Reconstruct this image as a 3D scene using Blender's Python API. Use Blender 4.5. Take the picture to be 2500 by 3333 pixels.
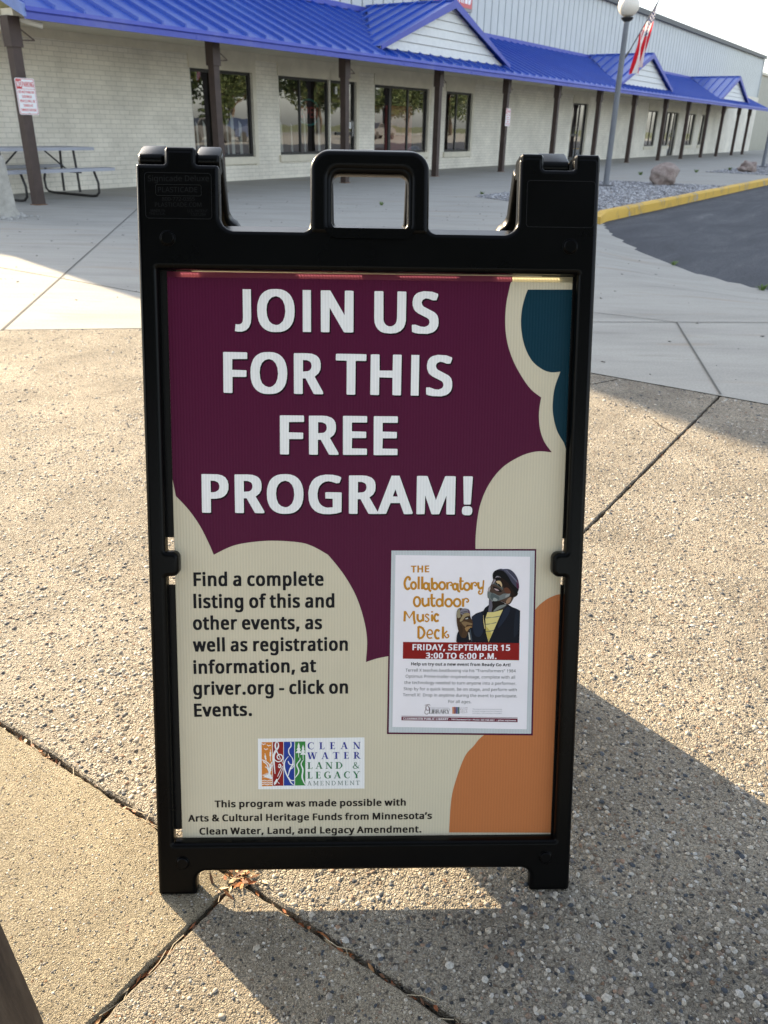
import bpy, bmesh, math, random
import numpy as np
from mathutils import Vector, Matrix, noise
from mathutils.geometry import tessellate_polygon

for o in list(bpy.data.objects): bpy.data.objects.remove(o)
SC = bpy.context.scene
COL = SC.collection
rnd = random.Random(7)

# ------------------------------------------------------------------ camera, world, sun, exposure
CAM_H = 1.14
F_PX, PX_W, PX_H = 2599.2, 2500.0, 3333.0
C_RIGHT = Vector((0.99978565, 0.009022, 0.01863503))
C_UP = Vector((-0.02070413, 0.43566502, 0.89987073))
C_FWD = Vector((0.0, 0.90006366, -0.43575842))
cam = bpy.data.cameras.new("camera")
cam.sensor_fit = 'VERTICAL'; cam.sensor_height = 24.0
cam.lens = F_PX / PX_H * 24.0
cam.clip_start = 0.02; cam.clip_end = 3000
cam.dof.use_dof = True; cam.dof.focus_distance = 1.12; cam.dof.aperture_fstop = 9.0
camo = bpy.data.objects.new("camera", cam); COL.objects.link(camo)
m = Matrix.Identity(4)
for i in range(3):
    m[i][0] = C_RIGHT[i]; m[i][1] = C_UP[i]; m[i][2] = -C_FWD[i]
m[0][3], m[1][3], m[2][3] = 0, 0, CAM_H
camo.matrix_world = m
SC.camera = camo

SHADOW = Vector((1.70, -1.86))                 # ground shadow offset per metre of height
SUN_EL = math.atan(1 / SHADOW.length)
SUN_AZ = math.atan2(-SHADOW.x, -SHADOW.y)      # clockwise from +Y
w = bpy.data.worlds.new("World"); SC.world = w; w.use_nodes = True
nt = w.node_tree; nt.nodes.clear()
sky = nt.nodes.new('ShaderNodeTexSky'); sky.sky_type = 'NISHITA'; sky.sun_disc = False
sky.sun_elevation = SUN_EL; sky.sun_rotation = SUN_AZ
sky.air_density = 1.0; sky.dust_density = 1.6; sky.ozone_density = 1.0
bg = nt.nodes.new('ShaderNodeBackground'); bg.inputs[1].default_value = 0.135
out = nt.nodes.new('ShaderNodeOutputWorld')
hs = nt.nodes.new('ShaderNodeHueSaturation'); hs.inputs['Saturation'].default_value = 0.52
nt.links.new(sky.outputs[0], hs.inputs['Color']); nt.links.new(hs.outputs[0], bg.inputs[0]); nt.links.new(bg.outputs[0], out.inputs[0])
sl = bpy.data.lights.new("sun", 'SUN'); sl.energy = 5.0; sl.angle = math.radians(0.53); sl.color = (1.0, 0.80, 0.53)
slo = bpy.data.objects.new("sun", sl); COL.objects.link(slo)
slo.rotation_mode = 'QUATERNION'
slo.rotation_quaternion = Vector((SHADOW.x, SHADOW.y, -1)).to_track_quat('-Z', 'Y')
slo.location = (-8, 9, 12)
vs = SC.view_settings; vs.view_transform = 'Standard'; vs.look = 'None'; vs.exposure = 1.85; vs.gamma = 1.0
SC.cycles.max_bounces = 6; SC.cycles.diffuse_bounces = 3; SC.cycles.glossy_bounces = 3
SC.cycles.transparent_max_bounces = 8; SC.cycles.transmission_bounces = 4
SC.cycles.use_denoising = True
SC.cycles.sample_clamp_indirect = 6.0

# ------------------------------------------------------------------ measured frames of reference
BYAW = 0.987537                                # direction the store front runs in
DA = Vector((math.cos(BYAW), math.sin(BYAW), 0)); DP = Vector((-DA.y, DA.x, 0))
def ap(a, p, z=0.0):                           # along the store, away from the camera, up
    return DA * a + DP * p + Vector((0, 0, z))
P_YAW, P_TILT = 0.03791696, 0.3144772
P_C = Vector((-0.01543435, 0.95514097, -1.06202901 + CAM_H))
AX = Vector((math.cos(P_YAW), math.sin(P_YAW), 0))
NF = Vector((math.sin(P_YAW), -math.cos(P_YAW), 0))
UP = Vector((0, 0, 1)) * math.cos(P_TILT) - NF * math.sin(P_TILT)
NN = AX.cross(UP)
def view_dir(x, y):
    return C_RIGHT * ((x - PX_W / 2) / F_PX) + C_UP * ((PX_H / 2 - y) / F_PX) + C_FWD
def uv(x, y, w=0.0):                           # a measured point of the printed panel -> panel coordinates
    d = view_dir(x, y); c = P_C - Vector((0, 0, CAM_H)) + NN * w
    q = d * (c.dot(NN) / d.dot(NN)) - c
    return (q.dot(AX), q.dot(UP))
def az(x, y, p):                               # a measured point of a plane parallel to the store front -> (along, height)
    d = view_dir(x, y); q = d * (p / d.dot(DP))
    return (q.dot(DA), q.z + CAM_H)

# ------------------------------------------------------------------ materials
def lin(c): 
    c = c / 255.0
    return c / 12.92 if c <= 0.04045 else ((c + 0.055) / 1.055) ** 2.4
MATS = {}
def mat(name, col, rough=0.6, spec=0.5, metal=0.0, noise_amt=0.0, noise_scale=8.0, bump=0.0, bump_scale=60.0, sub=None):
    if name in MATS: return MATS[name]
    M = bpy.data.materials.new(name); M.use_nodes = True; MATS[name] = M
    n = M.node_tree.nodes; l = M.node_tree.links; b = n['Principled BSDF']
    b.inputs['Base Color'].default_value = (*col, 1); b.inputs['Roughness'].default_value = rough
    b.inputs['Specular IOR Level'].default_value = spec; b.inputs['Metallic'].default_value = metal
    if noise_amt or bump: 
        g = n.new('ShaderNodeNewGeometry')
    if noise_amt:
        t = n.new('ShaderNodeTexNoise'); t.inputs['Scale'].default_value = noise_scale; t.inputs['Detail'].default_value = 6
        t.inputs['Roughness'].default_value = 0.65
        l.new(g.outputs['Position'], t.inputs['Vector'])
        r = n.new('ShaderNodeMapRange'); r.inputs[1].default_value = 0.3; r.inputs[2].default_value = 0.7
        r.inputs[3].default_value = 1 - noise_amt; r.inputs[4].default_value = 1 + noise_amt
        l.new(t.outputs[0], r.inputs[0])
        h = n.new('ShaderNodeVectorMath'); h.operation = 'SCALE'; h.inputs[0].default_value = col
        l.new(r.outputs[0], h.inputs['Scale']); l.new(h.outputs[0], b.inputs['Base Color'])
    if bump:
        t = n.new('ShaderNodeTexNoise'); t.inputs['Scale'].default_value = bump_scale; t.inputs['Detail'].default_value = 4
        l.new(g.outputs['Position'], t.inputs['Vector'])
        bp = n.new('ShaderNodeBump'); bp.inputs['Strength'].default_value = bump; bp.inputs['Distance'].default_value = 0.01
        l.new(t.outputs[0], bp.inputs['Height']); l.new(bp.outputs[0], b.inputs['Normal'])
    return M

# ------------------------------------------------------------------ mesh helpers
class MB:
    def __init__(s): s.v = []; s.f = []
    def add(s, vs, fs):
        o = len(s.v); s.v += [tuple(x) for x in vs]; s.f += [tuple(i + o for i in f) for f in fs]; return s
    def box(s, x0, x1, y0, y1, z0, z1):
        return s.add([(x0,y0,z0),(x1,y0,z0),(x1,y1,z0),(x0,y1,z0),(x0,y0,z1),(x1,y0,z1),(x1,y1,z1),(x0,y1,z1)],
              [(0,3,2,1),(4,5,6,7),(0,1,5,4),(1,2,6,5),(2,3,7,6),(3,0,4,7)])
    def quad(s, a, b, c, d): return s.add([a, b, c, d], [(0,1,2,3)])
    def tube(s, pts, r, n=10, cap=True):
        pts = [Vector(p) for p in pts]; rs = r if isinstance(r, (list, tuple)) else [r] * len(pts); vs = []; fs = []
        ref = None
        for i, p in enumerate(pts):
            t = (pts[min(i+1, len(pts)-1)] - pts[max(i-1, 0)]).normalized()
            if ref is None: ref = t.orthogonal().normalized()
            ref = (ref - t * ref.dot(t)).normalized(); q = t.cross(ref)
            for k in range(n):
                an = 2 * math.pi * k / n
                vs.append(p + (ref * math.cos(an) + q * math.sin(an)) * rs[i])
        for i in range(len(pts)-1):
            for k in range(n):
                fs.append((i*n+k, i*n+(k+1)%n, (i+1)*n+(k+1)%n, (i+1)*n+k))
        if cap: fs.append(tuple(range(n))[::-1]); fs.append(tuple((len(pts)-1)*n+k for k in range(n)))
        return s.add(vs, fs)
    def lathe(s, c, prof, n=20):
        vs = []; fs = []
        for r, z in prof:
            for k in range(n):
                an = 2*math.pi*k/n; vs.append((c[0]+r*math.cos(an), c[1]+r*math.sin(an), c[2]+z))
        for i in range(len(prof)-1):
            for k in range(n): fs.append((i*n+k, i*n+(k+1)%n, (i+1)*n+(k+1)%n, (i+1)*n+k))
        fs.append(tuple(range(n))[::-1]); fs.append(tuple((len(prof)-1)*n+k for k in range(n)))
        return s.add(vs, fs)
    def prism(s, poly, z0, z1):                # poly: (x, y) outline, extruded in z
        n = len(poly); A = sum(poly[i][0]*poly[(i+1)%n][1]-poly[(i+1)%n][0]*poly[i][1] for i in range(n))
        if A < 0: poly = poly[::-1]
        tri = tessellate_polygon([[Vector((x, y, 0)) for x, y in poly]])
        vs = [(x, y, z0) for x, y in poly] + [(x, y, z1) for x, y in poly]
        fs = [(i, (i+1)%n, n+(i+1)%n, n+i) for i in range(n)]
        for t in tri:
            a, b, c = t
            cr = (poly[b][0]-poly[a][0])*(poly[c][1]-poly[a][1])-(poly[b][1]-poly[a][1])*(poly[c][0]-poly[a][0])
            if cr < 0: b, c = c, b
            fs.append((n+a, n+b, n+c)); fs.append((a, c, b))
        return s.add(vs, fs)

ORG = {}
def setp(o, label=None, cat=None, group=None, kind=None):
    if label: o['label'] = label
    if cat: o['category'] = cat
    if group: o['group'] = group
    if kind: o['kind'] = kind
    return o
def thing(name, label, cat, a, p, z=0.0, group=None):          # Empty at a thing's base, axes along the store front
    o = bpy.data.objects.new(name, None); COL.objects.link(o); o.empty_display_size = 0.1
    o.location = ap(a, p, z); o.rotation_euler = (0, 0, BYAW); ORG[o] = (a, p, z)
    return setp(o, label, cat, group)
def mesh_from(name, mb, org=(0,0,0), smooth=None):
    me = bpy.data.meshes.new(name)
    me.from_pydata([(x-org[0], y-org[1], z-org[2]) for x, y, z in mb.v], [], mb.f)
    if smooth is not None:
        me.shade_smooth()
        if smooth < 180: me.set_sharp_from_angle(angle=math.radians(smooth))
    me.update(); return me
def part(name, mb, M, parent, smooth=None, label=None, kind=None):
    org = ORG[parent]
    me = mesh_from(name, mb, org, smooth); me.materials.append(M)
    o = bpy.data.objects.new(name, me); COL.objects.link(o); o.parent = parent; ORG[o] = org
    return setp(o, label, kind=kind)
def single(name, mb, M, a, p, z, label=None, cat=None, group=None, kind=None, smooth=None):   # one-mesh thing in store axes
    me = mesh_from(name, mb, (a, p, z), smooth); me.materials.append(M)
    o = bpy.data.objects.new(name, me); COL.objects.link(o); o.location = ap(a, p, z); o.rotation_euler = (0, 0, BYAW); ORG[o] = (a, p, z)
    return setp(o, label, cat, group, kind)
def copy_tree(o, parent=None):
    c = o.copy(); COL.objects.link(c); ORG[c] = ORG.get(o, (0,0,0))
    if parent: c.parent = parent
    for ch in list(o.children): copy_tree(ch, c)
    return c

# ------------------------------------------------------------------ lettering: outlines of a plain sans face (units of 1/500 em)
def load_glyphs(txt):
    G = {}
    for ln in txt.strip('\n').split('\n'):
        ch = ln[0]; parts = ln[1:].split('|')
        G[ch] = (int(parts[0]) / 500.0, [[tuple(int(k) / 500.0 for k in q.split(',')) for q in p.split(' ')] for p in parts[1:] if p])
    G[' '] = (0.205, [])
    return G
SANS = load_glyphs("""A256|144,287 256,0 219,0 184,89 71,89 36,0 0,0 112,287|173,121 128,250 127,247 115,207 83,121
B261|39,286 159,284 190,276 212,263 225,243 228,230 228,202 220,180 209,167 194,158 175,152 175,150 195,145 213,136 223,128 234,112 238,98 238,71 235,53 227,37 216,24 193,9 163,2 39,0|75,164 142,165 172,172 187,188 192,202 191,220 181,241 159,252 136,255 75,255|75,30 147,31 179,40 191,52 198,66 200,84 198,101 187,119 165,130 140,134 75,134
C253|230,8 190,-2 139,-3 109,2 83,14 53,41 39,65 30,94 24,144 28,180 42,223 53,241 67,257 93,275 125,286 149,290 179,290 212,284 241,273 227,243 190,256 162,259 136,256 106,243 89,228 72,200 65,173 63,143 67,104 74,82 84,63 98,48 126,33 148,28 190,30 230,39
D293|39,0 39,286 127,286 160,284 189,276 214,263 244,235 257,210 265,180 268,146 265,110 257,79 243,53 234,42 212,24 185,11 154,3 119,0|75,31 136,32 156,35 188,49 201,60 220,87 226,104 230,145 226,186 212,217 198,232 181,244 160,251 135,255 75,255
E223|39,0 39,286 199,286 199,255 75,255 75,165 192,165 192,134 75,134 75,32 199,32 199,0
F208|39,0 39,286 199,286 199,255 75,255 75,153 191,153 191,121 75,121 75,0
G292|262,11 215,0 173,-4 128,-1 99,7 75,22 55,41 40,65 27,109 25,161 36,207 50,233 80,264 107,279 137,287 173,290 201,289 227,284 258,273 245,242 232,247 195,257 158,258 133,254 103,239 87,223 70,194 63,157 64,117 69,94 78,73 91,55 108,42 129,33 155,28 207,30 226,34 226,119 163,119 163,151 262,151
H297|39,0 39,286 75,286 75,165 222,165 222,286 258,286 258,0 222,0 222,134 75,134 75,0
I136|49,0 87,0 87,286 49,286
J130|49,286 87,286 87,60 84,30 74,8 56,-5 34,-10 8,-8 8,24 30,23 44,32 49,55
K248|248,0 206,0 104,137 75,111 75,0 39,0 39,286 75,286 75,145 90,162 202,286 244,286 130,162
L210|39,286 75,286 75,32 200,32 200,0 39,0
M364|325,0 289,0 289,187 292,251 195,0 165,0 71,251 70,248 72,186 72,0 39,0 39,286 92,286 180,52 272,286 325,286
N305|266,286 266,0 224,0 71,238 72,0 39,0 39,286 81,286 233,49 232,286
O313|204,284 229,272 250,255 267,234 279,207 286,177 289,144 287,118 280,83 272,63 255,36 241,22 223,11 204,3 182,-2 144,-4 120,0 98,7 71,23 51,45 36,73 27,106 24,144 27,177 34,207 45,234 62,255 95,279 140,290 174,290|192,254 176,258 145,258 113,250 89,232 73,205 66,183 63,158 66,104 73,81 82,62 96,47 113,36 144,28 169,28 191,32 218,47 231,62 241,81 249,116 251,144 250,164 243,200 228,228 218,239
P243|39,0 39,286 136,285 171,278 196,264 213,244 221,217 221,188 214,162 202,144 192,134 162,119 132,113 75,111 75,0|75,255 75,142 124,143 149,148 172,162 182,178 185,200 182,220 174,236 167,242 139,253
Q313|274,-68 222,-68 167,-4 131,-2 98,7 71,23 51,45 40,63 32,83 26,118 24,144 27,177 34,207 53,245 72,264 95,279 124,288 157,291 189,288 217,279 240,265 259,245 274,221 286,177 288,130 283,92 270,59 251,32 235,18 205,3|192,254 176,258 145,258 113,250 89,232 73,205 66,183 63,158 66,104 73,81 82,62 96,47 113,36 144,28 169,28 191,32 218,47 231,62 241,81 249,116 251,144 250,164 243,200 228,228 218,239
R249|39,0 39,286 144,285 167,281 185,273 200,263 215,243 222,215 221,188 214,167 202,151 187,139 165,128 243,0 201,0 132,118 75,118 75,0|75,149 131,149 162,158 175,169 182,184 185,203 182,223 174,238 155,250 125,255 75,255
S220|194,274 183,243 158,252 130,258 101,258 85,253 67,239 61,217 64,197 77,182 99,169 159,144 178,130 188,120 198,101 201,77 197,49 189,33 177,20 162,10 144,2 123,-2 68,-2 42,2 20,10 20,44 74,29 101,27 124,29 136,33 151,41 161,53 165,68 161,93 149,108 125,122 66,147 46,161 36,173 27,193 24,217 28,242 36,256 46,268 60,278 95,289 142,289 166,284
T223|130,0 93,0 93,255 4,255 4,286 219,286 219,255 130,255
U293|36,286 72,286 72,101 79,64 91,47 109,34 133,28 147,27 175,31 196,41 210,56 218,77 221,101 221,286 257,286 257,101 252,68 239,38 217,16 186,1 145,-4 107,1 90,6 64,25 46,51 37,84 36,102
V241|0,286 38,286 107,89 120,40 122,48 138,103 202,286 241,286 138,0 102,0
W373|368,286 291,0 255,0 185,244 173,194 117,0 81,0 5,286 43,286 89,104 99,56 101,43 115,110 166,286 204,286 258,105 272,43 281,92 330,286
X235|233,0 192,0 117,124 40,0 2,0 97,149 8,286 48,286 118,174 188,286 227,286 138,150
Y227|95,0 95,109 0,286 39,286 113,146 188,286 227,286 132,111 132,0
Z229|214,0 15,0 15,27 166,254 20,254 20,286 210,286 210,259 59,32 214,32
a225|192,0 167,0 158,30 139,11 122,1 93,-4 64,-2 46,6 35,14 22,36 18,60 22,83 28,93 44,109 68,121 84,124 158,130 156,161 151,175 141,183 122,190 100,189 81,185 53,174 42,200 83,215 107,218 130,218 144,216 165,207 180,194 186,184 192,161|158,105 98,101 70,91 60,81 55,59 57,46 66,33 81,26 105,25 124,30 140,39 146,46 155,63
b247|34,305 69,305 67,186 88,205 109,215 136,219 165,214 178,208 200,191 216,164 221,147 225,107 221,68 209,36 190,14 165,0 146,-4 126,-4 109,-1 95,5 67,27 59,0 34,0|151,29 168,39 174,47 186,79 187,123 179,160 168,176 160,182 141,188 113,188 94,181 81,167 71,138 70,92 78,55 89,39 106,29 131,25
c192|179,207 168,178 141,186 122,188 99,185 81,175 65,152 60,127 59,107 61,79 68,56 81,40 92,32 112,27 133,27 151,30 176,39 176,8 167,4 146,-2 120,-4 99,-2 79,3 53,19 35,44 27,65 22,106 24,136 31,160 41,180 62,202 80,211 111,218 148,217
d247|213,305 213,0 184,0 179,29 162,12 149,4 135,-1 117,-4 81,0 68,6 46,24 31,51 26,67 22,107 26,147 31,164 46,191 57,201 81,214 111,219 129,217 149,211 180,187 177,216 177,305|105,189 86,181 79,175 68,157 59,121 61,78 73,47 87,33 105,26 140,28 157,37 164,44 173,62 178,100 173,148 164,168 150,182 129,189
e226|138,217 165,207 179,196 190,181 199,164 204,144 206,101 59,101 60,87 71,53 85,38 104,29 127,26 150,27 196,41 196,10 176,3 150,-3 114,-4 91,0 72,8 54,20 41,36 30,56 24,79 22,106 26,145 34,166 45,185 67,205 85,214 106,218|59,129 169,129 167,149 161,166 150,179 136,187 107,189 83,180 67,159
f138|44,0 44,188 6,188 6,204 44,216 45,249 49,266 56,280 70,295 82,302 105,306 128,306 152,301 155,300 146,272 121,278 101,276 88,266 82,254 79,215 133,215 133,188 79,188 79,0
g247|213,215 212,-15 206,-46 197,-63 178,-81 161,-90 129,-96 98,-96 66,-91 39,-83 39,-50 67,-61 91,-65 129,-66 147,-61 162,-51 172,-36 177,-17 178,9 179,28 162,12 149,4 119,-4 95,-3 80,1 56,15 37,38 26,69 22,107 26,145 37,176 46,189 56,200 80,214 110,219 134,216 155,207 180,186 184,215|95,186 84,180 71,165 61,136 59,92 68,55 80,38 87,32 105,26 139,28 160,39 171,55 177,84 177,129 168,161 156,177 138,186 115,189
h248|215,0 180,0 179,156 173,171 164,181 150,187 132,189 100,183 89,176 78,160 73,146 70,121 69,0 34,0 34,305 69,305 69,200 67,185 70,185 83,201 100,211 121,217 147,218 180,210 193,202 203,191 212,169 215,151
i103|69,215 69,0 34,0 34,215|55,251 40,254 33,262 32,269 35,288 49,295 64,292 70,285 72,277 69,259
j103|69,215 69,-32 65,-61 53,-81 38,-91 9,-96 -20,-92 -22,-91 -22,-63 -1,-67 14,-66 26,-60 33,-47 34,215|55,251 40,254 33,262 32,269 35,288 49,295 64,292 70,285 72,277 69,259
k214|34,305 69,305 67,111 78,122 163,215 204,215 117,123 211,0 168,0 93,100 69,79 69,0 34,0
l103|69,0 34,0 34,305 69,305
m375|342,0 308,0 307,148 301,171 287,185 264,189 242,186 225,178 214,163 206,132 206,0 171,0 171,145 166,167 155,181 143,187 127,189 111,188 93,180 77,161 70,121 69,0 34,0 34,215 63,215 68,186 70,186 83,201 104,214 128,219 152,218 168,213 181,206 191,196 199,183 223,206 246,216 262,219 284,218 307,212 324,200 331,192 340,170 342,140
n248|34,0 34,215 63,215 68,186 70,186 83,201 106,214 132,219 165,216 177,212 196,200 203,192 212,170 215,140 215,0 180,0 179,156 173,171 164,181 150,187 132,189 119,188 97,182 89,176 78,160 70,126 69,0
o243|99,217 122,219 144,217 164,211 182,200 197,186 208,168 219,135 221,108 218,78 214,60 203,38 188,20 176,10 162,3 138,-3 121,-4 96,-1 74,7 61,15 45,31 36,45 25,78 23,122 26,147 34,168 45,186 60,200 78,211|98,186 80,175 73,168 64,148 59,108 61,80 65,64 80,40 98,29 130,26 145,29 157,35 171,50 182,80 184,118 178,152 167,170 151,183 130,189
p247|34,-96 34,215 63,215 68,186 85,202 97,210 112,216 130,219 166,214 190,201 200,191 216,165 221,148 225,108 221,68 214,46 203,28 190,14 174,4 156,-2 136,-4 117,-2 97,4 67,27 69,-96|141,188 114,188 95,181 82,168 74,149 69,115 73,71 85,44 100,31 122,26 138,26 152,29 163,36 172,46 184,73 188,108 183,147 168,175 160,181
q247|213,-96 177,-96 179,29 158,10 137,-1 109,-4 81,0 68,6 46,24 38,36 26,67 22,107 26,147 38,178 57,201 82,214 100,218 120,219 138,215 152,209 179,186 184,215 213,215|105,189 95,186 79,175 64,146 59,106 64,67 79,39 95,29 116,25 146,30 157,37 165,46 175,73 178,107 173,149 164,169 150,182 129,189
r166|34,0 34,215 63,215 69,176 85,197 107,213 128,219 160,217 155,184 153,185 132,187 113,184 96,174 82,159 73,139 70,121 69,0
s192|21,10 21,42 67,26 108,26 123,30 132,37 138,46 140,56 136,71 124,81 51,114 32,129 23,143 21,155 21,172 28,190 43,204 63,214 87,218 116,218 144,213 170,204 158,176 146,181 111,189 76,188 58,177 54,161 59,149 68,142 138,111 163,92 171,78 174,59 170,37 164,24 141,6 108,-3 56,-2
t145|51,264 72,264 72,215 134,215 134,188 72,188 74,49 82,34 95,26 112,25 136,29 136,2 131,0 100,-4 69,2 49,17 40,35 37,63 37,188 6,188 6,204 37,219
u248|214,215 214,0 185,0 180,28 160,10 137,-1 110,-4 74,1 54,12 44,23 37,37 33,54 32,215 67,215 69,58 75,44 84,33 98,27 115,25 147,31 158,38 170,54 175,68 178,93 178,215
v204|204,215 122,0 81,0 0,215 38,215 87,77 100,34 102,31 166,215
w315|311,215 251,0 210,0 158,178 103,0 63,0 4,215 41,215 83,47 86,36 99,89 139,215 177,215 220,75 229,37 275,215
x212|205,0 165,0 106,86 47,0 7,0 85,110 11,215 51,215 106,134 161,215 201,215 127,110
y204|204,215 102,-52 80,-80 63,-91 49,-95 26,-96 4,-93 4,-65 33,-67 50,-63 59,-56 70,-42 87,-1 0,215 38,215 88,84 103,34 166,215
z188|16,0 16,23 131,188 22,188 22,215 170,215 170,188 56,27 173,27 173,0
0229|101,290 138,288 168,273 189,247 199,223 206,194 209,162 209,117 199,61 188,35 178,21 158,6 142,0 124,-4 102,-3 80,2 61,14 40,40 30,64 23,93 20,126 21,179 26,209 33,235 44,257 59,273 78,284|114,26 137,31 149,39 158,51 170,89 174,144 170,198 158,235 149,248 137,256 114,261 91,256 80,248 70,235 59,198 55,144 59,89 70,52 80,39 91,31
1229|142,0 108,0 109,246 109,249 54,202 36,226 113,286 142,286
2229|19,0 19,29 136,150 153,177 160,205 160,221 156,236 147,248 127,258 102,260 80,256 41,233 22,257 53,277 76,286 103,290 131,289 156,281 176,267 186,255 193,240 197,214 191,180 174,149 148,118 64,32 209,32 209,0
3229|18,12 18,45 41,35 73,27 97,26 124,28 136,31 153,41 163,55 169,72 169,89 166,101 160,111 146,122 117,131 62,133 62,163 115,165 135,173 150,184 156,194 161,211 161,225 157,239 142,253 119,260 82,258 50,245 37,237 20,261 49,278 87,289 109,290 141,287 166,277 184,262 190,252 197,231 197,212 193,192 187,181 175,167 138,149 163,144 190,128 204,102 206,72 199,45 190,30 168,11 149,3 111,-4 79,-3 47,1
4229|180,288 180,97 221,97 221,65 180,65 180,0 146,0 146,65 8,65 8,95 143,288|43,97 146,97 147,237 146,250 130,221
5229|43,286 186,286 186,254 73,254 66,171 94,175 122,175 143,172 169,161 190,144 199,129 205,112 206,91 202,59 194,40 182,25 157,7 136,0 99,-4 66,-1 43,4 25,12 25,45 45,36 77,28 108,26 130,30 148,39 162,53 169,72 170,88 164,117 153,131 145,136 125,144 99,146 50,140 32,151
6229|141,-2 111,-4 89,1 62,16 45,33 33,57 25,87 22,122 23,152 29,190 41,225 55,248 74,267 98,281 118,287 168,290 188,287 188,257 161,261 133,260 116,256 89,239 79,227 68,206 58,155 57,146 60,146 75,163 92,173 114,179 137,179 155,176 178,165 190,153 200,139 207,122 211,92 209,70 203,50 194,33 176,13 159,3|162,136 140,149 120,152 99,149 77,137 66,124 58,104 60,78 68,58 84,38 102,28 129,26 153,36 166,49 170,58 175,79 173,112
7229|55,0 172,254 18,254 18,286 210,286 210,259 93,0
8229|137,-2 92,-3 72,2 55,9 41,19 31,31 24,46 20,63 21,88 31,113 50,132 79,150 54,168 35,191 29,215 33,246 40,259 56,275 71,282 96,289 134,289 166,279 179,270 189,259 196,246 200,230 199,209 189,187 173,169 146,152 183,128 201,108 209,82 207,56 202,40 187,20 165,6|169,50 174,65 172,89 164,103 147,117 108,135 84,122 70,111 58,94 54,73 59,50 76,33 103,25 136,26 153,33|68,241 64,228 64,209 70,196 85,182 116,165 149,185 161,200 165,221 163,235 151,251 131,260 105,261 84,255
9229|101,290 127,289 150,282 169,270 185,252 198,229 206,199 209,164 206,125 199,87 190,61 176,38 157,19 132,5 112,-1 66,-4 41,0 41,30 73,25 97,26 115,31 142,48 152,59 162,80 172,122 173,140 170,140 155,123 133,111 109,107 84,109 59,117 46,127 35,139 27,155 20,183 21,205 24,227 31,245 42,261 63,279 81,286|68,151 81,140 110,135 131,138 153,149 165,162 173,182 170,208 163,228 147,248 128,258 102,260 77,250 65,237 61,228 56,207 57,174
.107|42,-3 33,4 30,11 29,27 31,36 36,43 46,48 65,46 74,40 77,32 78,16 76,7 71,1 61,-5
,107|16,-52 36,47 74,47 77,42 63,-1 43,-52
:107|42,-3 33,4 30,11 29,27 31,36 36,43 46,48 65,46 74,40 77,32 78,16 76,7 71,1 61,-5|46,167 36,172 31,179 29,188 30,204 33,212 42,218 61,220 71,215 76,208 78,199 77,183 74,175 65,168
;107|71,47 73,42 66,18 39,-52 12,-52 15,-42 33,47|45,167 35,172 31,179 28,188 29,204 33,212 42,218 60,220 70,215 75,208 77,199 77,183 73,175 64,168
!108|32,286 75,286 65,81 43,81|42,-3 33,4 30,11 29,27 31,36 36,43 46,48 65,46 74,40 77,32 78,16 76,7 71,1 61,-5
?174|56,81 57,108 62,126 76,147 123,192 129,210 128,233 122,244 112,253 90,259 53,256 17,243 5,271 33,282 57,288 84,290 112,287 123,284 143,271 150,263 160,244 164,220 163,207 152,180 93,121 86,104 84,81|60,-3 51,4 48,11 49,36 54,43 64,48 83,46 92,40 95,32 96,16 94,7 89,1 79,-5
&294|293,0 245,0 210,34 189,18 171,8 151,1 129,-3 101,-4 81,-1 56,9 43,19 28,39 23,56 21,75 24,97 32,116 45,132 83,159 63,183 53,201 49,217 48,236 51,250 61,267 70,276 89,286 113,290 138,290 159,283 175,272 186,257 190,244 191,229 189,210 175,186 161,172 134,154 211,79 228,108 239,143 275,143 255,87 234,57|188,56 104,137 80,120 64,101 58,81 61,60 68,46 79,36 94,29 113,27 149,33 171,43|112,175 146,201 156,223 155,240 147,253 133,260 121,262 103,259 93,253 86,245 83,235 83,223 87,207
-129|16,92 16,123 113,123 113,92
'90|64,286 56,183 34,183 26,286
/149|4,0 111,286 145,286 38,0
(120|108,286 80,238 66,203 54,148 52,110 56,61 68,13 88,-32 108,-63 75,-63 53,-33 32,11 20,59 16,110 20,161 28,199 37,222 60,266 75,286
)120|12,286 45,286 67,256 79,234 92,199 103,136 102,72 92,23 73,-23 45,-63 12,-63 38,-21 56,25 68,86 68,135 62,173 48,221 32,255
’70|63,286 65,282 58,258 31,188 5,188 7,197 25,286
“144|139,286 119,188 81,188 78,192 92,236 113,286|65,286 45,188 7,188 5,192 19,236 39,286
”144|78,188 99,286 136,286 139,282 125,238 105,188|62,286 65,282 58,258 30,188 5,188 7,197 24,286
–200|16,92 16,123 184,123 184,92
•151|49,189 66,195 85,195 102,189 111,180 119,160 119,133 114,118 102,104 85,97 66,97 49,104 39,114 32,133 32,160 37,175
@360|49,20 30,61 24,94 25,141 31,168 40,194 60,227 88,254 122,273 163,284 206,286 251,276 271,267 288,255 304,240 317,223 327,203 333,181 337,136 329,93 320,75 308,60 293,49 281,45 254,45 239,54 224,79 217,67 202,54 190,47 167,44 145,47 136,51 127,57 114,73 104,105 105,138 114,165 129,186 151,201 169,207 202,208 236,203 250,199 245,109 248,83 253,75 263,70 275,69 284,72 298,88 307,120 309,158 300,196 288,217 263,240 242,251 206,259 180,259 144,253 113,239 88,219 70,192 58,161 52,126 53,98 57,71 66,47 88,19 107,5 131,-4 174,-9 211,-6 260,8 260,-19 230,-29 203,-34 174,-36 138,-33 93,-18 68,-1|219,179 189,183 174,182 162,177 145,160 136,130 136,99 141,85 149,76 160,70 172,69 195,75 205,85 214,109""")
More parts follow.
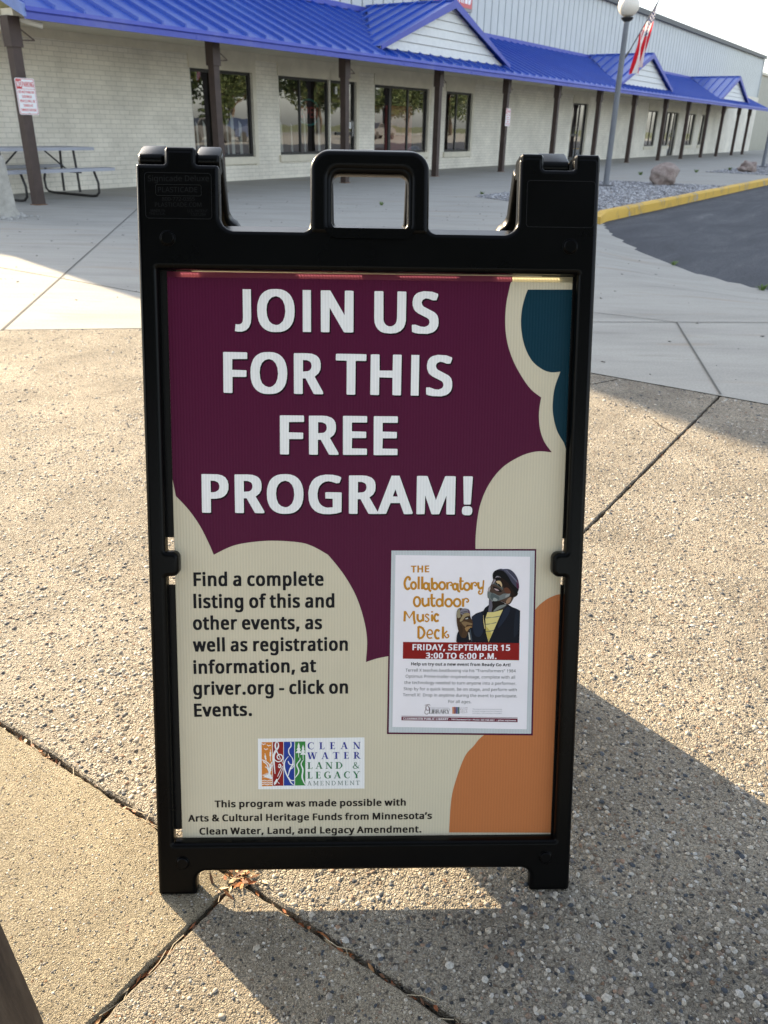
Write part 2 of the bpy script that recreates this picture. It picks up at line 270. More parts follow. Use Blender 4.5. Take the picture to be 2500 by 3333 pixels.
BOLD = load_glyphs("""A284|-4,-7 -3,8 109,296 175,296 232,149 288,5 286,-8 226,-10 215,-7 182,77 178,79 103,78 67,-8 7,-10|142,188 163,131 139,131 121,131
B288|37,295 142,296 184,294 217,286 245,269 255,254 260,239 261,203 252,173 230,152 255,134 262,125 269,107 271,65 267,47 259,32 238,9 220,0 196,-7 166,-10 49,-10 35,-7 34,287|108,41 109,124 157,123 172,119 184,111 193,98 196,80 190,62 181,52 154,41|108,245 151,244 166,240 178,234 183,227 187,212 186,200 178,186 166,179 154,176 107,176
C281|271,282 273,268 257,235 226,234 178,248 157,245 139,237 124,225 108,202 99,178 95,139 100,103 112,76 130,55 151,43 175,38 232,49 253,49 261,46 262,4 259,-1 223,-11 190,-14 139,-13 106,-6 73,10 49,34 32,67 22,106 20,160 27,202 41,235 61,262 84,280 112,293 151,300 202,300 241,293
D320|37,-9 34,-1 35,293 46,296 184,294 229,280 262,257 283,230 291,212 298,185 301,149 299,119 293,86 282,59 265,35 253,23 229,8 187,-6 139,-10|108,41 108,245 136,245 160,242 184,232 199,221 217,194 224,164 224,125 215,92 198,68 178,53 145,43
E251|229,-8 46,-10 35,-7 34,290 37,295 43,296 226,296 231,290 231,254 231,248 226,245 112,245 107,242 107,176 220,174 224,170 224,134 223,126 217,124 109,123 107,44 112,42 227,41 231,35 231,-4
F236|37,-9 34,-1 35,293 46,296 226,296 231,290 231,251 229,246 166,245 109,244 107,164 220,162 224,158 223,115 214,112 109,111 107,-7 97,-10
G320|294,4 253,-8 199,-14 142,-13 103,-4 76,10 51,34 34,62 24,97 20,157 30,208 49,245 67,265 85,278 118,292 163,300 220,299 265,290 289,281 290,268 276,235 250,232 211,244 184,248 157,243 133,230 112,208 101,184 95,148 97,115 103,94 112,75 124,61 139,50 160,41 178,38 217,41 222,43 221,109 160,111 159,157 169,161 292,160 295,154
H325|37,-9 34,-1 35,293 52,296 100,296 107,293 109,175 217,176 218,293 226,296 284,296 290,293 290,284 289,-7 283,-10 235,-10 218,-7 217,122 112,124 107,122 107,-7 97,-10
I156|45,-10 111,-10 111,296 45,296
J152|58,296 124,296 124,92 120,52 106,20 82,-2 50,-13 16,-14 -8,-10 -2,42 14,39 32,41 47,48 55,62 58,90
K276|280,-7 271,-10 217,-10 202,-7 115,110 107,104 107,-7 100,-10 52,-10 35,-7 35,293 43,296 101,296 107,293 107,284 109,194 199,294 265,296 276,293 274,278 168,161 279,8
L238|40,296 100,296 107,293 107,44 229,41 232,35 232,-4 229,-9 46,-10 35,-7 34,290
M391|357,293 356,-7 349,-10 313,-10 292,-10 285,-7 283,141 226,-8 172,-10 161,-7 106,141 105,29 103,-8 46,-10 35,-7 35,293 49,296 115,296 124,293 196,105 268,293 277,296 340,296
N332|37,295 103,296 112,294 226,117 228,293 235,296 280,296 298,293 298,-7 280,-10 229,-10 220,-7 106,170 104,-7 97,-10 52,-10 35,-7 34,287
O341|79,280 106,293 133,299 178,301 214,298 241,290 259,281 280,265 297,244 310,217 319,181 321,142 318,103 310,70 299,46 280,22 259,6 235,-6 205,-12 163,-14 130,-12 103,-5 79,7 61,21 45,40 31,68 23,100 20,142 22,181 29,211 43,244 60,265|169,38 139,47 115,67 100,103 95,148 100,187 116,220 139,240 172,249 202,240 226,218 241,184 246,139 240,100 226,68 202,47 186,40
P270|37,-9 34,-1 35,293 46,296 166,295 202,287 229,271 247,245 254,215 253,179 240,146 221,125 190,109 154,103 108,101 107,-7 97,-10|109,153 108,245 142,243 165,233 175,221 180,203 178,185 172,173 151,158 130,153
Q341|304,-76 220,-77 167,-15 118,-9 88,2 58,24 40,48 27,81 21,120 20,159 26,201 35,228 54,258 73,276 101,291 151,300 193,300 226,295 250,286 268,275 287,258 301,237 312,210 320,174 321,132 316,93 306,60 292,36 271,14 249,0 305,-60|172,249 199,242 224,222 235,204 241,186 246,141 240,99 224,66 202,47 169,38 150,42 133,50 112,72 100,102 95,144 102,192 117,222 142,241
R277|37,295 139,296 181,293 217,281 232,270 243,257 250,242 254,221 254,194 251,173 236,146 205,122 274,8 276,-4 274,-8 268,-10 210,-10 197,-7 131,107 127,108 107,107 107,-7 100,-10 52,-10 35,-7 34,287|109,159 109,245 142,244 166,234 175,224 180,206 178,188 171,176 160,166 148,162
S248|18,1 16,46 18,53 45,54 90,40 120,38 147,49 155,58 160,73 155,91 142,103 66,137 42,154 32,166 21,193 19,220 25,250 35,268 51,282 66,290 108,300 177,297 225,282 226,268 213,235 183,234 150,245 126,248 104,238 97,229 93,217 99,199 111,187 196,148 212,136 224,121 232,97 233,67 230,46 220,25 204,9 186,-2 144,-13 72,-12 39,-7
T251|95,-10 89,-4 89,242 83,245 2,246 -1,251 0,293 11,296 161,296 248,295 251,290 250,248 242,245 167,245 162,242 161,-7 152,-10
U321|34,295 94,296 104,292 106,88 111,70 121,55 133,46 151,39 172,39 190,47 205,61 213,79 216,103 217,293 226,296 287,295 289,289 289,244 288,82 282,55 271,31 247,7 211,-9 166,-14 112,-10 85,-1 62,16 46,37 35,64 31,100 31,289
V268|-4,293 4,296 52,296 70,293 133,112 199,294 208,296 262,296 272,293 273,281 246,206 170,-7 160,-10 103,-10 97,-3 1,266 -4,281
W401|1,293 9,296 57,296 74,293 114,138 117,137 162,293 171,296 234,295 285,130 326,293 336,296 396,296 399,293 400,281 372,175 321,-9 261,-10 251,-7 201,162 198,162 149,-7 141,-10 81,-9 76,-4 6,261 0,281
X263|265,-7 257,-10 209,-10 188,-7 131,87 71,-7 53,-10 5,-10 -2,-7 -2,8 88,149 5,277 3,290 8,296 77,295 131,210 185,294 245,296 257,294 257,278 175,149 264,8
Y255|97,-10 91,-4 91,104 -3,278 -4,293 7,296 70,294 127,187 140,209 187,295 253,296 259,293 259,281 165,107 163,-7 154,-10
Z257|244,-8 22,-10 11,-7 12,35 149,242 142,244 19,245 15,251 15,287 19,295 229,296 242,293 241,251 103,44 243,41 246,35
a253|223,-8 169,-10 160,-4 124,-13 70,-12 52,-7 38,1 26,13 19,25 14,46 15,76 20,94 34,112 52,124 79,133 151,139 153,148 148,166 139,175 127,179 109,176 79,164 49,166 38,193 39,208 64,219 91,226 145,228 178,223 199,213 216,193 224,160|151,94 151,70 139,49 125,40 109,35 94,43 89,52 88,61 97,80 118,90
b274|32,313 100,313 104,223 143,229 191,224 218,211 238,190 247,172 253,151 257,94 248,46 240,28 227,12 203,-5 173,-13 125,-13 92,-4 90,-8 83,-10 31,-8 29,307|143,36 125,42 113,55 104,79 102,109 105,142 112,160 128,175 143,179 161,172 173,157 181,136 183,109 180,79 173,58 161,43
c220|209,216 211,202 198,169 170,168 143,176 131,177 116,170 108,163 95,139 91,109 93,85 98,67 114,46 125,39 137,37 179,49 200,49 207,46 206,-1 176,-11 143,-14 107,-13 77,-5 55,7 38,25 25,52 19,79 18,121 23,157 35,184 49,202 68,215 89,224 119,229 155,229 185,224
d274|243,313 243,-8 188,-10 181,-8 179,-4 149,-13 101,-13 74,-6 47,12 27,43 18,91 21,151 27,172 37,190 56,211 89,226 137,229 170,223 173,226 174,313|131,179 149,173 161,160 169,142 173,112 171,79 163,55 152,43 134,36 113,43 103,55 95,76 91,106 94,133 101,154 113,170
e254|77,220 113,229 167,226 200,212 221,190 230,172 236,148 238,97 236,92 98,91 92,88 97,70 104,58 116,46 127,40 143,36 155,38 191,48 203,51 227,49 228,4 206,-6 173,-13 122,-14 89,-8 58,7 36,31 25,52 19,76 18,118 21,148 29,172 44,196 56,207|94,139 103,160 113,171 125,178 137,177 152,166 159,154 162,139
f166|43,-9 39,-4 39,176 4,179 1,185 3,212 38,224 42,260 48,281 62,299 82,311 112,316 160,315 185,308 187,293 176,263 148,262 130,267 120,260 114,248 112,226 160,225 165,221 165,185 160,178 111,176 111,-7 103,-10
g274|242,224 245,218 245,-16 239,-49 224,-76 200,-95 173,-103 116,-106 71,-102 35,-89 35,-43 41,-40 65,-40 101,-53 134,-56 149,-50 164,-37 173,-10 170,-8 131,-14 89,-11 63,-1 41,19 27,44 19,77 18,125 27,170 36,188 50,205 68,218 89,226 143,228 179,219 188,225|131,178 148,173 163,158 171,137 173,110 172,80 164,56 152,43 134,36 116,42 101,59 93,83 91,107 94,134 101,155 116,172
h276|32,313 92,315 101,312 102,224 104,222 134,228 182,227 209,219 233,200 242,182 247,158 247,-7 239,-10 194,-10 176,-7 176,98 176,143 167,167 155,176 146,179 125,172 110,154 103,128 101,-7 80,-10 38,-10 30,-7 29,308
i131|33,224 92,225 101,221 102,-4 98,-9 38,-10 30,-7 29,218|30,254 27,266 28,287 32,296 40,302 53,305 83,305 95,300 101,293 105,281 104,261 100,251 92,245 77,241 50,241 38,245
j131|99,224 102,218 102,-34 96,-70 81,-91 58,-103 12,-106 -21,-101 -26,-97 -25,-55 -9,-53 17,-55 25,-49 29,-40 30,221 39,225|30,293 39,301 49,305 78,305 92,302 99,296 104,284 105,266 102,254 93,245 81,241 54,241 39,245 32,251 27,263 27,281
k242|32,313 92,315 101,311 103,164 162,224 227,225 236,222 234,206 155,122 224,31 242,7 242,-7 233,-10 167,-9 104,74 101,68 101,-7 83,-10 38,-10 30,-7 29,308
l131|35,314 92,315 101,311 102,-4 95,-10 38,-10 32,-9 29,-4 29,308
m403|374,-7 350,-10 311,-10 304,-7 303,143 296,166 289,173 278,178 266,176 254,168 246,158 241,143 238,122 236,-8 176,-10 167,-7 166,146 158,167 143,178 131,176 121,170 113,161 106,146 102,116 102,35 102,-4 98,-9 38,-10 30,-7 29,218 32,224 86,225 95,220 122,228 164,229 194,223 215,211 233,221 257,228 314,227 332,223 350,213 362,200 370,182 375,143
n276|247,-7 239,-10 194,-10 176,-7 176,143 167,167 149,178 134,176 119,167 105,140 102,116 101,-7 92,-10 32,-9 29,-4 29,41 29,218 32,224 86,225 98,220 134,229 191,226 209,220 227,208 236,197 245,173 248,143
o270|53,205 74,218 92,225 119,229 155,228 179,225 197,218 213,208 228,193 240,175 248,154 252,130 253,91 249,64 241,43 231,25 215,8 197,-3 176,-10 149,-14 113,-13 92,-10 71,-1 43,22 30,43 22,64 18,91 18,121 20,145 27,169 38,188|134,36 117,43 101,61 93,82 91,109 94,136 105,160 117,172 137,178 155,171 171,151 178,130 180,106 177,82 167,57 152,42
p274|32,-105 29,-97 30,221 38,225 86,225 98,221 128,228 173,228 203,220 230,200 247,173 257,125 253,65 248,47 236,23 212,0 185,-11 137,-14 104,-8 102,-10 101,-103 92,-106|143,179 161,170 173,155 181,134 183,107 181,83 174,62 160,44 143,36 123,44 111,59 104,80 102,110 104,140 111,158 126,173
q274|242,-105 182,-106 173,-103 173,-10 170,-8 137,-14 86,-10 56,4 36,26 21,65 18,119 24,161 32,182 45,200 67,218 101,228 149,228 179,220 183,224 191,225 236,225 245,221 245,-97|131,36 113,44 101,59 94,80 91,107 95,137 104,160 116,173 132,179 153,170 164,155 171,131 173,104 171,80 163,56 149,41
r193|32,-9 29,-1 30,221 38,225 86,225 92,224 98,218 113,225 131,228 185,226 191,224 192,218 186,176 146,176 138,173 119,159 106,137 102,116 101,-7 92,-10
s220|18,1 16,16 18,50 48,51 78,40 102,35 123,40 135,55 129,66 117,75 51,104 26,124 18,139 16,166 19,187 28,202 42,214 57,221 96,229 156,226 183,220 202,211 202,199 186,167 159,167 111,180 93,173 87,163 102,148 171,118 197,97 205,76 206,49 200,25 192,13 177,1 162,-6 126,-13 60,-12
t172|166,-6 130,-14 79,-11 64,-6 52,2 36,28 32,52 32,175 2,181 2,208 4,213 32,226 47,271 61,274 103,272 106,225 157,225 166,221 167,184 163,179 109,178 105,175 105,67 108,49 120,37 151,39 167,37
u276|29,223 87,225 99,222 100,67 110,46 126,37 141,38 155,46 165,58 171,73 174,97 175,223 244,223 246,169 245,-8 189,-10 180,-5 156,-12 129,-14 78,-9 60,-2 45,10 34,28 30,43 27,73
v231|-4,221 4,225 52,225 67,224 70,221 115,96 163,223 172,225 233,224 236,221 236,209 212,146 154,-7 145,-10 82,-9 77,-7 -2,203
w343|0,221 11,225 71,224 101,116 134,221 143,225 206,224 242,114 272,224 340,224 343,221 343,209 319,125 281,-8 218,-10 206,-7 170,104 135,-7 125,-10 62,-9 59,-6 0,209
x240|3,-7 4,8 76,110 6,209 8,223 80,224 119,168 160,224 227,225 233,221 233,210 163,110 236,8 236,-8 227,-10 164,-9 119,52 77,-8 14,-10
y232|1,-101 0,-58 7,-55 40,-57 52,-51 66,-34 80,-1 -4,209 -4,221 4,225 68,224 115,102 118,98 128,125 163,223 229,225 235,223 237,218 235,205 144,-34 130,-64 107,-91 82,-103 34,-106
z216|200,224 202,218 202,182 100,38 203,36 205,32 204,-7 194,-10 23,-10 12,-7 11,29 114,176 20,179 18,185 20,223 32,225
0257|84,296 108,300 147,300 165,298 186,290 204,277 216,262 234,220 241,181 242,142 239,94 233,61 225,38 213,19 194,1 171,-10 120,-14 96,-12 78,-6 63,2 48,16 36,34 26,58 19,85 15,130 16,181 22,220 34,253 46,271 63,286|129,37 111,46 99,64 90,103 87,145 90,184 96,217 111,240 129,250 148,238 160,217 167,181 169,145 167,103 158,64 145,46
1257|172,-9 115,-10 104,-7 103,209 82,193 55,193 31,221 32,233 61,256 112,295 166,296 174,293 175,-1
2257|17,-9 15,-4 15,35 136,161 150,185 156,212 154,224 146,238 134,246 122,250 95,240 71,224 40,224 18,251 18,263 50,285 89,298 149,299 185,290 207,275 224,248 229,212 224,176 214,155 194,127 113,44 238,41 241,35 240,-7 227,-10
3257|15,4 13,49 16,53 43,54 88,39 109,36 124,37 141,43 154,53 162,67 165,82 160,100 142,115 115,122 64,123 57,127 58,170 64,173 117,175 142,187 151,199 157,214 156,223 150,235 139,245 121,250 94,243 64,227 37,227 15,256 16,268 25,275 67,294 115,300 169,296 191,289 208,277 220,262 227,247 229,205 220,175 197,151 217,139 231,121 238,100 239,73 234,46 223,25 202,5 175,-7 139,-13 82,-13 46,-8
4257|210,296 212,107 253,104 253,59 246,55 212,53 212,-4 210,-8 201,-10 150,-10 142,-7 141,53 114,55 7,56 4,62 4,101 140,296|138,180 141,176 140,107 87,107
5257|216,295 219,289 219,250 215,245 106,244 100,187 149,185 176,180 201,169 223,148 236,121 239,88 235,58 222,28 209,13 188,-1 164,-9 143,-13 68,-11 35,-3 21,7 21,49 23,53 50,55 92,39 122,38 143,45 154,55 163,70 166,85 161,109 152,122 137,131 113,136 74,130 50,130 28,145 39,292 41,295 50,296
6257|179,-9 149,-14 101,-12 71,-1 50,16 32,43 22,73 18,112 19,157 24,193 36,229 49,253 69,274 92,288 122,297 161,300 208,298 218,296 221,292 220,250 215,247 194,247 167,251 140,245 115,226 102,205 96,187 98,185 122,189 155,189 185,184 215,167 229,151 236,136 242,109 243,82 234,40 213,10 197,-1|134,37 119,43 104,57 95,76 90,97 93,109 101,122 110,131 128,139 140,140 157,130 165,118 171,94 169,73 161,55 149,43
7257|55,-9 51,-7 50,5 159,242 154,244 17,245 13,251 13,290 16,295 22,296 97,296 238,296 242,290 242,254 125,-7 118,-10
8257|192,290 217,271 228,253 232,238 232,214 228,193 216,172 193,151 222,129 238,103 242,70 237,40 219,13 201,0 182,-8 156,-13 123,-14 93,-12 69,-6 51,2 33,16 22,34 16,55 15,82 20,106 33,127 61,151 39,172 27,196 24,226 29,253 40,271 51,281 66,290 90,297 150,300|123,119 141,111 159,98 170,76 169,67 162,51 148,40 135,35 115,37 103,43 92,55 87,70 90,87 98,100|129,182 105,199 96,220 99,232 106,241 129,251 151,241 157,232 160,220 152,199 141,188
9257|84,296 117,300 159,298 184,289 208,271 226,244 236,214 241,175 238,118 232,85 220,52 205,28 183,8 159,-5 129,-12 81,-14 48,-11 39,-9 36,-5 37,37 42,40 63,40 93,35 123,44 147,64 163,100 108,97 72,102 43,118 24,145 17,169 15,196 17,220 24,245 34,262 47,277 66,290|126,249 141,243 154,229 164,211 168,190 166,178 156,163 132,147 117,147 100,157 91,172 88,190 91,217 100,235 111,244
.135|28,44 37,53 51,58 81,58 98,53 107,44 110,35 111,14 107,-1 99,-10 87,-15 54,-15 39,-11 30,-4 25,8 24,29
,135|14,-60 12,-47 32,53 41,56 92,57 104,55 106,52 109,40 106,25 74,-59 65,-62
:135|28,44 37,53 51,58 81,58 98,53 107,44 110,35 111,14 107,-1 99,-10 87,-15 54,-15 39,-11 30,-4 25,8 24,29|28,170 24,185 26,209 30,219 39,226 54,230 87,229 100,224 108,215 111,200 110,179 105,167 96,160 81,156 51,157 37,161
;135|10,-60 8,-47 31,55 94,56 103,52 106,40 102,25 71,-59 61,-62|28,217 37,226 49,230 82,230 97,225 106,217 110,205 110,184 106,171 97,161 85,157 52,156 38,160 28,169 24,181 24,205
!136|28,44 37,53 51,58 84,58 98,53 107,44 110,35 111,14 107,-1 99,-10 87,-15 54,-15 39,-11 30,-4 25,8 24,29|42,71 38,77 29,293 36,296 96,296 105,295 108,287 97,74 90,71
?202|125,44 128,29 128,8 123,-4 114,-12 99,-15 72,-15 57,-11 48,-3 43,11 43,32 46,44 55,53 72,58 102,58 116,53|55,71 52,77 52,101 59,134 74,155 117,196 125,218 122,230 117,239 96,249 78,246 45,233 15,234 1,263 1,278 30,291 57,298 117,300 138,297 159,290 175,278 186,263 194,242 196,218 194,194 186,176 174,160 125,113 119,101 116,74 114,72
&321|324,-8 247,-10 242,-8 223,10 196,-3 169,-11 100,-13 61,-3 35,16 24,34 18,52 19,100 34,131 48,145 69,160 70,163 56,181 47,202 44,220 45,247 51,265 62,280 79,291 97,297 130,301 169,298 194,289 214,269 223,244 221,205 206,178 176,151 220,109 238,152 306,151 307,139 298,107 286,79 273,58 324,7|174,55 145,41 127,38 115,41 103,49 93,64 91,79 96,94 115,115 174,58|130,197 119,214 115,229 121,242 134,250 145,243 152,229 145,211
-157|145,130 145,88 140,82 23,82 12,85 11,127 17,133 134,133
'118|33,174 29,179 22,293 30,296 90,296 96,293 97,284 88,176 78,173
/177|2,-9 -1,-4 1,8 107,293 116,296 176,294 176,278 70,-7 62,-10
(148|137,295 140,293 140,281 116,242 95,188 86,143 84,107 88,68 100,20 119,-24 140,-58 140,-67 137,-72 131,-73 74,-72 57,-52 41,-25 26,11 19,38 11,107 17,176 34,233 53,269 71,293 80,296
)148|12,296 76,294 94,271 109,245 121,215 131,176 137,107 129,38 109,-22 77,-70 70,-73 16,-73 10,-72 8,-67 9,-55 30,-22 48,20 60,68 64,107 62,143 53,188 34,239 8,281 8,293
’98|3,180 0,193 21,292 30,296 81,296 92,295 95,292 98,280 94,265 63,181 54,178
“172|3,181 0,196 6,217 37,295 95,295 97,283 93,254 111,295 129,296 165,296 171,292 171,280 150,180 15,178
”172|171,289 171,277 165,253 135,180 84,178 75,181 78,218 62,181 39,178 6,178 0,184 22,295 159,296 166,295
–228|12,130 23,133 212,133 217,127 216,85 206,82 17,82 11,88
•179|39,192 56,202 80,206 113,205 136,195 147,180 152,156 151,126 139,102 122,90 101,87 65,88 42,99 31,114 26,138 28,168
@388|337,245 356,215 365,188 369,155 368,119 363,92 350,65 330,45 309,36 261,35 248,38 234,47 219,38 201,34 165,34 147,37 130,44 117,56 108,70 101,89 99,119 102,149 112,176 124,191 141,205 162,214 186,218 216,218 252,215 281,206 278,104 280,89 285,83 294,95 301,113 304,134 304,158 293,194 279,215 267,227 252,237 228,246 207,250 189,248 165,241 144,231 124,215 109,197 93,164 85,119 88,80 101,47 117,28 135,15 173,2 201,2 261,18 288,17 292,11 291,-26 246,-41 192,-46 132,-41 92,-28 60,-5 36,28 21,74 19,134 28,179 45,218 72,251 105,275 147,291 201,296 261,291 303,274|213,170 211,125 204,98 189,81 183,82 175,89 170,98 167,116 173,146 190,167 204,173""")
_tc = {}
def glyph_tris(font, ch):
    k = (id(font), ch)
    if k not in _tc:
        ls = font[ch][1]; flat = []; tris = []
        def inside(q, l):
            r = False
            for i in range(len(l)):
                (x1, y1), (x2, y2) = l[i-1], l[i]
                if (y1 > q[1]) != (y2 > q[1]) and q[0] < x1 + (q[1]-y1)*(x2-x1)/(y2-y1): r = not r
            return r
        outer = [l for l in ls if not any(inside(l[0], o) for o in ls if o is not l)]
        for l in outer:                        # every outline is filled with its own holes
            grp = [l] + [h for h in ls if h not in outer and inside(h[0], l)]
            tri = tessellate_polygon([[Vector((x, y, 0)) for x, y in g] for g in grp]); o = len(flat)
            flat += [q for g in grp for q in g]; tris += [tuple(i+o for i in t) for t in tri]
        _tc[k] = (flat, tris)
    return _tc[k]
def layout(s, font, track=0.0):
    x = 0; vs = []; fs = []
    for ch in s:
        flat, tri = glyph_tris(font, ch); o = len(vs)
        vs += [(x + q[0], q[1]) for q in flat]; fs += [tuple(i + o for i in t) for t in tri]
        x += font[ch][0] + track
    return vs, fs
CAP = 0.5726
def text_mb(mb, s, font, L, R, capht=None, track_fit=False, w=0.0, tf=None):
    """letters of s from L to R (2-D baseline ends), into mb; tf maps (x, y, w) to mesh coordinates"""
    vs, fs = layout(s, font)
    x0 = min(v[0] for v in vs); x1 = max(v[0] for v in vs)
    d = Vector((R[0]-L[0], R[1]-L[1])); ln = d.length; d /= ln; nrm = Vector((-d.y, d.x))
    if track_fit:
        sy = capht / CAP; sx = sy; tr = (ln / sx - (x1 - x0)) / max(1, len(s) - 1)
        vs, fs = layout(s, font, tr); x0 = min(v[0] for v in vs)
    else:
        sx = ln / (x1 - x0); sy = capht / CAP if capht else sx
    o = []
    for x, y in vs:
        q = Vector(L) + d * ((x - x0) * sx) + nrm * (y * sy); o.append(q)
    # make every triangle face +w
    F = []
    for a, b, c in fs:
        cr = (o[b].x-o[a].x)*(o[c].y-o[a].y)-(o[b].y-o[a].y)*(o[c].x-o[a].x)
        F.append((a, b, c) if cr > 0 else (a, c, b))
    mb.add([(tf(q.x, q.y, w) if tf else (q.x, q.y, w)) for q in o], F)
def poly_mb(mb, loops, w=0.0, tf=None):
    flat = [q for l in loops for q in l]
    tri = tessellate_polygon([[Vector((x, y, 0)) for x, y in l] for l in loops])
    F = []
    for a, b, c in tri:
        A, B, Cc = flat[a], flat[b], flat[c]
        cr = (B[0]-A[0])*(Cc[1]-A[1])-(B[1]-A[1])*(Cc[0]-A[0])
        F.append((a, b, c) if cr > 0 else (a, c, b))
    mb.add([(tf(x, y, w) if tf else (x, y, w)) for x, y in flat], F)
def smooth_line(pts, n=6, closed=False):       # Catmull-Rom through pts
    P = [Vector(p) for p in pts]; N = len(P); o = []
    for i in range(N if closed else N - 1):
        g = lambda k: P[k % N] if closed else P[min(max(k, 0), N - 1)]
        a, b, c, d = g(i-1), g(i), g(i+1), g(i+2)
        for k in range(n):
            t = k / n
            o.append(0.5 * ((2*b) + (c-a)*t + (2*a-5*b+4*c-d)*t*t + (3*b-a-3*c+d)*t**3))
    if not closed: o.append(P[-1])
    return [tuple(q) for q in o]
_wob = [0]
def stroke_mb(mb, pts, wd, w=0.0, closed=False, curve=True, widths=None):
    _wob[0] += 1; w = w + (_wob[0] % 9) * 3e-6
    if curve and len(pts) > 2:
        q = smooth_line(pts, 5, closed)
    else: q = [tuple(p) for p in pts]
    n = len(q); L = []; Rr = []
    for i in range(n):
        a = Vector(q[(i-1) % n] if closed or i else q[0]); b = Vector(q[(i+1) % n] if closed or i < n-1 else q[-1])
        t = (b - a); t = t.normalized() if t.length > 1e-12 else Vector((1, 0)); nn = Vector((-t.y, t.x))
        wi = wd if widths is None else np.interp(i/(n-1), np.linspace(0, 1, len(widths)), widths)
        p = Vector(q[i])
        L.append(p + nn * wi / 2); Rr.append(p - nn * wi / 2)
    vs = [(v.x, v.y, w) for v in L] + [(v.x, v.y, w) for v in Rr]
    m = n if closed else n - 1
    mb.add(vs, [(n+i, n+(i+1) % n, (i+1) % n, i) for i in range(m)])
def ell(cx, cy, rx, ry, n=20, t0=0, t1=360):
    return [(cx + rx*math.cos(math.radians(t0+(t1-t0)*k/n)), cy + ry*math.sin(math.radians(t0+(t1-t0)*k/n))) for k in range(n + (0 if t1-t0 == 360 else 1))]
def round_poly(pts, n=6):                      # pts: (x, y, radius)
    o = []; N = len(pts)
    for i in range(N):
        x, y, r = pts[i]; P = Vector((x, y)); A = Vector(pts[i-1][:2]); B = Vector(pts[(i+1) % N][:2])
        if r <= 0: o.append((x, y)); continue
        a = (A-P).normalized(); b = (B-P).normalized(); half = math.acos(max(-1, min(1, a.dot(b)))) / 2
        d = min(r / math.tan(half), (A-P).length*.49, (B-P).length*.49); rr = d * math.tan(half)
        c = P + (a+b).normalized() * (rr / math.sin(half)); s = P + a*d - c; e = P + b*d - c
        for k in range(n+1):
            t = k/n; v = s.lerp(e, t); v = v.normalized() * rr; o.append(tuple(c + v))
    return o
def curve_mesh(name, loops, half, bevel, zmid=0.0, res=2):
    cu = bpy.data.curves.new(name, 'CURVE'); cu.dimensions = '2D'; cu.fill_mode = 'BOTH'
    cu.extrude = max(half - bevel, 0); cu.bevel_depth = bevel; cu.bevel_resolution = res; cu.offset = -bevel
    for l in loops:
        sp = cu.splines.new('POLY'); sp.points.add(len(l)-1); sp.use_cyclic_u = True
        for k, (x, y) in enumerate(l): sp.points[k].co = (x, y, 0, 1)
    ob = bpy.data.objects.new(name, cu); COL.objects.link(ob)
    bpy.context.view_layer.update(); dg = bpy.context.evaluated_depsgraph_get()
    me = bpy.data.meshes.new_from_object(ob.evaluated_get(dg)); mb = MB()
    mb.add([(v.co.x, v.co.y, v.co.z + zmid) for v in me.vertices], [tuple(p.vertices) for p in me.polygons])
    bpy.data.objects.remove(ob); bpy.data.curves.remove(cu); bpy.data.meshes.remove(me)
    return mb

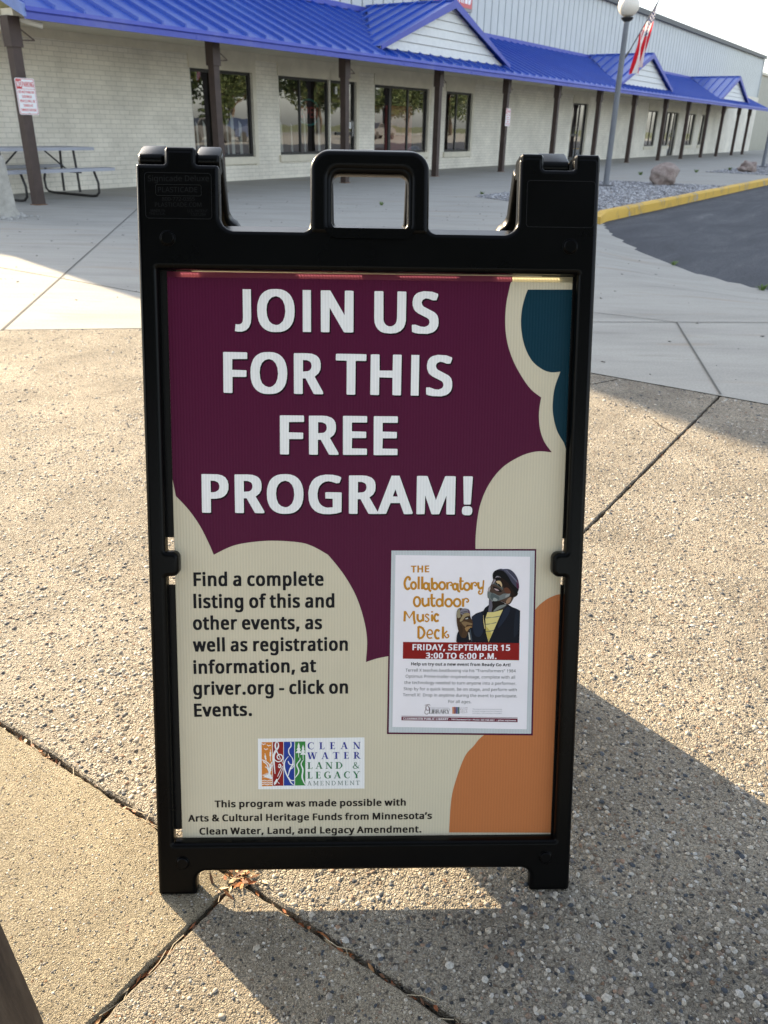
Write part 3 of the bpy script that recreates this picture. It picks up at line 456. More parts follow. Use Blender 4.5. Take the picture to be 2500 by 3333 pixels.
# ------------------------------------------------------------------ ground materials
def ramp(n, stops, interp='LINEAR'):
    r = n.new('ShaderNodeValToRGB'); r.color_ramp.interpolation = interp
    e = r.color_ramp.elements
    while len(e) < len(stops): e.new(0.5)
    for k, (p, c) in enumerate(stops): e[k].position = p; e[k].color = (*c, 1)
    return r
STONES = [(0.0,(.46,.41,.33)),(.16,(.33,.30,.26)),(.26,(.55,.50,.42)),(.38,(.13,.12,.115)),(.47,(.38,.34,.28)),(.57,(.52,.495,.44)),(.65,(.058,.068,.082)),
          (.75,(.38,.33,.26)),(.83,(.24,.175,.13)),(.88,(.53,.51,.47)),(.94,(.11,.12,.135)),(.97,(.33,.22,.15))]
def aggregate(name, cell, tint, stone_mix, bump, blot=0.25):
    M = bpy.data.materials.new(name); M.use_nodes = True; n = M.node_tree.nodes; l = M.node_tree.links; b = n['Principled BSDF']
    b.inputs['Roughness'].default_value = 0.85; b.inputs['Specular IOR Level'].default_value = 0.25
    g = n.new('ShaderNodeNewGeometry'); P = g.outputs['Position']
    def vor(sc, feat='F1'):
        v = n.new('ShaderNodeTexVoronoi'); v.feature = feat; v.inputs['Scale'].default_value = sc; l.new(P, v.inputs['Vector']); return v
    v1 = vor(1/cell); v2 = vor(2.9/cell); e1 = vor(1/cell, 'DISTANCE_TO_EDGE')
    sep = n.new('ShaderNodeSeparateColor'); l.new(v1.outputs['Color'], sep.inputs[0])
    rs = ramp(n, STONES, 'CONSTANT'); l.new(sep.outputs[0], rs.inputs[0])
    sep2 = n.new('ShaderNodeSeparateColor'); l.new(v2.outputs['Color'], sep2.inputs[0])
    rp = ramp(n, [(0,(.17,.155,.13)),(.25,(.29,.265,.22)),(.6,(.38,.35,.29)),(.85,(.46,.43,.37)),(1,(.22,.19,.16))]); l.new(sep2.outputs[0], rp.inputs[0])
    th = n.new('ShaderNodeMapRange'); th.inputs[1].default_value = .05; th.inputs[2].default_value = .22; l.new(e1.outputs['Distance'], th.inputs[0])
    ex = n.new('ShaderNodeMath'); ex.operation = 'LESS_THAN'; ex.inputs[1].default_value = stone_mix; l.new(sep.outputs[1], ex.inputs[0])
    mk = n.new('ShaderNodeMath'); mk.operation = 'MULTIPLY'; l.new(th.outputs[0], mk.inputs[0]); l.new(ex.outputs[0], mk.inputs[1])
    mx = n.new('ShaderNodeMix'); mx.data_type = 'RGBA'; l.new(mk.outputs[0], mx.inputs['Factor']); l.new(rp.outputs[0], mx.inputs['A']); l.new(rs.outputs[0], mx.inputs['B'])
    t = n.new('ShaderNodeTexNoise'); t.inputs['Scale'].default_value = 2.2; t.inputs['Detail'].default_value = 7; t.inputs['Roughness'].default_value = .7; l.new(P, t.inputs['Vector'])
    mr = n.new('ShaderNodeMapRange'); mr.inputs[1].default_value = .3; mr.inputs[2].default_value = .7; mr.inputs[3].default_value = 1-blot; mr.inputs[4].default_value = 1+blot*.7; l.new(t.outputs[0], mr.inputs[0])
    tn = n.new('ShaderNodeMix'); tn.data_type = 'RGBA'; tn.blend_type = 'MULTIPLY'; tn.inputs['Factor'].default_value = 1
    l.new(mx.outputs['Result'], tn.inputs['A']); tn.inputs['B'].default_value = (*tint, 1)
    sc = n.new('ShaderNodeVectorMath'); sc.operation = 'SCALE'; l.new(tn.outputs['Result'], sc.inputs[0]); l.new(mr.outputs[0], sc.inputs['Scale'])
    l.new(sc.outputs[0], b.inputs['Base Color'])
    # relief: stones, sand, pits
    h1 = n.new('ShaderNodeMath'); h1.operation = 'MULTIPLY'; l.new(mk.outputs[0], h1.inputs[0]); h1.inputs[1].default_value = .9
    h2 = n.new('ShaderNodeMath'); h2.operation = 'MULTIPLY_ADD'; l.new(v2.outputs['Distance'], h2.inputs[0]); h2.inputs[1].default_value = -.75; l.new(h1.outputs[0], h2.inputs[2])
    t2 = n.new('ShaderNodeTexNoise'); t2.inputs['Scale'].default_value = .8/cell; t2.inputs['Detail'].default_value = 5; l.new(P, t2.inputs['Vector'])
    h3 = n.new('ShaderNodeMath'); h3.operation = 'ADD'; l.new(h2.outputs[0], h3.inputs[0]); l.new(t2.outputs[0], h3.inputs[1])
    bp = n.new('ShaderNodeBump'); bp.inputs['Strength'].default_value = bump; bp.inputs['Distance'].default_value = cell*.8
    l.new(h3.outputs[0], bp.inputs['Height']); l.new(bp.outputs[0], b.inputs['Normal'])
    return M
M_COARSE = aggregate('coarse_exposed_aggregate', .0072, (.91, .875, .83), .58, 1.0, .42)
M_FINE = aggregate('fine_exposed_aggregate', .0046, (.86, .80, .665), .22, 1.0, .40)
M_MIX = aggregate('mixed_exposed_aggregate', .0056, (.88, .83, .75), .40, 1.0, .40)
def stones_mat(name, stops, rough=.7, scale=1.0):
    M = bpy.data.materials.new(name); M.use_nodes = True; n = M.node_tree.nodes; l = M.node_tree.links; b = n['Principled BSDF']
    b.inputs['Roughness'].default_value = rough; b.inputs['Specular IOR Level'].default_value = .35
    g = n.new('ShaderNodeNewGeometry'); r = ramp(n, stops, 'CONSTANT'); l.new(g.outputs['Random Per Island'], r.inputs[0])
    t = n.new('ShaderNodeTexNoise'); t.inputs['Scale'].default_value = 350*scale; t.inputs['Detail'].default_value = 3; l.new(g.outputs['Position'], t.inputs['Vector'])
    mr = n.new('ShaderNodeMapRange'); mr.inputs[1].default_value=.3; mr.inputs[2].default_value=.7; mr.inputs[3].default_value = .72; mr.inputs[4].default_value = 1.2; l.new(t.outputs[0], mr.inputs[0])
    s = n.new('ShaderNodeVectorMath'); s.operation = 'SCALE'; l.new(r.outputs[0], s.inputs[0]); l.new(mr.outputs[0], s.inputs['Scale']); l.new(s.outputs[0], b.inputs['Base Color'])
    bp = n.new('ShaderNodeBump'); bp.inputs['Strength'].default_value = .35; bp.inputs['Distance'].default_value = .002/scale; l.new(t.outputs[0], bp.inputs['Height']); l.new(bp.outputs[0], b.inputs['Normal'])
    return M
M_PEB = stones_mat('river_pebbles', [(p, tuple(c*.80 for c in q)) for p, q in STONES])
M_GRAVEL = stones_mat('grey_gravel', [(0,(.30,.30,.31)),(.2,(.20,.20,.215)),(.4,(.42,.42,.43)),(.6,(.14,.14,.15)),(.7,(.52,.52,.53)),(.85,(.25,.235,.225))], .8, .2)
M_CONC = mat('broom_concrete', (.42, .41, .385), .9, .2, noise_amt=.11, noise_scale=1.7, bump=.25, bump_scale=220)
# stains of its own: rusty smears
def concrete():
    M = bpy.data.materials.new('walk_concrete'); M.use_nodes = True; n = M.node_tree.nodes; l = M.node_tree.links; b = n['Principled BSDF']
    b.inputs['Roughness'].default_value = .9; b.inputs['Specular IOR Level'].default_value = .2
    g = n.new('ShaderNodeNewGeometry'); P = g.outputs['Position']
    mp = n.new('ShaderNodeMapping'); mp.inputs['Scale'].default_value = (.5, 2.2, 1); mp.inputs['Rotation'].default_value = (0, 0, .1); l.new(P, mp.inputs[0])
    t = n.new('ShaderNodeTexNoise'); t.inputs['Scale'].default_value = 1.6; t.inputs['Detail'].default_value = 8; t.inputs['Roughness'].default_value = .68; l.new(mp.outputs[0], t.inputs['Vector'])
    r = ramp(n, [(.2,(.20,.193,.176)),(.38,(.298,.289,.263)),(.6,(.352,.342,.311)),(.8,(.235,.222,.195))]); l.new(t.outputs[0], r.inputs[0])
    t2 = n.new('ShaderNodeTexNoise'); t2.inputs['Scale'].default_value = 1.1; t2.inputs['Detail'].default_value = 5; t2.inputs['Distortion'].default_value = 1.2; l.new(mp.outputs[0], t2.inputs['Vector'])
    s = n.new('ShaderNodeMapRange'); s.inputs[1].default_value = .60; s.inputs[2].default_value = .74; s.inputs[4].default_value = .6; l.new(t2.outputs[0], s.inputs[0])
    mx = n.new('ShaderNodeMix'); mx.data_type = 'RGBA'; l.new(s.outputs[0], mx.inputs['Factor']); l.new(r.outputs[0], mx.inputs['A']); mx.inputs['B'].default_value = (.29,.235,.18,1)
    t3 = n.new('ShaderNodeTexNoise'); t3.inputs['Scale'].default_value = 90; t3.inputs['Detail'].default_value = 3; l.new(P, t3.inputs['Vector'])
    mr = n.new('ShaderNodeMapRange'); mr.inputs[1].default_value = .3; mr.inputs[2].default_value = .7; mr.inputs[3].default_value = .88; mr.inputs[4].default_value = 1.08; l.new(t3.outputs[0], mr.inputs[0])
    v = n.new('ShaderNodeVectorMath'); v.operation = 'SCALE'; l.new(mx.outputs['Result'], v.inputs[0]); l.new(mr.outputs[0], v.inputs['Scale']); l.new(v.outputs[0], b.inputs['Base Color'])
    bp = n.new('ShaderNodeBump'); bp.inputs['Strength'].default_value = .3; bp.inputs['Distance'].default_value = .004; l.new(t3.outputs[0], bp.inputs['Height']); l.new(bp.outputs[0], b.inputs['Normal'])
    return M
M_CONC = concrete()
def asphalt():
    M = bpy.data.materials.new('asphalt'); M.use_nodes = True; n = M.node_tree.nodes; l = M.node_tree.links; b = n['Principled BSDF']
    b.inputs['Roughness'].default_value = .85; b.inputs['Specular IOR Level'].default_value = .3
    tc = n.new('ShaderNodeTexCoord'); P = tc.outputs['Object']
    mp = n.new('ShaderNodeMapping'); mp.inputs['Scale'].default_value = (.5, 1.8, 1); mp.inputs['Rotation'].default_value = (0, 0, .5); l.new(P, mp.inputs[0])
    t = n.new('ShaderNodeTexNoise'); t.inputs['Scale'].default_value = .9; t.inputs['Detail'].default_value = 8; t.inputs['Roughness'].default_value = .7; t.inputs['Distortion'].default_value = .8; l.new(mp.outputs[0], t.inputs['Vector'])
    r = ramp(n, [(.3,(.030,.033,.041)),(.48,(.042,.046,.056)),(.6,(.060,.064,.074)),(.70,(.13,.13,.135))]); l.new(t.outputs[0], r.inputs[0])
    t3 = n.new('ShaderNodeTexNoise'); t3.inputs['Scale'].default_value = 70; t3.inputs['Detail'].default_value = 4; l.new(P, t3.inputs['Vector'])
    mr = n.new('ShaderNodeMapRange'); mr.inputs[1].default_value = .3; mr.inputs[2].default_value = .7; mr.inputs[3].default_value = .55; mr.inputs[4].default_value = 1.55; l.new(t3.outputs[0], mr.inputs[0])
    v = n.new('ShaderNodeVectorMath'); v.operation = 'SCALE'; l.new(r.outputs[0], v.inputs[0]); l.new(mr.outputs[0], v.inputs['Scale']); l.new(v.outputs[0], b.inputs['Base Color'])
    bp = n.new('ShaderNodeBump'); bp.inputs['Strength'].default_value = .7; bp.inputs['Distance'].default_value = .008; l.new(t3.outputs[0], bp.inputs['Height']); l.new(bp.outputs[0], b.inputs['Normal'])
    return M
M_ASPH = asphalt()
M_DIRT = mat('joint_dirt', (.055, .045, .035), .95, .1, noise_amt=.4, noise_scale=60, bump=.8, bump_scale=200)

# ------------------------------------------------------------------ ground
mb = MB(); mb.quad((-900,-900,-.45),(900,-900,-.45),(900,900,-.45),(-900,900,-.45))
single('ground', mb, mat('far_ground', (.12,.13,.07), .95, .1, noise_amt=.3, noise_scale=.2), 0, 0, 0, kind='structure')
mb = MB(); mb.quad((-7,-7,-.028),(4.3,-7,-.028),(4.3,13,-.028),(-7,13,-.028))
single('joint_dirt_bed', mb, M_DIRT, 0, 0, 0, kind='structure')
def slab(name, poly, M, gap=.0045, z=0.0, skirt=.06, jit=.0055, step=.014):
    N = len(poly); cx = sum(p[0] for p in poly)/N; cy = sum(p[1] for p in poly)/N; pts = []
    ins = []
    A = sum(poly[i][0]*poly[(i+1)%N][1]-poly[(i+1)%N][0]*poly[i][1] for i in range(N))
    if A < 0: poly = poly[::-1]
    for i in range(N):
        P = Vector(poly[i]); a = (P-Vector(poly[i-1])).normalized(); b = (Vector(poly[(i+1)%N])-P).normalized()
        n1 = Vector((-a.y, a.x)); n2 = Vector((-b.y, b.x)); k = 1+n1.dot(n2)
        ins.append(P + (n1+n2)*(gap/k))
    for i in range(N):
        a, b = ins[i], ins[(i+1)%N]; t = (b-a).normalized(); nn = Vector((-t.y, t.x)); L = (b-a).length
        st = step if L < 9 else step*2
        for k in range(max(1, int(L/st))):
            q = a + (b-a)*(k/max(1, int(L/st)))
            j = (noise.noise(Vector((q.x*22, q.y*22, 3)))*.7 + noise.noise(Vector((q.x*70, q.y*70, 9)))*.5)*jit
            pts.append(q + nn*(j + (.004 if k == 0 else 0)))
    n = len(pts); cen = Vector((cx, cy))
    mb = MB(); vs = []
    outline = [(q.x, q.y) for q in pts]
    tri = tessellate_polygon([[Vector((x, y, 0)) for x, y in outline]])
    inn = []
    for i in range(n):
        t = (pts[(i+1)%n]-pts[i-1]).normalized(); inn.append(pts[i] + Vector((-t.y, t.x))*.004)
    vs = [(q.x, q.y, z) for q in inn] + [(q.x, q.y, z-.004) for q in pts] + [(q.x, q.y, z-skirt) for q in pts]
    fs = []
    for a, b, c in tri:
        cr = (pts[b].x-pts[a].x)*(pts[c].y-pts[a].y)-(pts[b].y-pts[a].y)*(pts[c].x-pts[a].x)
        fs.append((a, b, c) if cr > 0 else (a, c, b))
    for r in (0, n):
        for i in range(n): fs.append((r+i, r+n+i, r+n+(i+1)%n, r+(i+1)%n))
    mb.add(vs, fs)
    return single(name, mb, M, 0, 0, 0, kind='structure')
JA, JP = .652, .707
S1 = [(JA,JP),(3.98,JP),(3.98,3.08),(JA,6.79)]
S2 = [(-6.5,JP),(JA,JP),(JA,6.79),(-1.17,8.81),(-5,13),(-6.5,13)]
S3 = [(-6.5,-6.5),(JA,-6.5),(JA,JP),(-6.5,JP)]
S4 = [(JA,-6.5),(3.98,-6.5),(3.98,JP),(JA,JP)]
slab('pavement', S1, M_COARSE); slab('pavement', S2, M_FINE); slab('pavement', S3, M_MIX); slab('pavement', S4, M_COARSE)
# concrete walk with an apron dipping to the asphalt
ACP = [-12, 0, 1.2, 2.06, 2.84, 3.75, 4.4, 5.0]; ACA = [7.45, 7.6, 8.03, 8.64, 9.67, 11.2, 12.6, 13.2]
def ac(p): return float(np.interp(p, ACP, ACA))
def zc(a, p):
    if p > 4.75: return 0.0
    d = (a - ac(p)) * .8
    t = min(1, max(0, (d + 1.6) / 1.6)); z = -.125 * t*t*(3-2*t)
    if d > 0: z = -.125 - min(.25, d*.6)
    k = min(1, max(0, (4.75 - p) / .25)); 
    return z * k
mb = MB()
ga = list(np.arange(3.986, 18, .15)) + [18, 24, 30, 45, 70, 95]; gp = list(np.arange(-11, 5.0, .12)) + [5, 7, 9, 11, 13.2]
W_ = len(ga)
mb.v = [(a, p, zc(a, p)) for p in gp for a in ga]
mb.f = [(j*W_+i, j*W_+i+1, (j+1)*W_+i+1, (j+1)*W_+i) for j in range(len(gp)-1) for i in range(W_-1)]
single('concrete_walk', mb, M_CONC, 0, 0, 0, kind='structure', smooth=180)
mb = MB(); mb.add([(3.974,3.10,0),(3.974,13.2,0),(-5.1,13.2,0)], [(0,1,2)]); mb.add([(-5.1,13.2,-.1),(3.974,3.1,-.1)], []); mb.f.append((0,2,3,4))
single('concrete_walk', mb, M_CONC, 0, 0, 0, kind='structure')
mb = MB(); mb.quad((5,-12,-.125),(140,-12,-.125),(140,4.42,-.125),(5,4.42,-.125))
mb.quad((-70,-12,-.125),(5,-12,-.125),(5,-9,-.125),(-70,-9,-.125))
single('asphalt_lot', mb, M_ASPH, 0, 0, 0, kind='structure')
mb = MB(); mb.quad((-90,-70,-.13),(160,-70,-.13),(160,-12,-.13),(-90,-12,-.13))
single('bounce_lot', mb, mat('pale_bounce_lot', (.27,.26,.235), .9, .2, noise_amt=.15, noise_scale=.6), 0, 0, 0, kind='structure')  # unseen far lot, made pale to bounce sunlight onto the store wall
# tooled joints
M_JOINT = mat('tooled_joint', (.13,.125,.115), .95, .1)
def strip(name, pts, wd, z, M, jit=0.0):
    q = []
    for i in range(len(pts)-1):
        a, b = Vector(pts[i]), Vector(pts[i+1]); k = max(1, int((b-a).length/.04)) if jit else 1
        for j in range(k): q.append(a+(b-a)*(j/k))
    q.append(Vector(pts[-1])); vs = []; n = len(q)
    for i, p in enumerate(q):
        t = (q[min(i+1,n-1)]-q[max(i-1,0)]).normalized(); nn = Vector((-t.y, t.x))
        o = jit*noise.noise(Vector((p.x*9, p.y*9, 1.7))); wv = wd*(1+(.6*noise.noise(Vector((p.x*15, p.y*15, 5))) if jit else 0))
        for s in (-1, 1):
            r = p+nn*(o+s*wv/2); vs.append((r.x, r.y, z + zc(r.x, r.y) if r.x > 3.98 else z))
    mb = MB().add(vs, [(2*i, 2*i+2, 2*i+3, 2*i+1) for i in range(n-1)])
    return single(name, mb, M, 0, 0, 0, kind='structure')
strip('pavement_joint', [(2.68,4.52),(7.15,8.76),(11.2,12.6)], .013, .003, M_JOINT)
strip('pavement_joint', [(5.5,1.34),(4.0,.71)], .012, .004, M_JOINT)
strip('pavement_joint', [(4.6,2.8),(5.17,1.76),(5.89,.84),(6.8,-.5)], .010, .004, M_JOINT)
strip('pavement_joint', [(5.5,1.34),(5.32,3.2),(5.1,5)], .008, .004, M_JOINT)
strip('pavement_crack', [(3.95,1.20),(3.80,1.27),(3.55,1.62),(3.4,2.1)], .008, .0012, M_DIRT, .012)
strip('pavement_crack', [(3.47,.90),(3.36,.80),(3.29,.71)], .005, .0012, M_DIRT, .008)
# kerb with chipped yellow paint
def kerb_mat():
    M = bpy.data.materials.new('yellow_kerb_paint'); M.use_nodes = True; n = M.node_tree.nodes; l = M.node_tree.links; b = n['Principled BSDF']
    b.inputs['Roughness'].default_value = .75
    g = n.new('ShaderNodeNewGeometry'); t = n.new('ShaderNodeTexNoise'); t.inputs['Scale'].default_value = 1.9; t.inputs['Detail'].default_value = 10; t.inputs['Roughness'].default_value = .72; l.new(g.outputs['Position'], t.inputs['Vector'])
    r = ramp(n, [(.0,(.60,.37,.045)),(.50,(.62,.385,.055)),(.575,(.46,.29,.06)),(.61,(.36,.33,.28)),(.72,(.22,.20,.17))]); l.new(t.outputs[0], r.inputs[0]); l.new(r.outputs[0], b.inputs['Base Color'])
    bp = n.new('ShaderNodeBump'); bp.inputs['Strength'].default_value = .6; bp.inputs['Distance'].default_value = .02; l.new(t.outputs[0], bp.inputs['Height']); l.new(bp.outputs[0], b.inputs['Normal'])
    return M
M_KERB = kerb_mat()
mb = MB(); KA = [12.15, 12.4, 12.7, 13.2] + list(np.arange(14, 96, 1.5)); prof = [(4.385,-.16),(4.395,.0),(4.425,.028),(4.52,.028),(4.55,.0),(4.56,-.1)]
for a in KA:
    k = min(1, (a-12.1)/.5)
    for p, z in prof:
        mb.v.append((a, p - (.10*(1-k) if a < 12.6 else 0) + .012*noise.noise(Vector((a, p*9, 0))), (z if z < 0 else -.02+(z+.02)*k) + .008*noise.noise(Vector((a*2, p*20, 4)))))
n = len(prof)
mb.f = [(i*n+j, (i+1)*n+j, (i+1)*n+j+1, i*n+j+1) for i in range(len(KA)-1) for j in range(n-1)] + [tuple(range(n))]
o = single('kerb', mb, M_KERB, 0, 0, 0, kind='structure', smooth=40)
# gravel beds
BED1 = [(12.55,4.56),(13.9,7.35),(20.9,7.38),(21.3,4.56)]; BED2 = [(28.1,4.56),(28.45,6.85),(46,6.9),(46,4.56)]
for bd in (BED1, BED2):
    mb = MB(); mb.add([(a, p, .006) for a, p in bd], [(0,3,2,1)])
    single('gravel_bed', mb, mat('gravel_base', (.23,.23,.235), .95, .1, noise_amt=.5, noise_scale=30, bump=1.0, bump_scale=60), 0, 0, 0, kind='structure')

def scatter(name, X, Y, Z, R, M, label, segs=7, seed=1, flat=.78, apw=False):
    rg = np.random.default_rng(seed); N = len(X); k = segs
    an = np.arange(k)*2*np.pi/k
    ring = lambda r, z: np.stack([r*np.cos(an), r*np.sin(an), np.full(k, z)], 1)
    T = np.vstack([ring(1, -.35), ring(.96, .12), ring(.62, .46), [[0, 0, .6]]]); nv = len(T)
    F = []
    for r in (0, 1):
        for i in range(k): F.append((r*k+i, r*k+(i+1) % k, (r+1)*k+(i+1) % k, (r+1)*k+i))
    quads = np.array(F); tris = np.array([(2*k+i, 2*k+(i+1) % k, 3*k) for i in range(k)])
    asp = rg.uniform(.62, 1, N); rot = rg.uniform(0, 6.28, N); h = flat*rg.uniform(.7, 1.25, N)
    V = np.repeat(T[None], N, 0) * (1 + rg.normal(0, .09, (N, nv, 1)))
    V[:, :, 1] *= asp[:, None]; V[:, :, 2] *= h[:, None]
    c, s = np.cos(rot)[:, None], np.sin(rot)[:, None]
    x = V[:, :, 0]*c - V[:, :, 1]*s; y = V[:, :, 0]*s + V[:, :, 1]*c
    tl = rg.normal(0, .18, (N, 2)); z = V[:, :, 2] + x*tl[:, :1] + y*tl[:, 1:]
    W = np.stack([X[:, None]+x*R[:, None], Y[:, None]+y*R[:, None], Z[:, None]+z*R[:, None]], 2).reshape(-1, 3)
    off = (np.arange(N)*nv)[:, None, None]
    q = (quads[None]+off).reshape(-1, 4); t = (tris[None]+off).reshape(-1, 3)
    me = bpy.data.meshes.new(name); me.vertices.add(len(W)); me.vertices.foreach_set('co', W.ravel().astype(np.float32))
    nl = q.size + t.size; me.loops.add(nl); me.loops.foreach_set('vertex_index', np.r_[q.ravel(), t.ravel()].astype(np.int32))
    npoly = len(q)+len(t); me.polygons.add(npoly)
    me.polygons.foreach_set('loop_start', np.r_[np.arange(len(q))*4, q.size+np.arange(len(t))*3].astype(np.int32))
    me.polygons.foreach_set('loop_total', np.r_[np.full(len(q), 4), np.full(len(t), 3)].astype(np.int32))
    me.polygons.foreach_set('use_smooth', np.ones(npoly, bool)); me.update(calc_edges=True); me.materials.append(M)
    o = bpy.data.objects.new(name, me); COL.objects.link(o)
    if apw: o.rotation_euler = (0, 0, BYAW)
    return setp(o, label, kind='stuff')
rg = np.random.default_rng(11)
D0, D1 = DA.x, DA.y
def to_ap(x, y): return x*D0+y*D1, -x*D1+y*D0
def field(n, x0, x1, y0, y1, r0, r1, pw=2.2, seed=3):
    g = np.random.default_rng(seed); x = g.uniform(x0, x1, n); y = g.uniform(y0, y1, n)
    keep = np.abs(x) < .56*y + .32; x, y = x[keep], y[keep]
    r = r0 + (r1-r0)*g.uniform(0, 1, len(x))**pw
    return x, y, r
XS, YS, RS = [], [], []
for (n, x0, x1, y0, y1, r0, r1, pw, sd, sel) in [
        (30000,-1.2,1.4,.6,1.75,.0016,.0062,2.0,1,'c'), (2600,-1.2,1.4,.6,2.0,.0045,.0086,2.4,2,'c'),
        (26000,-1.9,2.2,1.75,3.3,.003,.0075,2.2,4,'c'), (9000,-3,3,3.3,6,.005,.010,1.5,5,'c'),
        (30000,-1.2,.7,.58,1.5,.0010,.0026,3.0,6,'f'), (70,-1.2,.7,.58,1.5,.0035,.006,2.0,7,'f'),
        (15000,-.8,.5,.55,1.1,.0011,.0036,2.4,8,'m'), (230,-.8,.5,.55,1.1,.004,.0075,1.6,9,'m')]:
    x, y, r = field(n, x0, x1, y0, y1, r0, r1, pw, sd); a, p = to_ap(x, y)
    onc = (a > JA+.012) & (a < 3.965) & (np.abs(p-JP) > .012) & ((p < JP) | (p < 6.79-(a-JA)*1.1126-.02))
    onf = (a < JA-.012) & (p > JP+.012); onm = (a < JA-.012) & (p < JP-.012)
    k = {'c': onc, 'f': onf, 'm': onm}[sel]
    dn = np.array([noise.noise(Vector((i*2.3, j*2.3, 4.1)))*.55+noise.noise(Vector((i*6, j*6, 1.1)))*.35 for i, j in zip(x, y)])   # worn patches hold fewer stones
    k &= np.random.default_rng(sd+50).uniform(0, 1, len(x)) < .72+dn
    XS.append(x[k]); YS.append(y[k]); RS.append(r[k])
X = np.concatenate(XS); Y = np.concatenate(YS); R = np.concatenate(RS)
scatter('aggregate_pebbles', X, Y, -R*.12, R, M_PEB, 'small river pebbles set in the exposed aggregate pavement around the sandwich board')
def in_poly(px, py, poly):
    r = np.zeros(len(px), bool); n = len(poly)
    for i in range(n):
        x1, y1 = poly[i]; x2, y2 = poly[(i+1) % n]
        c = ((y1 <= py) & (py < y2)) | ((y2 <= py) & (py < y1)); xi = x1+(py-y1)*(x2-x1)/(y2-y1+1e-12); r ^= c & (px < xi)
    return r
for bd, n, lab, sd in ((BED1, 9000, 'grey crushed gravel bed around the nearer lamp post and boulder', 21), (BED2, 6500, 'grey crushed gravel bed around the farther lamp post', 22)):
    g = np.random.default_rng(sd); xs = [q[0] for q in bd]; a = g.uniform(min(xs), max(xs), n*2); p = g.uniform(4.58, 7.36, n*2); k = in_poly(a, p, bd); a, p = a[k][:n], p[k][:n]
    r = .012+.026*g.uniform(0, 1, len(a))**2; scatter('gravel', a, p, np.full(len(a), .008), r, M_GRAVEL, lab, 5, sd, .8, True)
# loose grit on the walk
g = np.random.default_rng(31); a = g.uniform(3, 14, 500); p = g.uniform(-1, 10, 500); zz = np.array([zc(i, j) for i, j in zip(a, p)]); k = (zz > -.11) & ((a > 4.05) | (p > 8.0-a*.9))
scatter('loose_grit', a[k], p[k], zz[k]+.002, g.uniform(.004, .014, k.sum()), mat('dark_grit', (.15,.14,.13), .9), 'loose specks of grit lying on the pale concrete walk', 5, 32, .5, True)
# leaf litter in the joints
M_LEAF = stones_mat('dry_leaf', [(0,(.30,.10,.035)),(.2,(.16,.075,.035)),(.4,(.42,.22,.09)),(.55,(.10,.055,.03)),(.7,(.45,.34,.20)),(.85,(.36,.13,.04)),(.95,(.55,.47,.34))], .6, .3)
mb = MB(); g = random.Random(5)
def leaf(a, p, z, L, wd, rot, tilt, curl):
    c, s = math.cos(rot), math.sin(rot); vs = []
    for i, (t, wv) in enumerate(((-.5,.05),(-.2,.8),(.12,1.0),(.5,.04))):
        for sgn in (-1, 0, 1):
            x = t*L; y = sgn*wv*wd/2; h = abs(sgn)*wv*wd*.35*curl + x*tilt + (t*t)*L*.5*curl
            vs.append((a+x*c-y*s, p+x*s+y*c, z+h))
    mb.add(vs, [(3*i+j, 3*i+j+1, 3*i+j+4, 3*i+j+3) for i in range(3) for j in range(2)])
for _ in range(330): leaf(JA+g.gauss(0,.0045), g.uniform(.0,1.9), g.uniform(-.020,-.004), g.uniform(.006,.017), g.uniform(.003,.007), g.gauss(1.57,.5), g.gauss(0,.3), g.uniform(-.6,1))
for _ in range(190): leaf(g.uniform(.1,.95), JP+g.gauss(0,.004), g.uniform(-.016,-.003), g.uniform(.008,.022), g.uniform(.002,.006), g.gauss(0,.35), g.gauss(0,.25), g.uniform(-.5,1))
for _ in range(60): leaf(JA+g.gauss(0,.016), JP+g.gauss(0,.016), g.uniform(-.01,.006), g.uniform(.01,.026), g.uniform(.004,.009), g.uniform(0,6), g.gauss(0,.35), g.uniform(-.3,1))
for _ in range(60): leaf(g.uniform(2.2,3.9), JP+g.gauss(0,.005), g.uniform(-.016,-.004), g.uniform(.01,.025), g.uniform(.003,.007), g.gauss(0,.6), g.gauss(0,.2), g.uniform(-.3,1))
single('leaf_litter', mb, M_LEAF, 0, 0, 0, 'dry brown and orange leaf litter packed in the pavement joints', kind='stuff', smooth=180)
# pine needles and stems
mb = MB()
for _ in range(46):
    a = JA+g.gauss(0,.004); p = g.uniform(.1,1.5); an = g.gauss(1.57,.35); L = g.uniform(.02,.05)
    if g.random() < .35: a, p, an = g.uniform(.2,.9), JP+g.gauss(0,.005), g.gauss(0,.3)
    z = g.uniform(-.008,.001); d = Vector((math.cos(an), math.sin(an), g.gauss(0,.08)))*L/2; b = Vector((-d.y, d.x, 0))*.2*g.gauss(0,1)
    q = Vector((a, p, z)); mb.tube([q-d, q+b, q+d], .0007, 4)
single('dry_stems', mb, mat('straw', (.42,.35,.24), .7), 0, 0, 0, 'thin straw coloured stems lying along the pavement joints', kind='stuff')

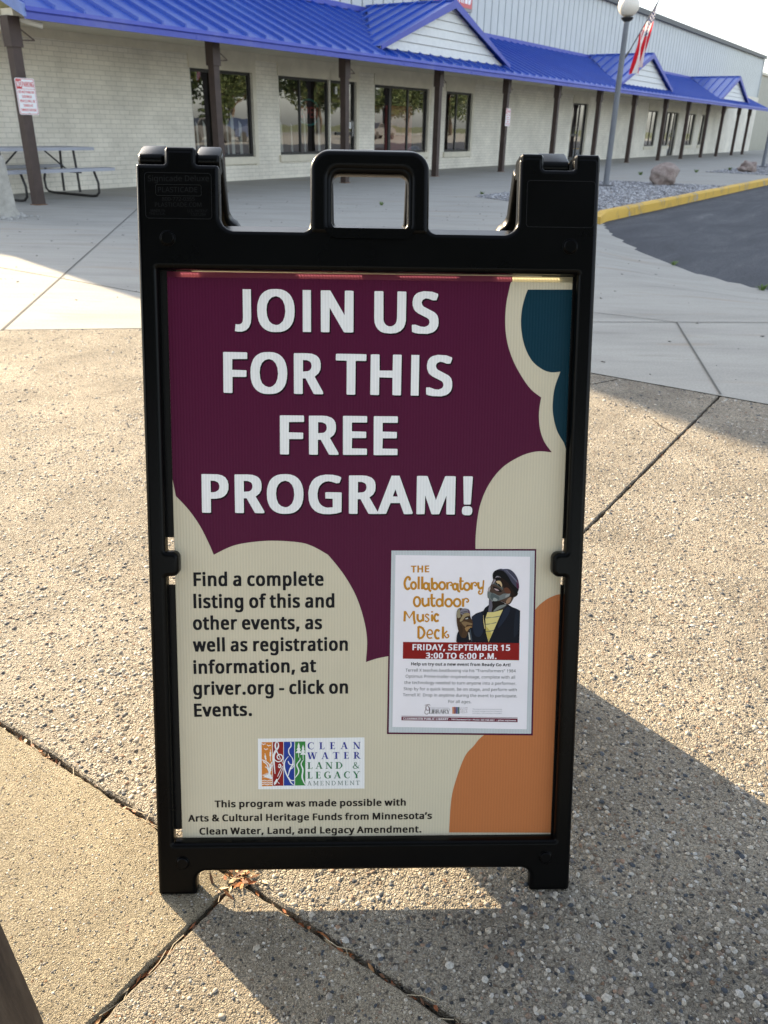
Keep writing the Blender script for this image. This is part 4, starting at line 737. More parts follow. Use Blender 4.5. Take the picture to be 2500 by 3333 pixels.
# ------------------------------------------------------------------ the store building
WP, UPW, FP = 13.03, 13.5, 10.75               # brick wall, upper wall and fascia distances
def brick_mat():
    M = bpy.data.materials.new('painted_brick'); M.use_nodes = True; n = M.node_tree.nodes; l = M.node_tree.links; b = n['Principled BSDF']
    b.inputs['Roughness'].default_value = .65; b.inputs['Specular IOR Level'].default_value = .3
    tc = n.new('ShaderNodeTexCoord'); sp = n.new('ShaderNodeSeparateXYZ'); cb = n.new('ShaderNodeCombineXYZ'); l.new(tc.outputs['Object'], sp.inputs[0])
    ad = n.new('ShaderNodeMath'); ad.operation = 'ADD'; l.new(sp.outputs[0], ad.inputs[0]); l.new(sp.outputs[1], ad.inputs[1]); l.new(ad.outputs[0], cb.inputs[0]); l.new(sp.outputs[2], cb.inputs[1])
    br = n.new('ShaderNodeTexBrick'); l.new(cb.outputs[0], br.inputs['Vector']); br.inputs['Scale'].default_value = 1; br.inputs['Brick Width'].default_value = .222; br.inputs['Row Height'].default_value = .0765
    br.inputs['Mortar Size'].default_value = .006; br.inputs['Mortar Smooth'].default_value = .35; br.inputs['Bias'].default_value = 0
    br.inputs['Color1'].default_value = (.80,.752,.655,1); br.inputs['Color2'].default_value = (.745,.698,.605,1); br.inputs['Mortar'].default_value = (.58,.55,.47,1)
    t = n.new('ShaderNodeTexNoise'); t.inputs['Scale'].default_value = .8; t.inputs['Detail'].default_value = 8; t.inputs['Roughness'].default_value = .7; l.new(tc.outputs['Object'], t.inputs['Vector'])
    mr = n.new('ShaderNodeMapRange'); mr.inputs[1].default_value = .3; mr.inputs[2].default_value = .7; mr.inputs[3].default_value = .80; mr.inputs[4].default_value = 1.16; l.new(t.outputs[0], mr.inputs[0])
    v = n.new('ShaderNodeVectorMath'); v.operation = 'SCALE'; l.new(br.outputs['Color'], v.inputs[0]); l.new(mr.outputs[0], v.inputs['Scale']); l.new(v.outputs[0], b.inputs['Base Color'])
    t2 = n.new('ShaderNodeTexNoise'); t2.inputs['Scale'].default_value = 26; t2.inputs['Detail'].default_value = 4; l.new(tc.outputs['Object'], t2.inputs['Vector'])
    m2 = n.new('ShaderNodeMath'); m2.operation = 'MULTIPLY_ADD'; l.new(br.outputs['Fac'], m2.inputs[0]); m2.inputs[1].default_value = -1; l.new(t2.outputs[0], m2.inputs[2])
    bp = n.new('ShaderNodeBump'); bp.inputs['Strength'].default_value = .5; bp.inputs['Distance'].default_value = .012; l.new(m2.outputs[0], bp.inputs['Height']); l.new(bp.outputs[0], b.inputs['Normal'])
    return M
M_BRICK = brick_mat()
M_TRIMB = mat('beige_trim', (.66,.61,.50), .6, .3, noise_amt=.10, noise_scale=3)
M_SOFF = mat('beige_soffit', (.62,.57,.45), .7, .25, noise_amt=.08, noise_scale=2)
def painted_metal(name, col, fade, rough):
    M = bpy.data.materials.new(name); M.use_nodes = True; n = M.node_tree.nodes; l = M.node_tree.links; b = n['Principled BSDF']
    b.inputs['Roughness'].default_value = rough; b.inputs['Specular IOR Level'].default_value = .8
    g = n.new('ShaderNodeNewGeometry'); t = n.new('ShaderNodeTexNoise'); t.inputs['Scale'].default_value = .9; t.inputs['Detail'].default_value = 9; t.inputs['Roughness'].default_value = .75; l.new(g.outputs['Position'], t.inputs['Vector'])
    r = ramp(n, [(.3, tuple(c*.88 for c in col)), (.52, col), (.66, tuple(c*.6+f*.4 for c, f in zip(col, fade))), (.78, fade)]); l.new(t.outputs[0], r.inputs[0]); l.new(r.outputs[0], b.inputs['Base Color'])
    t2 = n.new('ShaderNodeTexNoise'); t2.inputs['Scale'].default_value = 3; l.new(g.outputs['Position'], t2.inputs['Vector'])
    bp = n.new('ShaderNodeBump'); bp.inputs['Strength'].default_value = .08; bp.inputs['Distance'].default_value = .05; l.new(t2.outputs[0], bp.inputs['Height']); l.new(bp.outputs[0], b.inputs['Normal'])
    return M
M_BLUE = painted_metal('blue_standing_seam', (.010,.066,.42), (.05,.13,.48), .30)
M_FASC = painted_metal('blue_fascia', (.040,.062,.40), (.16,.17,.42), .5)
M_SIDING = mat('pale_metal_siding', (.56,.585,.585), .5, .35, noise_amt=.05, noise_scale=1.2)
M_LAP = mat('pale_lap_siding', (.74,.75,.73), .55, .3, noise_amt=.06, noise_scale=9)
M_DARKTRIM = mat('dark_eave_trim', (.055,.06,.07), .5)
M_POST = mat('brown_post_paint', (.060,.040,.034), .55, .4, noise_amt=.22, noise_scale=6)
M_FRAME = mat('dark_bronze_frame', (.022,.021,.021), .4, .5)
M_INT = mat('shop_interior', (.035,.033,.030), .9, .1)  # near-black colour stands in for the shade inside the shop
def glass():
    M = bpy.data.materials.new('shop_glass'); M.use_nodes = True; n = M.node_tree.nodes; l = M.node_tree.links; n.remove(n['Principled BSDF'])
    tr = n.new('ShaderNodeBsdfTransparent'); tr.inputs[0].default_value = (.62,.65,.64,1)
    gl = n.new('ShaderNodeBsdfGlossy'); gl.inputs['Roughness'].default_value = .012; gl.inputs['Color'].default_value = (.95,.97,1,1)
    fr = n.new('ShaderNodeFresnel'); fr.inputs[0].default_value = 1.5
    k = n.new('ShaderNodeMath'); k.operation = 'MULTIPLY_ADD'; k.use_clamp = True; k.inputs[1].default_value = 1.6; k.inputs[2].default_value = .15; l.new(fr.outputs[0], k.inputs[0])
    mx = n.new('ShaderNodeMixShader'); l.new(k.outputs[0], mx.inputs[0]); l.new(tr.outputs[0], mx.inputs[1]); l.new(gl.outputs[0], mx.inputs[2])
    l.new(mx.outputs[0], n['Material Output'].inputs[0])
    t = n.new('ShaderNodeTexNoise'); t.inputs['Scale'].default_value = 1.1; g = n.new('ShaderNodeNewGeometry'); l.new(g.outputs['Position'], t.inputs['Vector'])
    bp = n.new('ShaderNodeBump'); bp.inputs['Strength'].default_value = .03; bp.inputs['Distance'].default_value = .05; l.new(t.outputs[0], bp.inputs['Height']); l.new(bp.outputs[0], gl.inputs['Normal'])
    return M
M_GLASS = glass()
B = thing('store_building', 'long painted brick store with blue metal canopy roof, gables and pale metal upper wall', 'building', 30, 13, 0)
OPEN = [(12.57,14.33,.47,2.08),(15.19,17.02,.49,2.08),(17.06,18.10,0,2.08),(18.92,21.58,.47,2.07),(22.57,24.15,.46,2.06),(32.2,33.75,0,2.04),
        (41.46,43.0,.47,2.0),(44.15,45.34,.47,2.0),(45.38,46.5,0,2.0),(48.26,49.8,.47,2.0),(51.05,51.8,.47,2.0)]
mb = MB(); AS = sorted({6.0, 65.0} | {o[0] for o in OPEN} | {o[1] for o in OPEN}); ZS = [-.2, 0, .46, .47, .49, 2.0, 2.04, 2.06, 2.07, 2.08, 2.33]
for i in range(len(AS)-1):
    for j in range(len(ZS)-1):
        a, b_, z0, z1 = AS[i], AS[i+1], ZS[j], ZS[j+1]; ca, cz = (a+b_)/2, (z0+z1)/2
        if any(o[0] < ca < o[1] and o[2] < cz < o[3] for o in OPEN): continue
        mb.quad((a,WP,z0),(b_,WP,z0),(b_,WP,z1),(a,WP,z1))
RV = .11
for a0, a1, z0, z1 in OPEN:
    mb.quad((a0,WP,z0),(a0,WP,z1),(a0,WP+RV,z1),(a0,WP+RV,z0)); mb.quad((a1,WP,z1),(a1,WP,z0),(a1,WP+RV,z0),(a1,WP+RV,z1))
    mb.quad((a0,WP,z1),(a1,WP,z1),(a1,WP+RV,z1),(a0,WP+RV,z1)); mb.quad((a1,WP,z0),(a0,WP,z0),(a0,WP+RV,z0),(a1,WP+RV,z0))
mb.box(6.0,7.44,WP+.112,WP+.3,-.2,3.55); mb.quad((6.0,WP+.112,-.2),(6.0,WP,-.2),(6.0,WP,3.55),(6.0,WP+.112,3.55)); mb.quad((6.0,WP,2.33),(7.44,WP,2.33),(7.44,WP,3.55),(6.0,WP,3.55))  # unseen left wing, sized to set the shadow edge on the walk
mb.quad((56.5,WP,2.33),(65,WP,2.33),(65,WP,3.3),(56.5,WP,3.3)); mb.quad((65,WP,-.2),(65,40,-.2),(65,40,3.3),(65,WP,3.3)); mb.quad((56.5,WP,3.3),(65,WP,3.3),(65,UPW,3.3),(56.5,UPW,3.3))
part('brick_wall', mb, M_BRICK, B)
mb = MB(); mb.box(7.5, 56.5, WP-.035, WP+.05, 2.315, 2.47)
for a0, a1, z0, z1 in OPEN: mb.box(a0-.04, a1+.04, WP-.022, WP+.02, z1, 2.3155); 
for a in (14.33,18.10,21.58,24.15,33.75,46.5,49.8): mb.box(a+.002, a+.11, WP-.02, WP+.02, .30, 2.3155)
part('wall_trim', mb, M_TRIMB, B)
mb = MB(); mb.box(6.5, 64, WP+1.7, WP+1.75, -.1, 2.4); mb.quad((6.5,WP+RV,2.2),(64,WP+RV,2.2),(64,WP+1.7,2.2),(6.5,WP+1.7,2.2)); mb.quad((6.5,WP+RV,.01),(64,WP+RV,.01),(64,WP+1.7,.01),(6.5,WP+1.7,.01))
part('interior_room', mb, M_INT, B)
def window(a0, a1, z0, z1, mull, name='window', sill=True):
    f = MB(); t = .055; y0, y1 = WP+.05, WP+.10
    f.box(a0, a1, y0, y1, z1-t, z1); f.box(a0, a1, y0, y1, z0, z0+t); f.box(a0, a0+t, y0, y1, z0+t, z1-t); f.box(a1-t, a1, y0, y1, z0+t, z1-t)
    for mm, wv in mull: f.box(mm-wv/2, mm+wv/2, y0+.004, y1-.004, z0+t, z1-t)
    o = part(name, f, M_FRAME, B)
    g = MB(); g.quad((a0+t*.5, WP+.078, z0+t*.5),(a1-t*.5, WP+.078, z0+t*.5),(a1-t*.5, WP+.078, z1-t*.5),(a0+t*.5, WP+.078, z1-t*.5)); part('pane', g, M_GLASS, o)
    if sill and z0 > .2:
        s = MB().box(a0-.05, a1+.05, WP-.05, WP+.049, z0-.14, z0-.003); part('sill', s, M_TRIMB, o)
    return o
W1 = window(12.57,14.33,.47,2.08,[(13.32,.04)]); W2 = window(15.19,17.02,.49,2.08,[(15.98,.045)])
D2 = window(17.06,18.10,0,2.08,[], 'door'); W3 = window(18.92,21.58,.47,2.07,[(19.72,.11),(20.60,.06)]); W4 = window(22.57,24.15,.46,2.06,[(23.3,.05)])
D5 = window(32.2,33.75,0,2.04,[(33.1,.07)],'door'); W6 = window(41.46,43.0,.47,2.0,[(42.3,.05)]); W7 = window(44.15,45.34,.47,2.0,[(44.75,.05)]); D7 = window(45.38,46.5,0,2.0,[(46.0,.06)],'door')
W8 = window(48.26,49.8,.47,2.0,[(49.1,.05)]); W9 = window(51.05,51.8,.47,2.0,[])
for dd, a in ((D2,17.95),(D5,32.95),(D7,46.1)):
    part('handle', MB().tube([(a,WP+.03,.85),(a,WP-.01,.88),(a,WP-.01,1.2),(a,WP+.03,1.23)], .014, 8), mat('dull_steel', (.35,.35,.36), .35, metal=.8), dd)
    part('kick_rail', MB().box(a-.6 if dd != D7 else a-.5, a+.05, WP+.045, WP+.098, .9, .97), M_FRAME, dd)
M_STREAK = mat('white_streak', (.88,.86,.80), .6)  # upright slats standing in for the bright streaks in the panes
gr = random.Random(4)
for wn, xs in ((W1,(12.75,12.95,13.62,13.75,14.0)),(W2,(15.35,15.72,16.2,16.72)),(W8,(48.6,49.3)),(W6,(41.75,42.1,42.6))):
    mb = MB()
    for x in xs:
        wv = gr.uniform(.04,.10); z1 = gr.uniform(1.12,1.38); y = WP+.125
        mb = MB(); mb.add([(x,y,.5),(x+wv,y,.5),(x+wv,y+.01,z1-.08),(x,y+.01,z1)], [(0,1,2,3)]); mb.add([(x+wv,y,.5),(x+wv*1.3,y+.05,.5),(x+wv*1.3,y+.05,z1-.12),(x+wv,y+.01,z1-.08)], [(0,1,2,3)]); part('streak_slat', mb, M_STREAK, wn)
    pass
# house number on the glass door
def on_wall(pl): return lambda x, y, w_: (x, pl - w_, y)
mb = MB(); text_mb(mb, '8', BOLD, (17.30,1.80), (17.39,1.80), .15, tf=on_wall(WP+.044)); part('house_number', mb, mat('white_vinyl', (.8,.8,.8), .5), D2)
part('door_notice', MB().box(17.86,17.96,WP+.038,WP+.044,1.05,1.2), mat('white_vinyl', (.8,.8,.8)), D2)
# canopy
RS_, EZ, RZ = (3.66-2.455)/(UPW-FP), 2.455, 3.66
def rz(p): return EZ + (p-FP)*RS_
mb = MB(); mb.add([(7.48,FP,EZ-.03),(56.5,FP,EZ-.03),(56.5,UPW,RZ-.03),(7.48,UPW,RZ-.03),(7.48,FP-.03,EZ),(56.5,FP-.03,EZ),(56.5,UPW,RZ),(7.48,UPW,RZ)],
                  [(4,5,6,7),(0,3,2,1),(0,1,5,4),(1,2,6,5),(2,3,7,6),(3,0,4,7)])
a = 7.52
while a < 56.5:
    h = .056; mb.add([(a-.020,FP-.02,EZ),(a+.020,FP-.02,EZ),(a+.020,UPW,RZ),(a-.020,UPW,RZ),(a-.010,FP-.02,EZ+h),(a+.010,FP-.02,EZ+h),(a+.010,UPW,RZ+h),(a-.010,UPW,RZ+h)],
                     [(4,5,6,7),(0,1,5,4),(1,2,6,5),(3,0,4,7)])
    a += .471
CR = part('canopy_roof', mb, M_BLUE, B)
mb = MB(); mb.box(7.48,56.55,FP-.075,FP-.031,2.305,2.452); mb.add([(7.48,FP-.10,2.40),(56.55,FP-.10,2.40),(56.55,FP-.076,2.452),(7.48,FP-.076,2.452),(7.48,FP-.076,2.38),(56.55,FP-.076,2.38)],[(0,1,2,3),(0,4,5,1)])
for a in np.arange(10.5, 56, 3.05): mb.box(a, a+.06, FP-.079, FP-.0752, 2.30, 2.40)
part('fascia', mb, M_FASC, B)
for aa in (7.44, 56.5):
    mb = MB(); mb.add([(aa,FP-.08,2.33),(aa+.045,FP-.08,2.33),(aa+.045,UPW,RZ-.10),(aa,UPW,RZ-.10),(aa,FP-.08,2.47),(aa+.045,FP-.08,2.47),(aa+.045,UPW,RZ+.03),(aa,UPW,RZ+.03)],[(0,3,2,1),(4,5,6,7),(0,1,5,4),(1,2,6,5),(2,3,7,6),(3,0,4,7)])
    part('rake_trim', mb, mat('pale_blue_rake', (.16,.23,.50), .5, noise_amt=.15, noise_scale=4), B)
mb = MB(); mb.box(7.5,56.5,UPW-.06,UPW-.001,RZ-.005,RZ+.11); part('roof_flashing', mb, M_FASC, B)
mb = MB(); mb.quad((7.5,FP-.03,2.448),(56.5,FP-.03,2.448),(56.5,WP-.03,2.448),(7.5,WP-.03,2.448)); mb.box(7.5,56.5,10.98,11.24,2.36,2.446); mb.box(7.46,7.60,11.25,12.99,2.20,2.446)
part('soffit', mb, M_SOFF, B)
# gables
for a0, a1, zb, zp in ((16.26,22.15,2.63,3.73),(31.5,37.45,2.63,3.70),(46.3,52.1,2.63,3.68)):
    am = (a0+a1)/2; gp = 11.12
    mb = MB(); k = 0; zz = np.arange(zb, zp-.05, .185)
    for z0 in zz:
        z1 = min(z0+.185, zp-.02); t0 = (z0-zb)/(zp-zb); t1 = (z1-zb)/(zp-zb); wd = (a1-a0)/2
        mb.add([(a0+wd*t0,gp-.030,z0+.012),(a1-wd*t0,gp-.030,z0+.012),(a1-wd*t1,gp-.012,z1-.004),(a0+wd*t1,gp-.012,z1-.004),(a0+wd*t0,gp+.005,z0+.012),(a1-wd*t0,gp+.005,z0+.012)],[(0,1,2,3),(0,4,5,1)])
    mb.add([(a0,gp+.01,zb),(a1,gp+.01,zb),(am,gp+.01,zp)],[(0,1,2)])
    G = part('gable_siding', mb, M_LAP, B)
    rf = MB(); pf = gp-.16; zr = zp+.07; zc0 = zb+.02
    for sx, ae in ((-1, a0-.14), (1, a1+.14)):
        pb = UPW; q = [(am,pf,zr),(ae,pf,zc0),(ae,11.02 if 0 else max(pf, FP+(zc0-EZ)/RS_),zc0+.004),(am,pb,zr)]
        rf.add(q, [(0,1,2,3) if sx < 0 else (0,3,2,1)])
        # standing seams run down the slope
        for p in np.arange(pf+.25, pb-.1, .40):
            zt = rz(p); t = (zr-max(zt, zc0))/(zr-zc0); t = min(1, max(0, t))
            if t < .06: continue
            e = (am+(ae-am)*t, p, zr-(zr-zc0)*t); s = (am, p, zr)
            rf.add([(s[0],p-.012,s[2]),(e[0],p-.012,e[2]),(e[0],p-.012,e[2]+.05),(s[0],p-.012,s[2]+.05),(s[0],p+.012,s[2]),(e[0],p+.012,e[2]),(e[0],p+.012,e[2]+.05),(s[0],p+.012,s[2]+.05)],[(0,1,2,3),(4,7,6,5),(3,2,6,7),(1,5,6,2)])
    rf.box(am-.05, am+.05, pf, UPW, zr-.01, zr+.03)
    part('gable_roof', rf, M_BLUE, B)
    tr = MB()
    for sx, ae in ((-1, a0-.14), (1, a1+.14)):
        d = .15
        tr.add([(am,pf-.03,zr+.02),(ae,pf-.03,zc0+.02),(ae,pf-.03,zc0-d*.45),(am,pf-.03,zr-d),(am,pf-.003,zr+.02),(ae,pf-.003,zc0+.02),(ae,pf-.003,zc0-d*.45),(am,pf-.003,zr-d)],
               [(0,1,2,3),(4,7,6,5),(0,4,5,1),(3,2,6,7),(1,5,6,2)])
    part('gable_trim', tr, M_FASC, B)
# upper corrugated wall
mb = MB(); prof = []; a = 7.05; per = .462
while a < 66.4:
    prof += [(a, 0), (a+per-.082, 0), (a+per-.074, .085), (a+per-.026, .085), (a+per-.018, 0)]; a += per
TOPZ = 5.86
n = len(prof); mb.v = [(x, UPW+d, 3.2) for x, d in prof] + [(x, UPW+d, TOPZ) for x, d in prof]; mb.f = [(i, i+1, n+i+1, n+i) for i in range(n-1)]
aR = prof[-1][0]
mb.box(7.31,aR,UPW+.09,UPW+.3,3.2,TOPZ); ed = MB().prism([(7.05,3.2),(7.05,4.55),(6.74,5.40),(6.60,TOPZ),(7.30,TOPZ),(7.30,3.2)], 0, .29); mb.add([(x, UPW+.01+z, y) for x, y, z in ed.v], [f[::-1] for f in ed.f]); mb.quad((7.05,UPW+.3,0),(7.05,40,0),(7.05,40,4.3),(7.05,UPW+.3,4.3)); mb.quad((aR,UPW,0),(aR,40,0),(aR,40,TOPZ),(aR,UPW,TOPZ)); mb.quad((7.05,UPW+.3,4.3),(aR,UPW+.3,4.3),(aR,40,4.3),(7.05,40,4.3))  # unseen leaning left end, shaped to steer the building's shadow edge
part('upper_wall', mb, M_SIDING, B)
mb = MB(); mb.box(6.98, aR+.1, UPW-.16, UPW-.045, TOPZ-.16, TOPZ+.03); mb.box(6.98, aR+.1, UPW-.05, UPW+.4, TOPZ+.005, TOPZ+.05); part('eave_trim', mb, M_DARKTRIM, B)
part('corner_trim', MB().box(aR-.02, aR+.05, UPW-.06, UPW+.1, 0, TOPZ-.17), M_SIDING, B)
# canopy posts
PA = [7.54,11.3,15.06,18.88,22.6,26.15,29.8,33.56,37.6,41.1,44.6,47.7,51.2,53.9]; PP = 11.13
M_RUST = mat('rust_rod', (.10,.07,.055), .7)
for i, a in enumerate(PA):
    mb = MB(); h = .068; mb.box(a-h, a+h, PP-h, PP+h, .012, 2.0); mb.box(a-h-.02, a+h+.02, PP-h-.02, PP+h+.02, 2.0, 2.36); 
    po = part('canopy_post', mb, M_POST, B)
    br = MB(); br.tube([(a+.09,PP,2.25),(a+.32,PP-.02,2.10)], .009, 6); br.tube([(a+.09,PP,2.085),(a+.32,PP-.02,2.10)], .009, 6); part('bracket', br, M_RUST, po)
    pl = MB().box(a-.085,a+.085,PP-.085,PP+.085,0,.0115); part('base_plate', pl, mat('rusty_plate', (.16,.085,.045), .8, noise_amt=.4, noise_scale=30), po)

# neon OPEN sign hanging in the second window (unlit)
N = thing('open_sign', 'unlit neon open sign with red letters inside a teal oval, hanging behind shop glass', 'sign', 16.42, WP+.16, 1.1)
ring = MB(); ring.tube([(16.42+.40*math.cos(t), WP+.16, 1.38+.27*math.sin(t)) for t in np.linspace(.45, math.pi-.45, 16)], .022, 8); ring.tube([(16.42+.40*math.cos(t), WP+.16, 1.38+.27*math.sin(t)) for t in np.linspace(math.pi+.45, 2*math.pi-.45, 16)], .022, 8)
part('oval_tube', ring, mat('teal_tube', (.03,.30,.28), .3), N)
mb = MB(); text_mb(mb, 'OPEN', BOLD, (16.09,1.27), (16.75,1.27), .22, tf=on_wall(WP+.15)); part('lettering', mb, mat('red_tube', (.45,.06,.04), .3), N)
for x in (16.25, 16.6): part('hanger', MB().tube([(x,WP+.16,1.6),(x,WP+.16,2.1)], .004, 5), M_FRAME, N)
# red drink machine behind the third window
V = thing('vending_machine', 'red drinks machine standing inside behind the three-part shop window', 'vending machine', 20.5, WP+.6, 0)
part('cabinet', MB().box(19.95,21.3,WP+.35,WP+.95,0,1.62), mat('red_cabinet', (.42,.045,.045), .4), V)
part('display_panel', MB().box(20.02,20.95,WP+.335,WP+.3495,.9,1.5), mat('orange_panel', (.50,.20,.10), .4, noise_amt=.4, noise_scale=5), V)
# red shop sign on the upper wall
S = thing('shop_sign', 'red boxed shop sign with white capital letters on the upper metal wall', 'sign', 22.9, 13.35, 4.2)
SP = 13.25
part('sign_box', MB().box(21.68,24.22,SP,UPW-.05,4.16,5.15), mat('sign_case', (.30,.28,.27), .5), S)
part('sign_face', MB().box(21.73,24.17,SP-.012,SP-.001,4.24,5.10), mat('red_sign_face', (.62,.10,.11), .4), S)
mb = MB(); text_mb(mb, 'ACCESSORIES', BOLD, (21.80,4.36), (24.10,4.36), .62, tf=on_wall(SP-.016)); part('lettering', mb, mat('white_letter', (.85,.85,.88), .4), S)
# security camera under the eave
T = thing('security_camera', 'small pale security camera under the left end of the canopy', 'camera', 7.75, 11.1, 2.3)
part('housing', MB().tube([(7.66,11.06,2.325),(7.74,10.98,2.30),(7.86,10.88,2.265)], [.03,.038,.038], 12), mat('camera_white', (.6,.58,.52), .4), T)
part('bracket', MB().tube([(7.66,11.10,2.44),(7.66,11.08,2.33)], .016, 8), mat('camera_white', (.6,.58,.52)), T)

# ------------------------------------------------------------------ beyond the store
FB = thing('metal_building', 'beige ribbed metal building standing beyond the far end of the brick store', 'building', 90, 18, 0)
mb = MB(); a = 68.0; pr = []
while a < 120: pr += [(a,0),(a+.5,0),(a+.56,-.06),(a+.64,-.06)]; a += .7
n = len(pr); mb.v = [(x, 17.2+d, -.4) for x, d in pr]+[(x, 17.2+d, 5.9) for x, d in pr]; mb.f = [(i,i+1,n+i+1,n+i) for i in range(n-1)]
mb.quad((68,40,-.4),(68,17.2,-.4),(68,17.2,5.9),(68,40,6.8)); mb.quad((68,17.2,5.9),(120,17.2,5.9),(120,40,6.8),(68,40,6.8))
part('wall', mb, mat('beige_metal_siding', (.47,.45,.38), .55, noise_amt=.05, noise_scale=2), FB)
part('roof_trim', MB().box(67.95,120,17.0,17.12,5.75,5.95), M_TRIMB, FB)

# ------------------------------------------------------------------ no parking signs
M_WHITE = mat('sign_white', (.78,.78,.80), .4, .5); M_RED = mat('sign_red', (.55,.025,.03), .4, .5)
def no_parking(a0, label):
    T = thing('no_parking_sign', label, 'sign', a0+.15, 11.04, 1.18, 'no parking signs on the canopy posts'); p = 11.045
    x0, x1, z0, z1 = a0, a0+.30, 1.18, 1.63
    rp = lambda i: round_poly([(x0+i,z0+i,.025),(x1-i,z0+i,.025),(x1-i,z1-i,.025),(x0+i,z1-i,.025)], 5)
    mb = MB().prism(rp(0), -.003, 0); mb.v = [(x, p+z, y) for x, y, z in mb.v]; mb.f = [f[::-1] for f in mb.f]; part('plate', mb, M_WHITE, T)
    r = MB(); tf = on_wall(p-.0035)
    o, i = rp(.008), rp(.014); n = len(o); r.add([tf(x, y, 0) for x, y in o]+[tf(x, y, 0) for x, y in i], [(k, (k+1)%n, n+(k+1)%n, n+k) for k in range(n)])
    r.box(x0+.014,x1-.014,p-.0045,p-.0035,z1-.135,z1-.130)
    poly_mb(r, [[(x0+.016,z1-.128),(x0+.095,z1-.128),(x0+.095,z1-.018),(x0+.016,z1-.018)]], 0.0003, tf)
    text_mb(r, 'PARKING', BOLD, (x0+.105,z1-.105), (x1-.02,z1-.105), .06, tf=tf)
    for k, s in enumerate(('DO NOT PARK ON','SIDEWALK','VEHICLE WILL BE','TOWED AT','OWNERS EXPENSE')):
        hw = {8:.075}.get(len(s), .118); cx = (x0+x1)/2; text_mb(r, s, BOLD, (cx-hw, z1-.185-.055*k), (cx+hw, z1-.185-.055*k), .030, tf=tf)
    part('red_print', r, M_RED, T)
    wv = MB(); text_mb(wv, 'NO', BOLD, (x0+.022,z1-.105), (x0+.09,z1-.105), .066, tf=on_wall(p-.0045)); part('white_print', wv, M_WHITE, T)
    for z in (z0+.02, z1-.012):
        b = MB().lathe(((x0+x1)/2, 0, 0), [(.006,0),(.006,.004)], 8); b.v = [(x, p-.004-zz, z+y) for x, y, zz in b.v]; part('bolt', b, mat('dull_steel', (.35,.35,.36)), T)
no_parking(7.41, 'white and red no parking sign on the post by the picnic table')
no_parking(22.47, 'small white no parking sign on the canopy post right of the narrow shop window')

# ------------------------------------------------------------------ picnic table
PT = thing('picnic_table', 'grey topped picnic table with bent steel legs against the brick wall', 'picnic table', 8.2, 12.2, 0)
M_TAB = mat('grey_tabletop', (.36,.37,.42), .5, .4, noise_amt=.06, noise_scale=5); M_LEG = mat('dark_steel_leg', (.028,.026,.026), .5)
def board(p0, p1, z, a0, a1):
    m_ = MB().prism(round_poly([(a0,p0,.05),(a1,p0,.05),(a1,p1,.05),(a0,p1,.05)], 4), z-.045, z); return m_
part('tabletop', board(11.83,12.57,.735,7.3,9.2), M_TAB, PT, 40)
part('bench', board(11.42,11.67,.445,7.3,9.24), M_TAB, PT, 40); part('bench', board(12.73,12.96,.445,7.3,9.24), M_TAB, PT, 40)
for a in (7.62, 8.92):
    lg = MB(); r = .019
    for s in (-1, 1):
        y = lambda d: 12.2+s*d
        lg.tube([(a,y(.17),.69),(a,y(.20),.30),(a,y(.21),.06)], r, 8)
        pts = [(a,y(.62),.40),(a,y(.70),.22),(a,y(.69),.08),(a,y(.62),.03),(a,y(.5),.02)]
        lg.tube(pts, r, 8)
    lg.tube([(a,11.7,.02),(a,12.7,.02)], r, 8)
    part('leg', lg, M_LEG, PT, 60)
    s = 1 if a < 8.3 else -1
    part('brace', MB().tube([(a,12.2,.36),(a+s*.42,12.2,.69)], .013, 8).tube([(a,11.9,.36),(a,12.5,.36)], .013, 8), M_LEG, PT, 60)

# ------------------------------------------------------------------ broken concrete base with rubble
M_OLD = mat('weathered_concrete', (.40,.385,.35), .95, .15, noise_amt=.22, noise_scale=9, bump=.9, bump_scale=40)
def rock(mb, c, r, seed, sub=2, amp=.35, sq=(1,1,1), fr=1.3):
    bm = bmesh.new(); bmesh.ops.create_icosphere(bm, subdivisions=sub, radius=1)
    for v in bm.verts:
        d = v.co.normalized(); k = 1+amp*noise.noise(d*fr+Vector((seed*3.1, seed, seed*.7)))+amp*.45*noise.noise(d*fr*2.7+Vector((seed, 5, seed)))
        v.co = Vector((d.x*sq[0]*k, d.y*sq[1]*k, d.z*sq[2]*k))*r
    bm.verts.ensure_lookup_table()
    mb.add([(v.co.x+c[0], v.co.y+c[1], v.co.z+c[2]) for v in bm.verts], [tuple(q.index for q in f.verts) for f in bm.faces]); bm.free()
mb = MB(); A0, P0 = 6.16, 10.2
for k, (z, h) in enumerate(((-.05,.33),(.03,.31),(.10,.285),(.2,.275),(.42,.262),(.62,.25),(.70,.238),(.72,.22))):
    for j in range(24):
        t = 2*math.pi*j/24; c, s = math.cos(t), math.sin(t); q = h/max(abs(c), abs(s))*.93 if 1 else h
        q = min(q, h*1.25); jit = 1+.06*noise.noise(Vector((c*2, s*2, z*7)))*(2.2 if z < .15 else .8)
        mb.v.append((A0+c*q*jit, P0+s*q*jit, z))
for k in range(7):
    for j in range(24): mb.f.append((k*24+j, k*24+(j+1)%24, (k+1)*24+(j+1)%24, (k+1)*24+j))
mb.f.append(tuple(7*24+j for j in range(24)))
single('concrete_base', mb, M_OLD, A0, P0, 0, 'crumbling square concrete base with rubble around its foot, beside the sign post', 'concrete base', smooth=50)
g = np.random.default_rng(41); n = 260; t = g.uniform(0, 6.28, n); d = .30+np.abs(g.normal(0, .16, n)); r = .006+.03*g.uniform(0, 1, n)**3
o = scatter('concrete_rubble', A0+np.cos(t)*d, P0+np.sin(t)*d, r*.3, r, mat('rubble', (.42,.41,.39), .95, .1, noise_amt=.25, noise_scale=30), 'pale concrete rubble scattered round the crumbling base', 5, 42, .9, True)

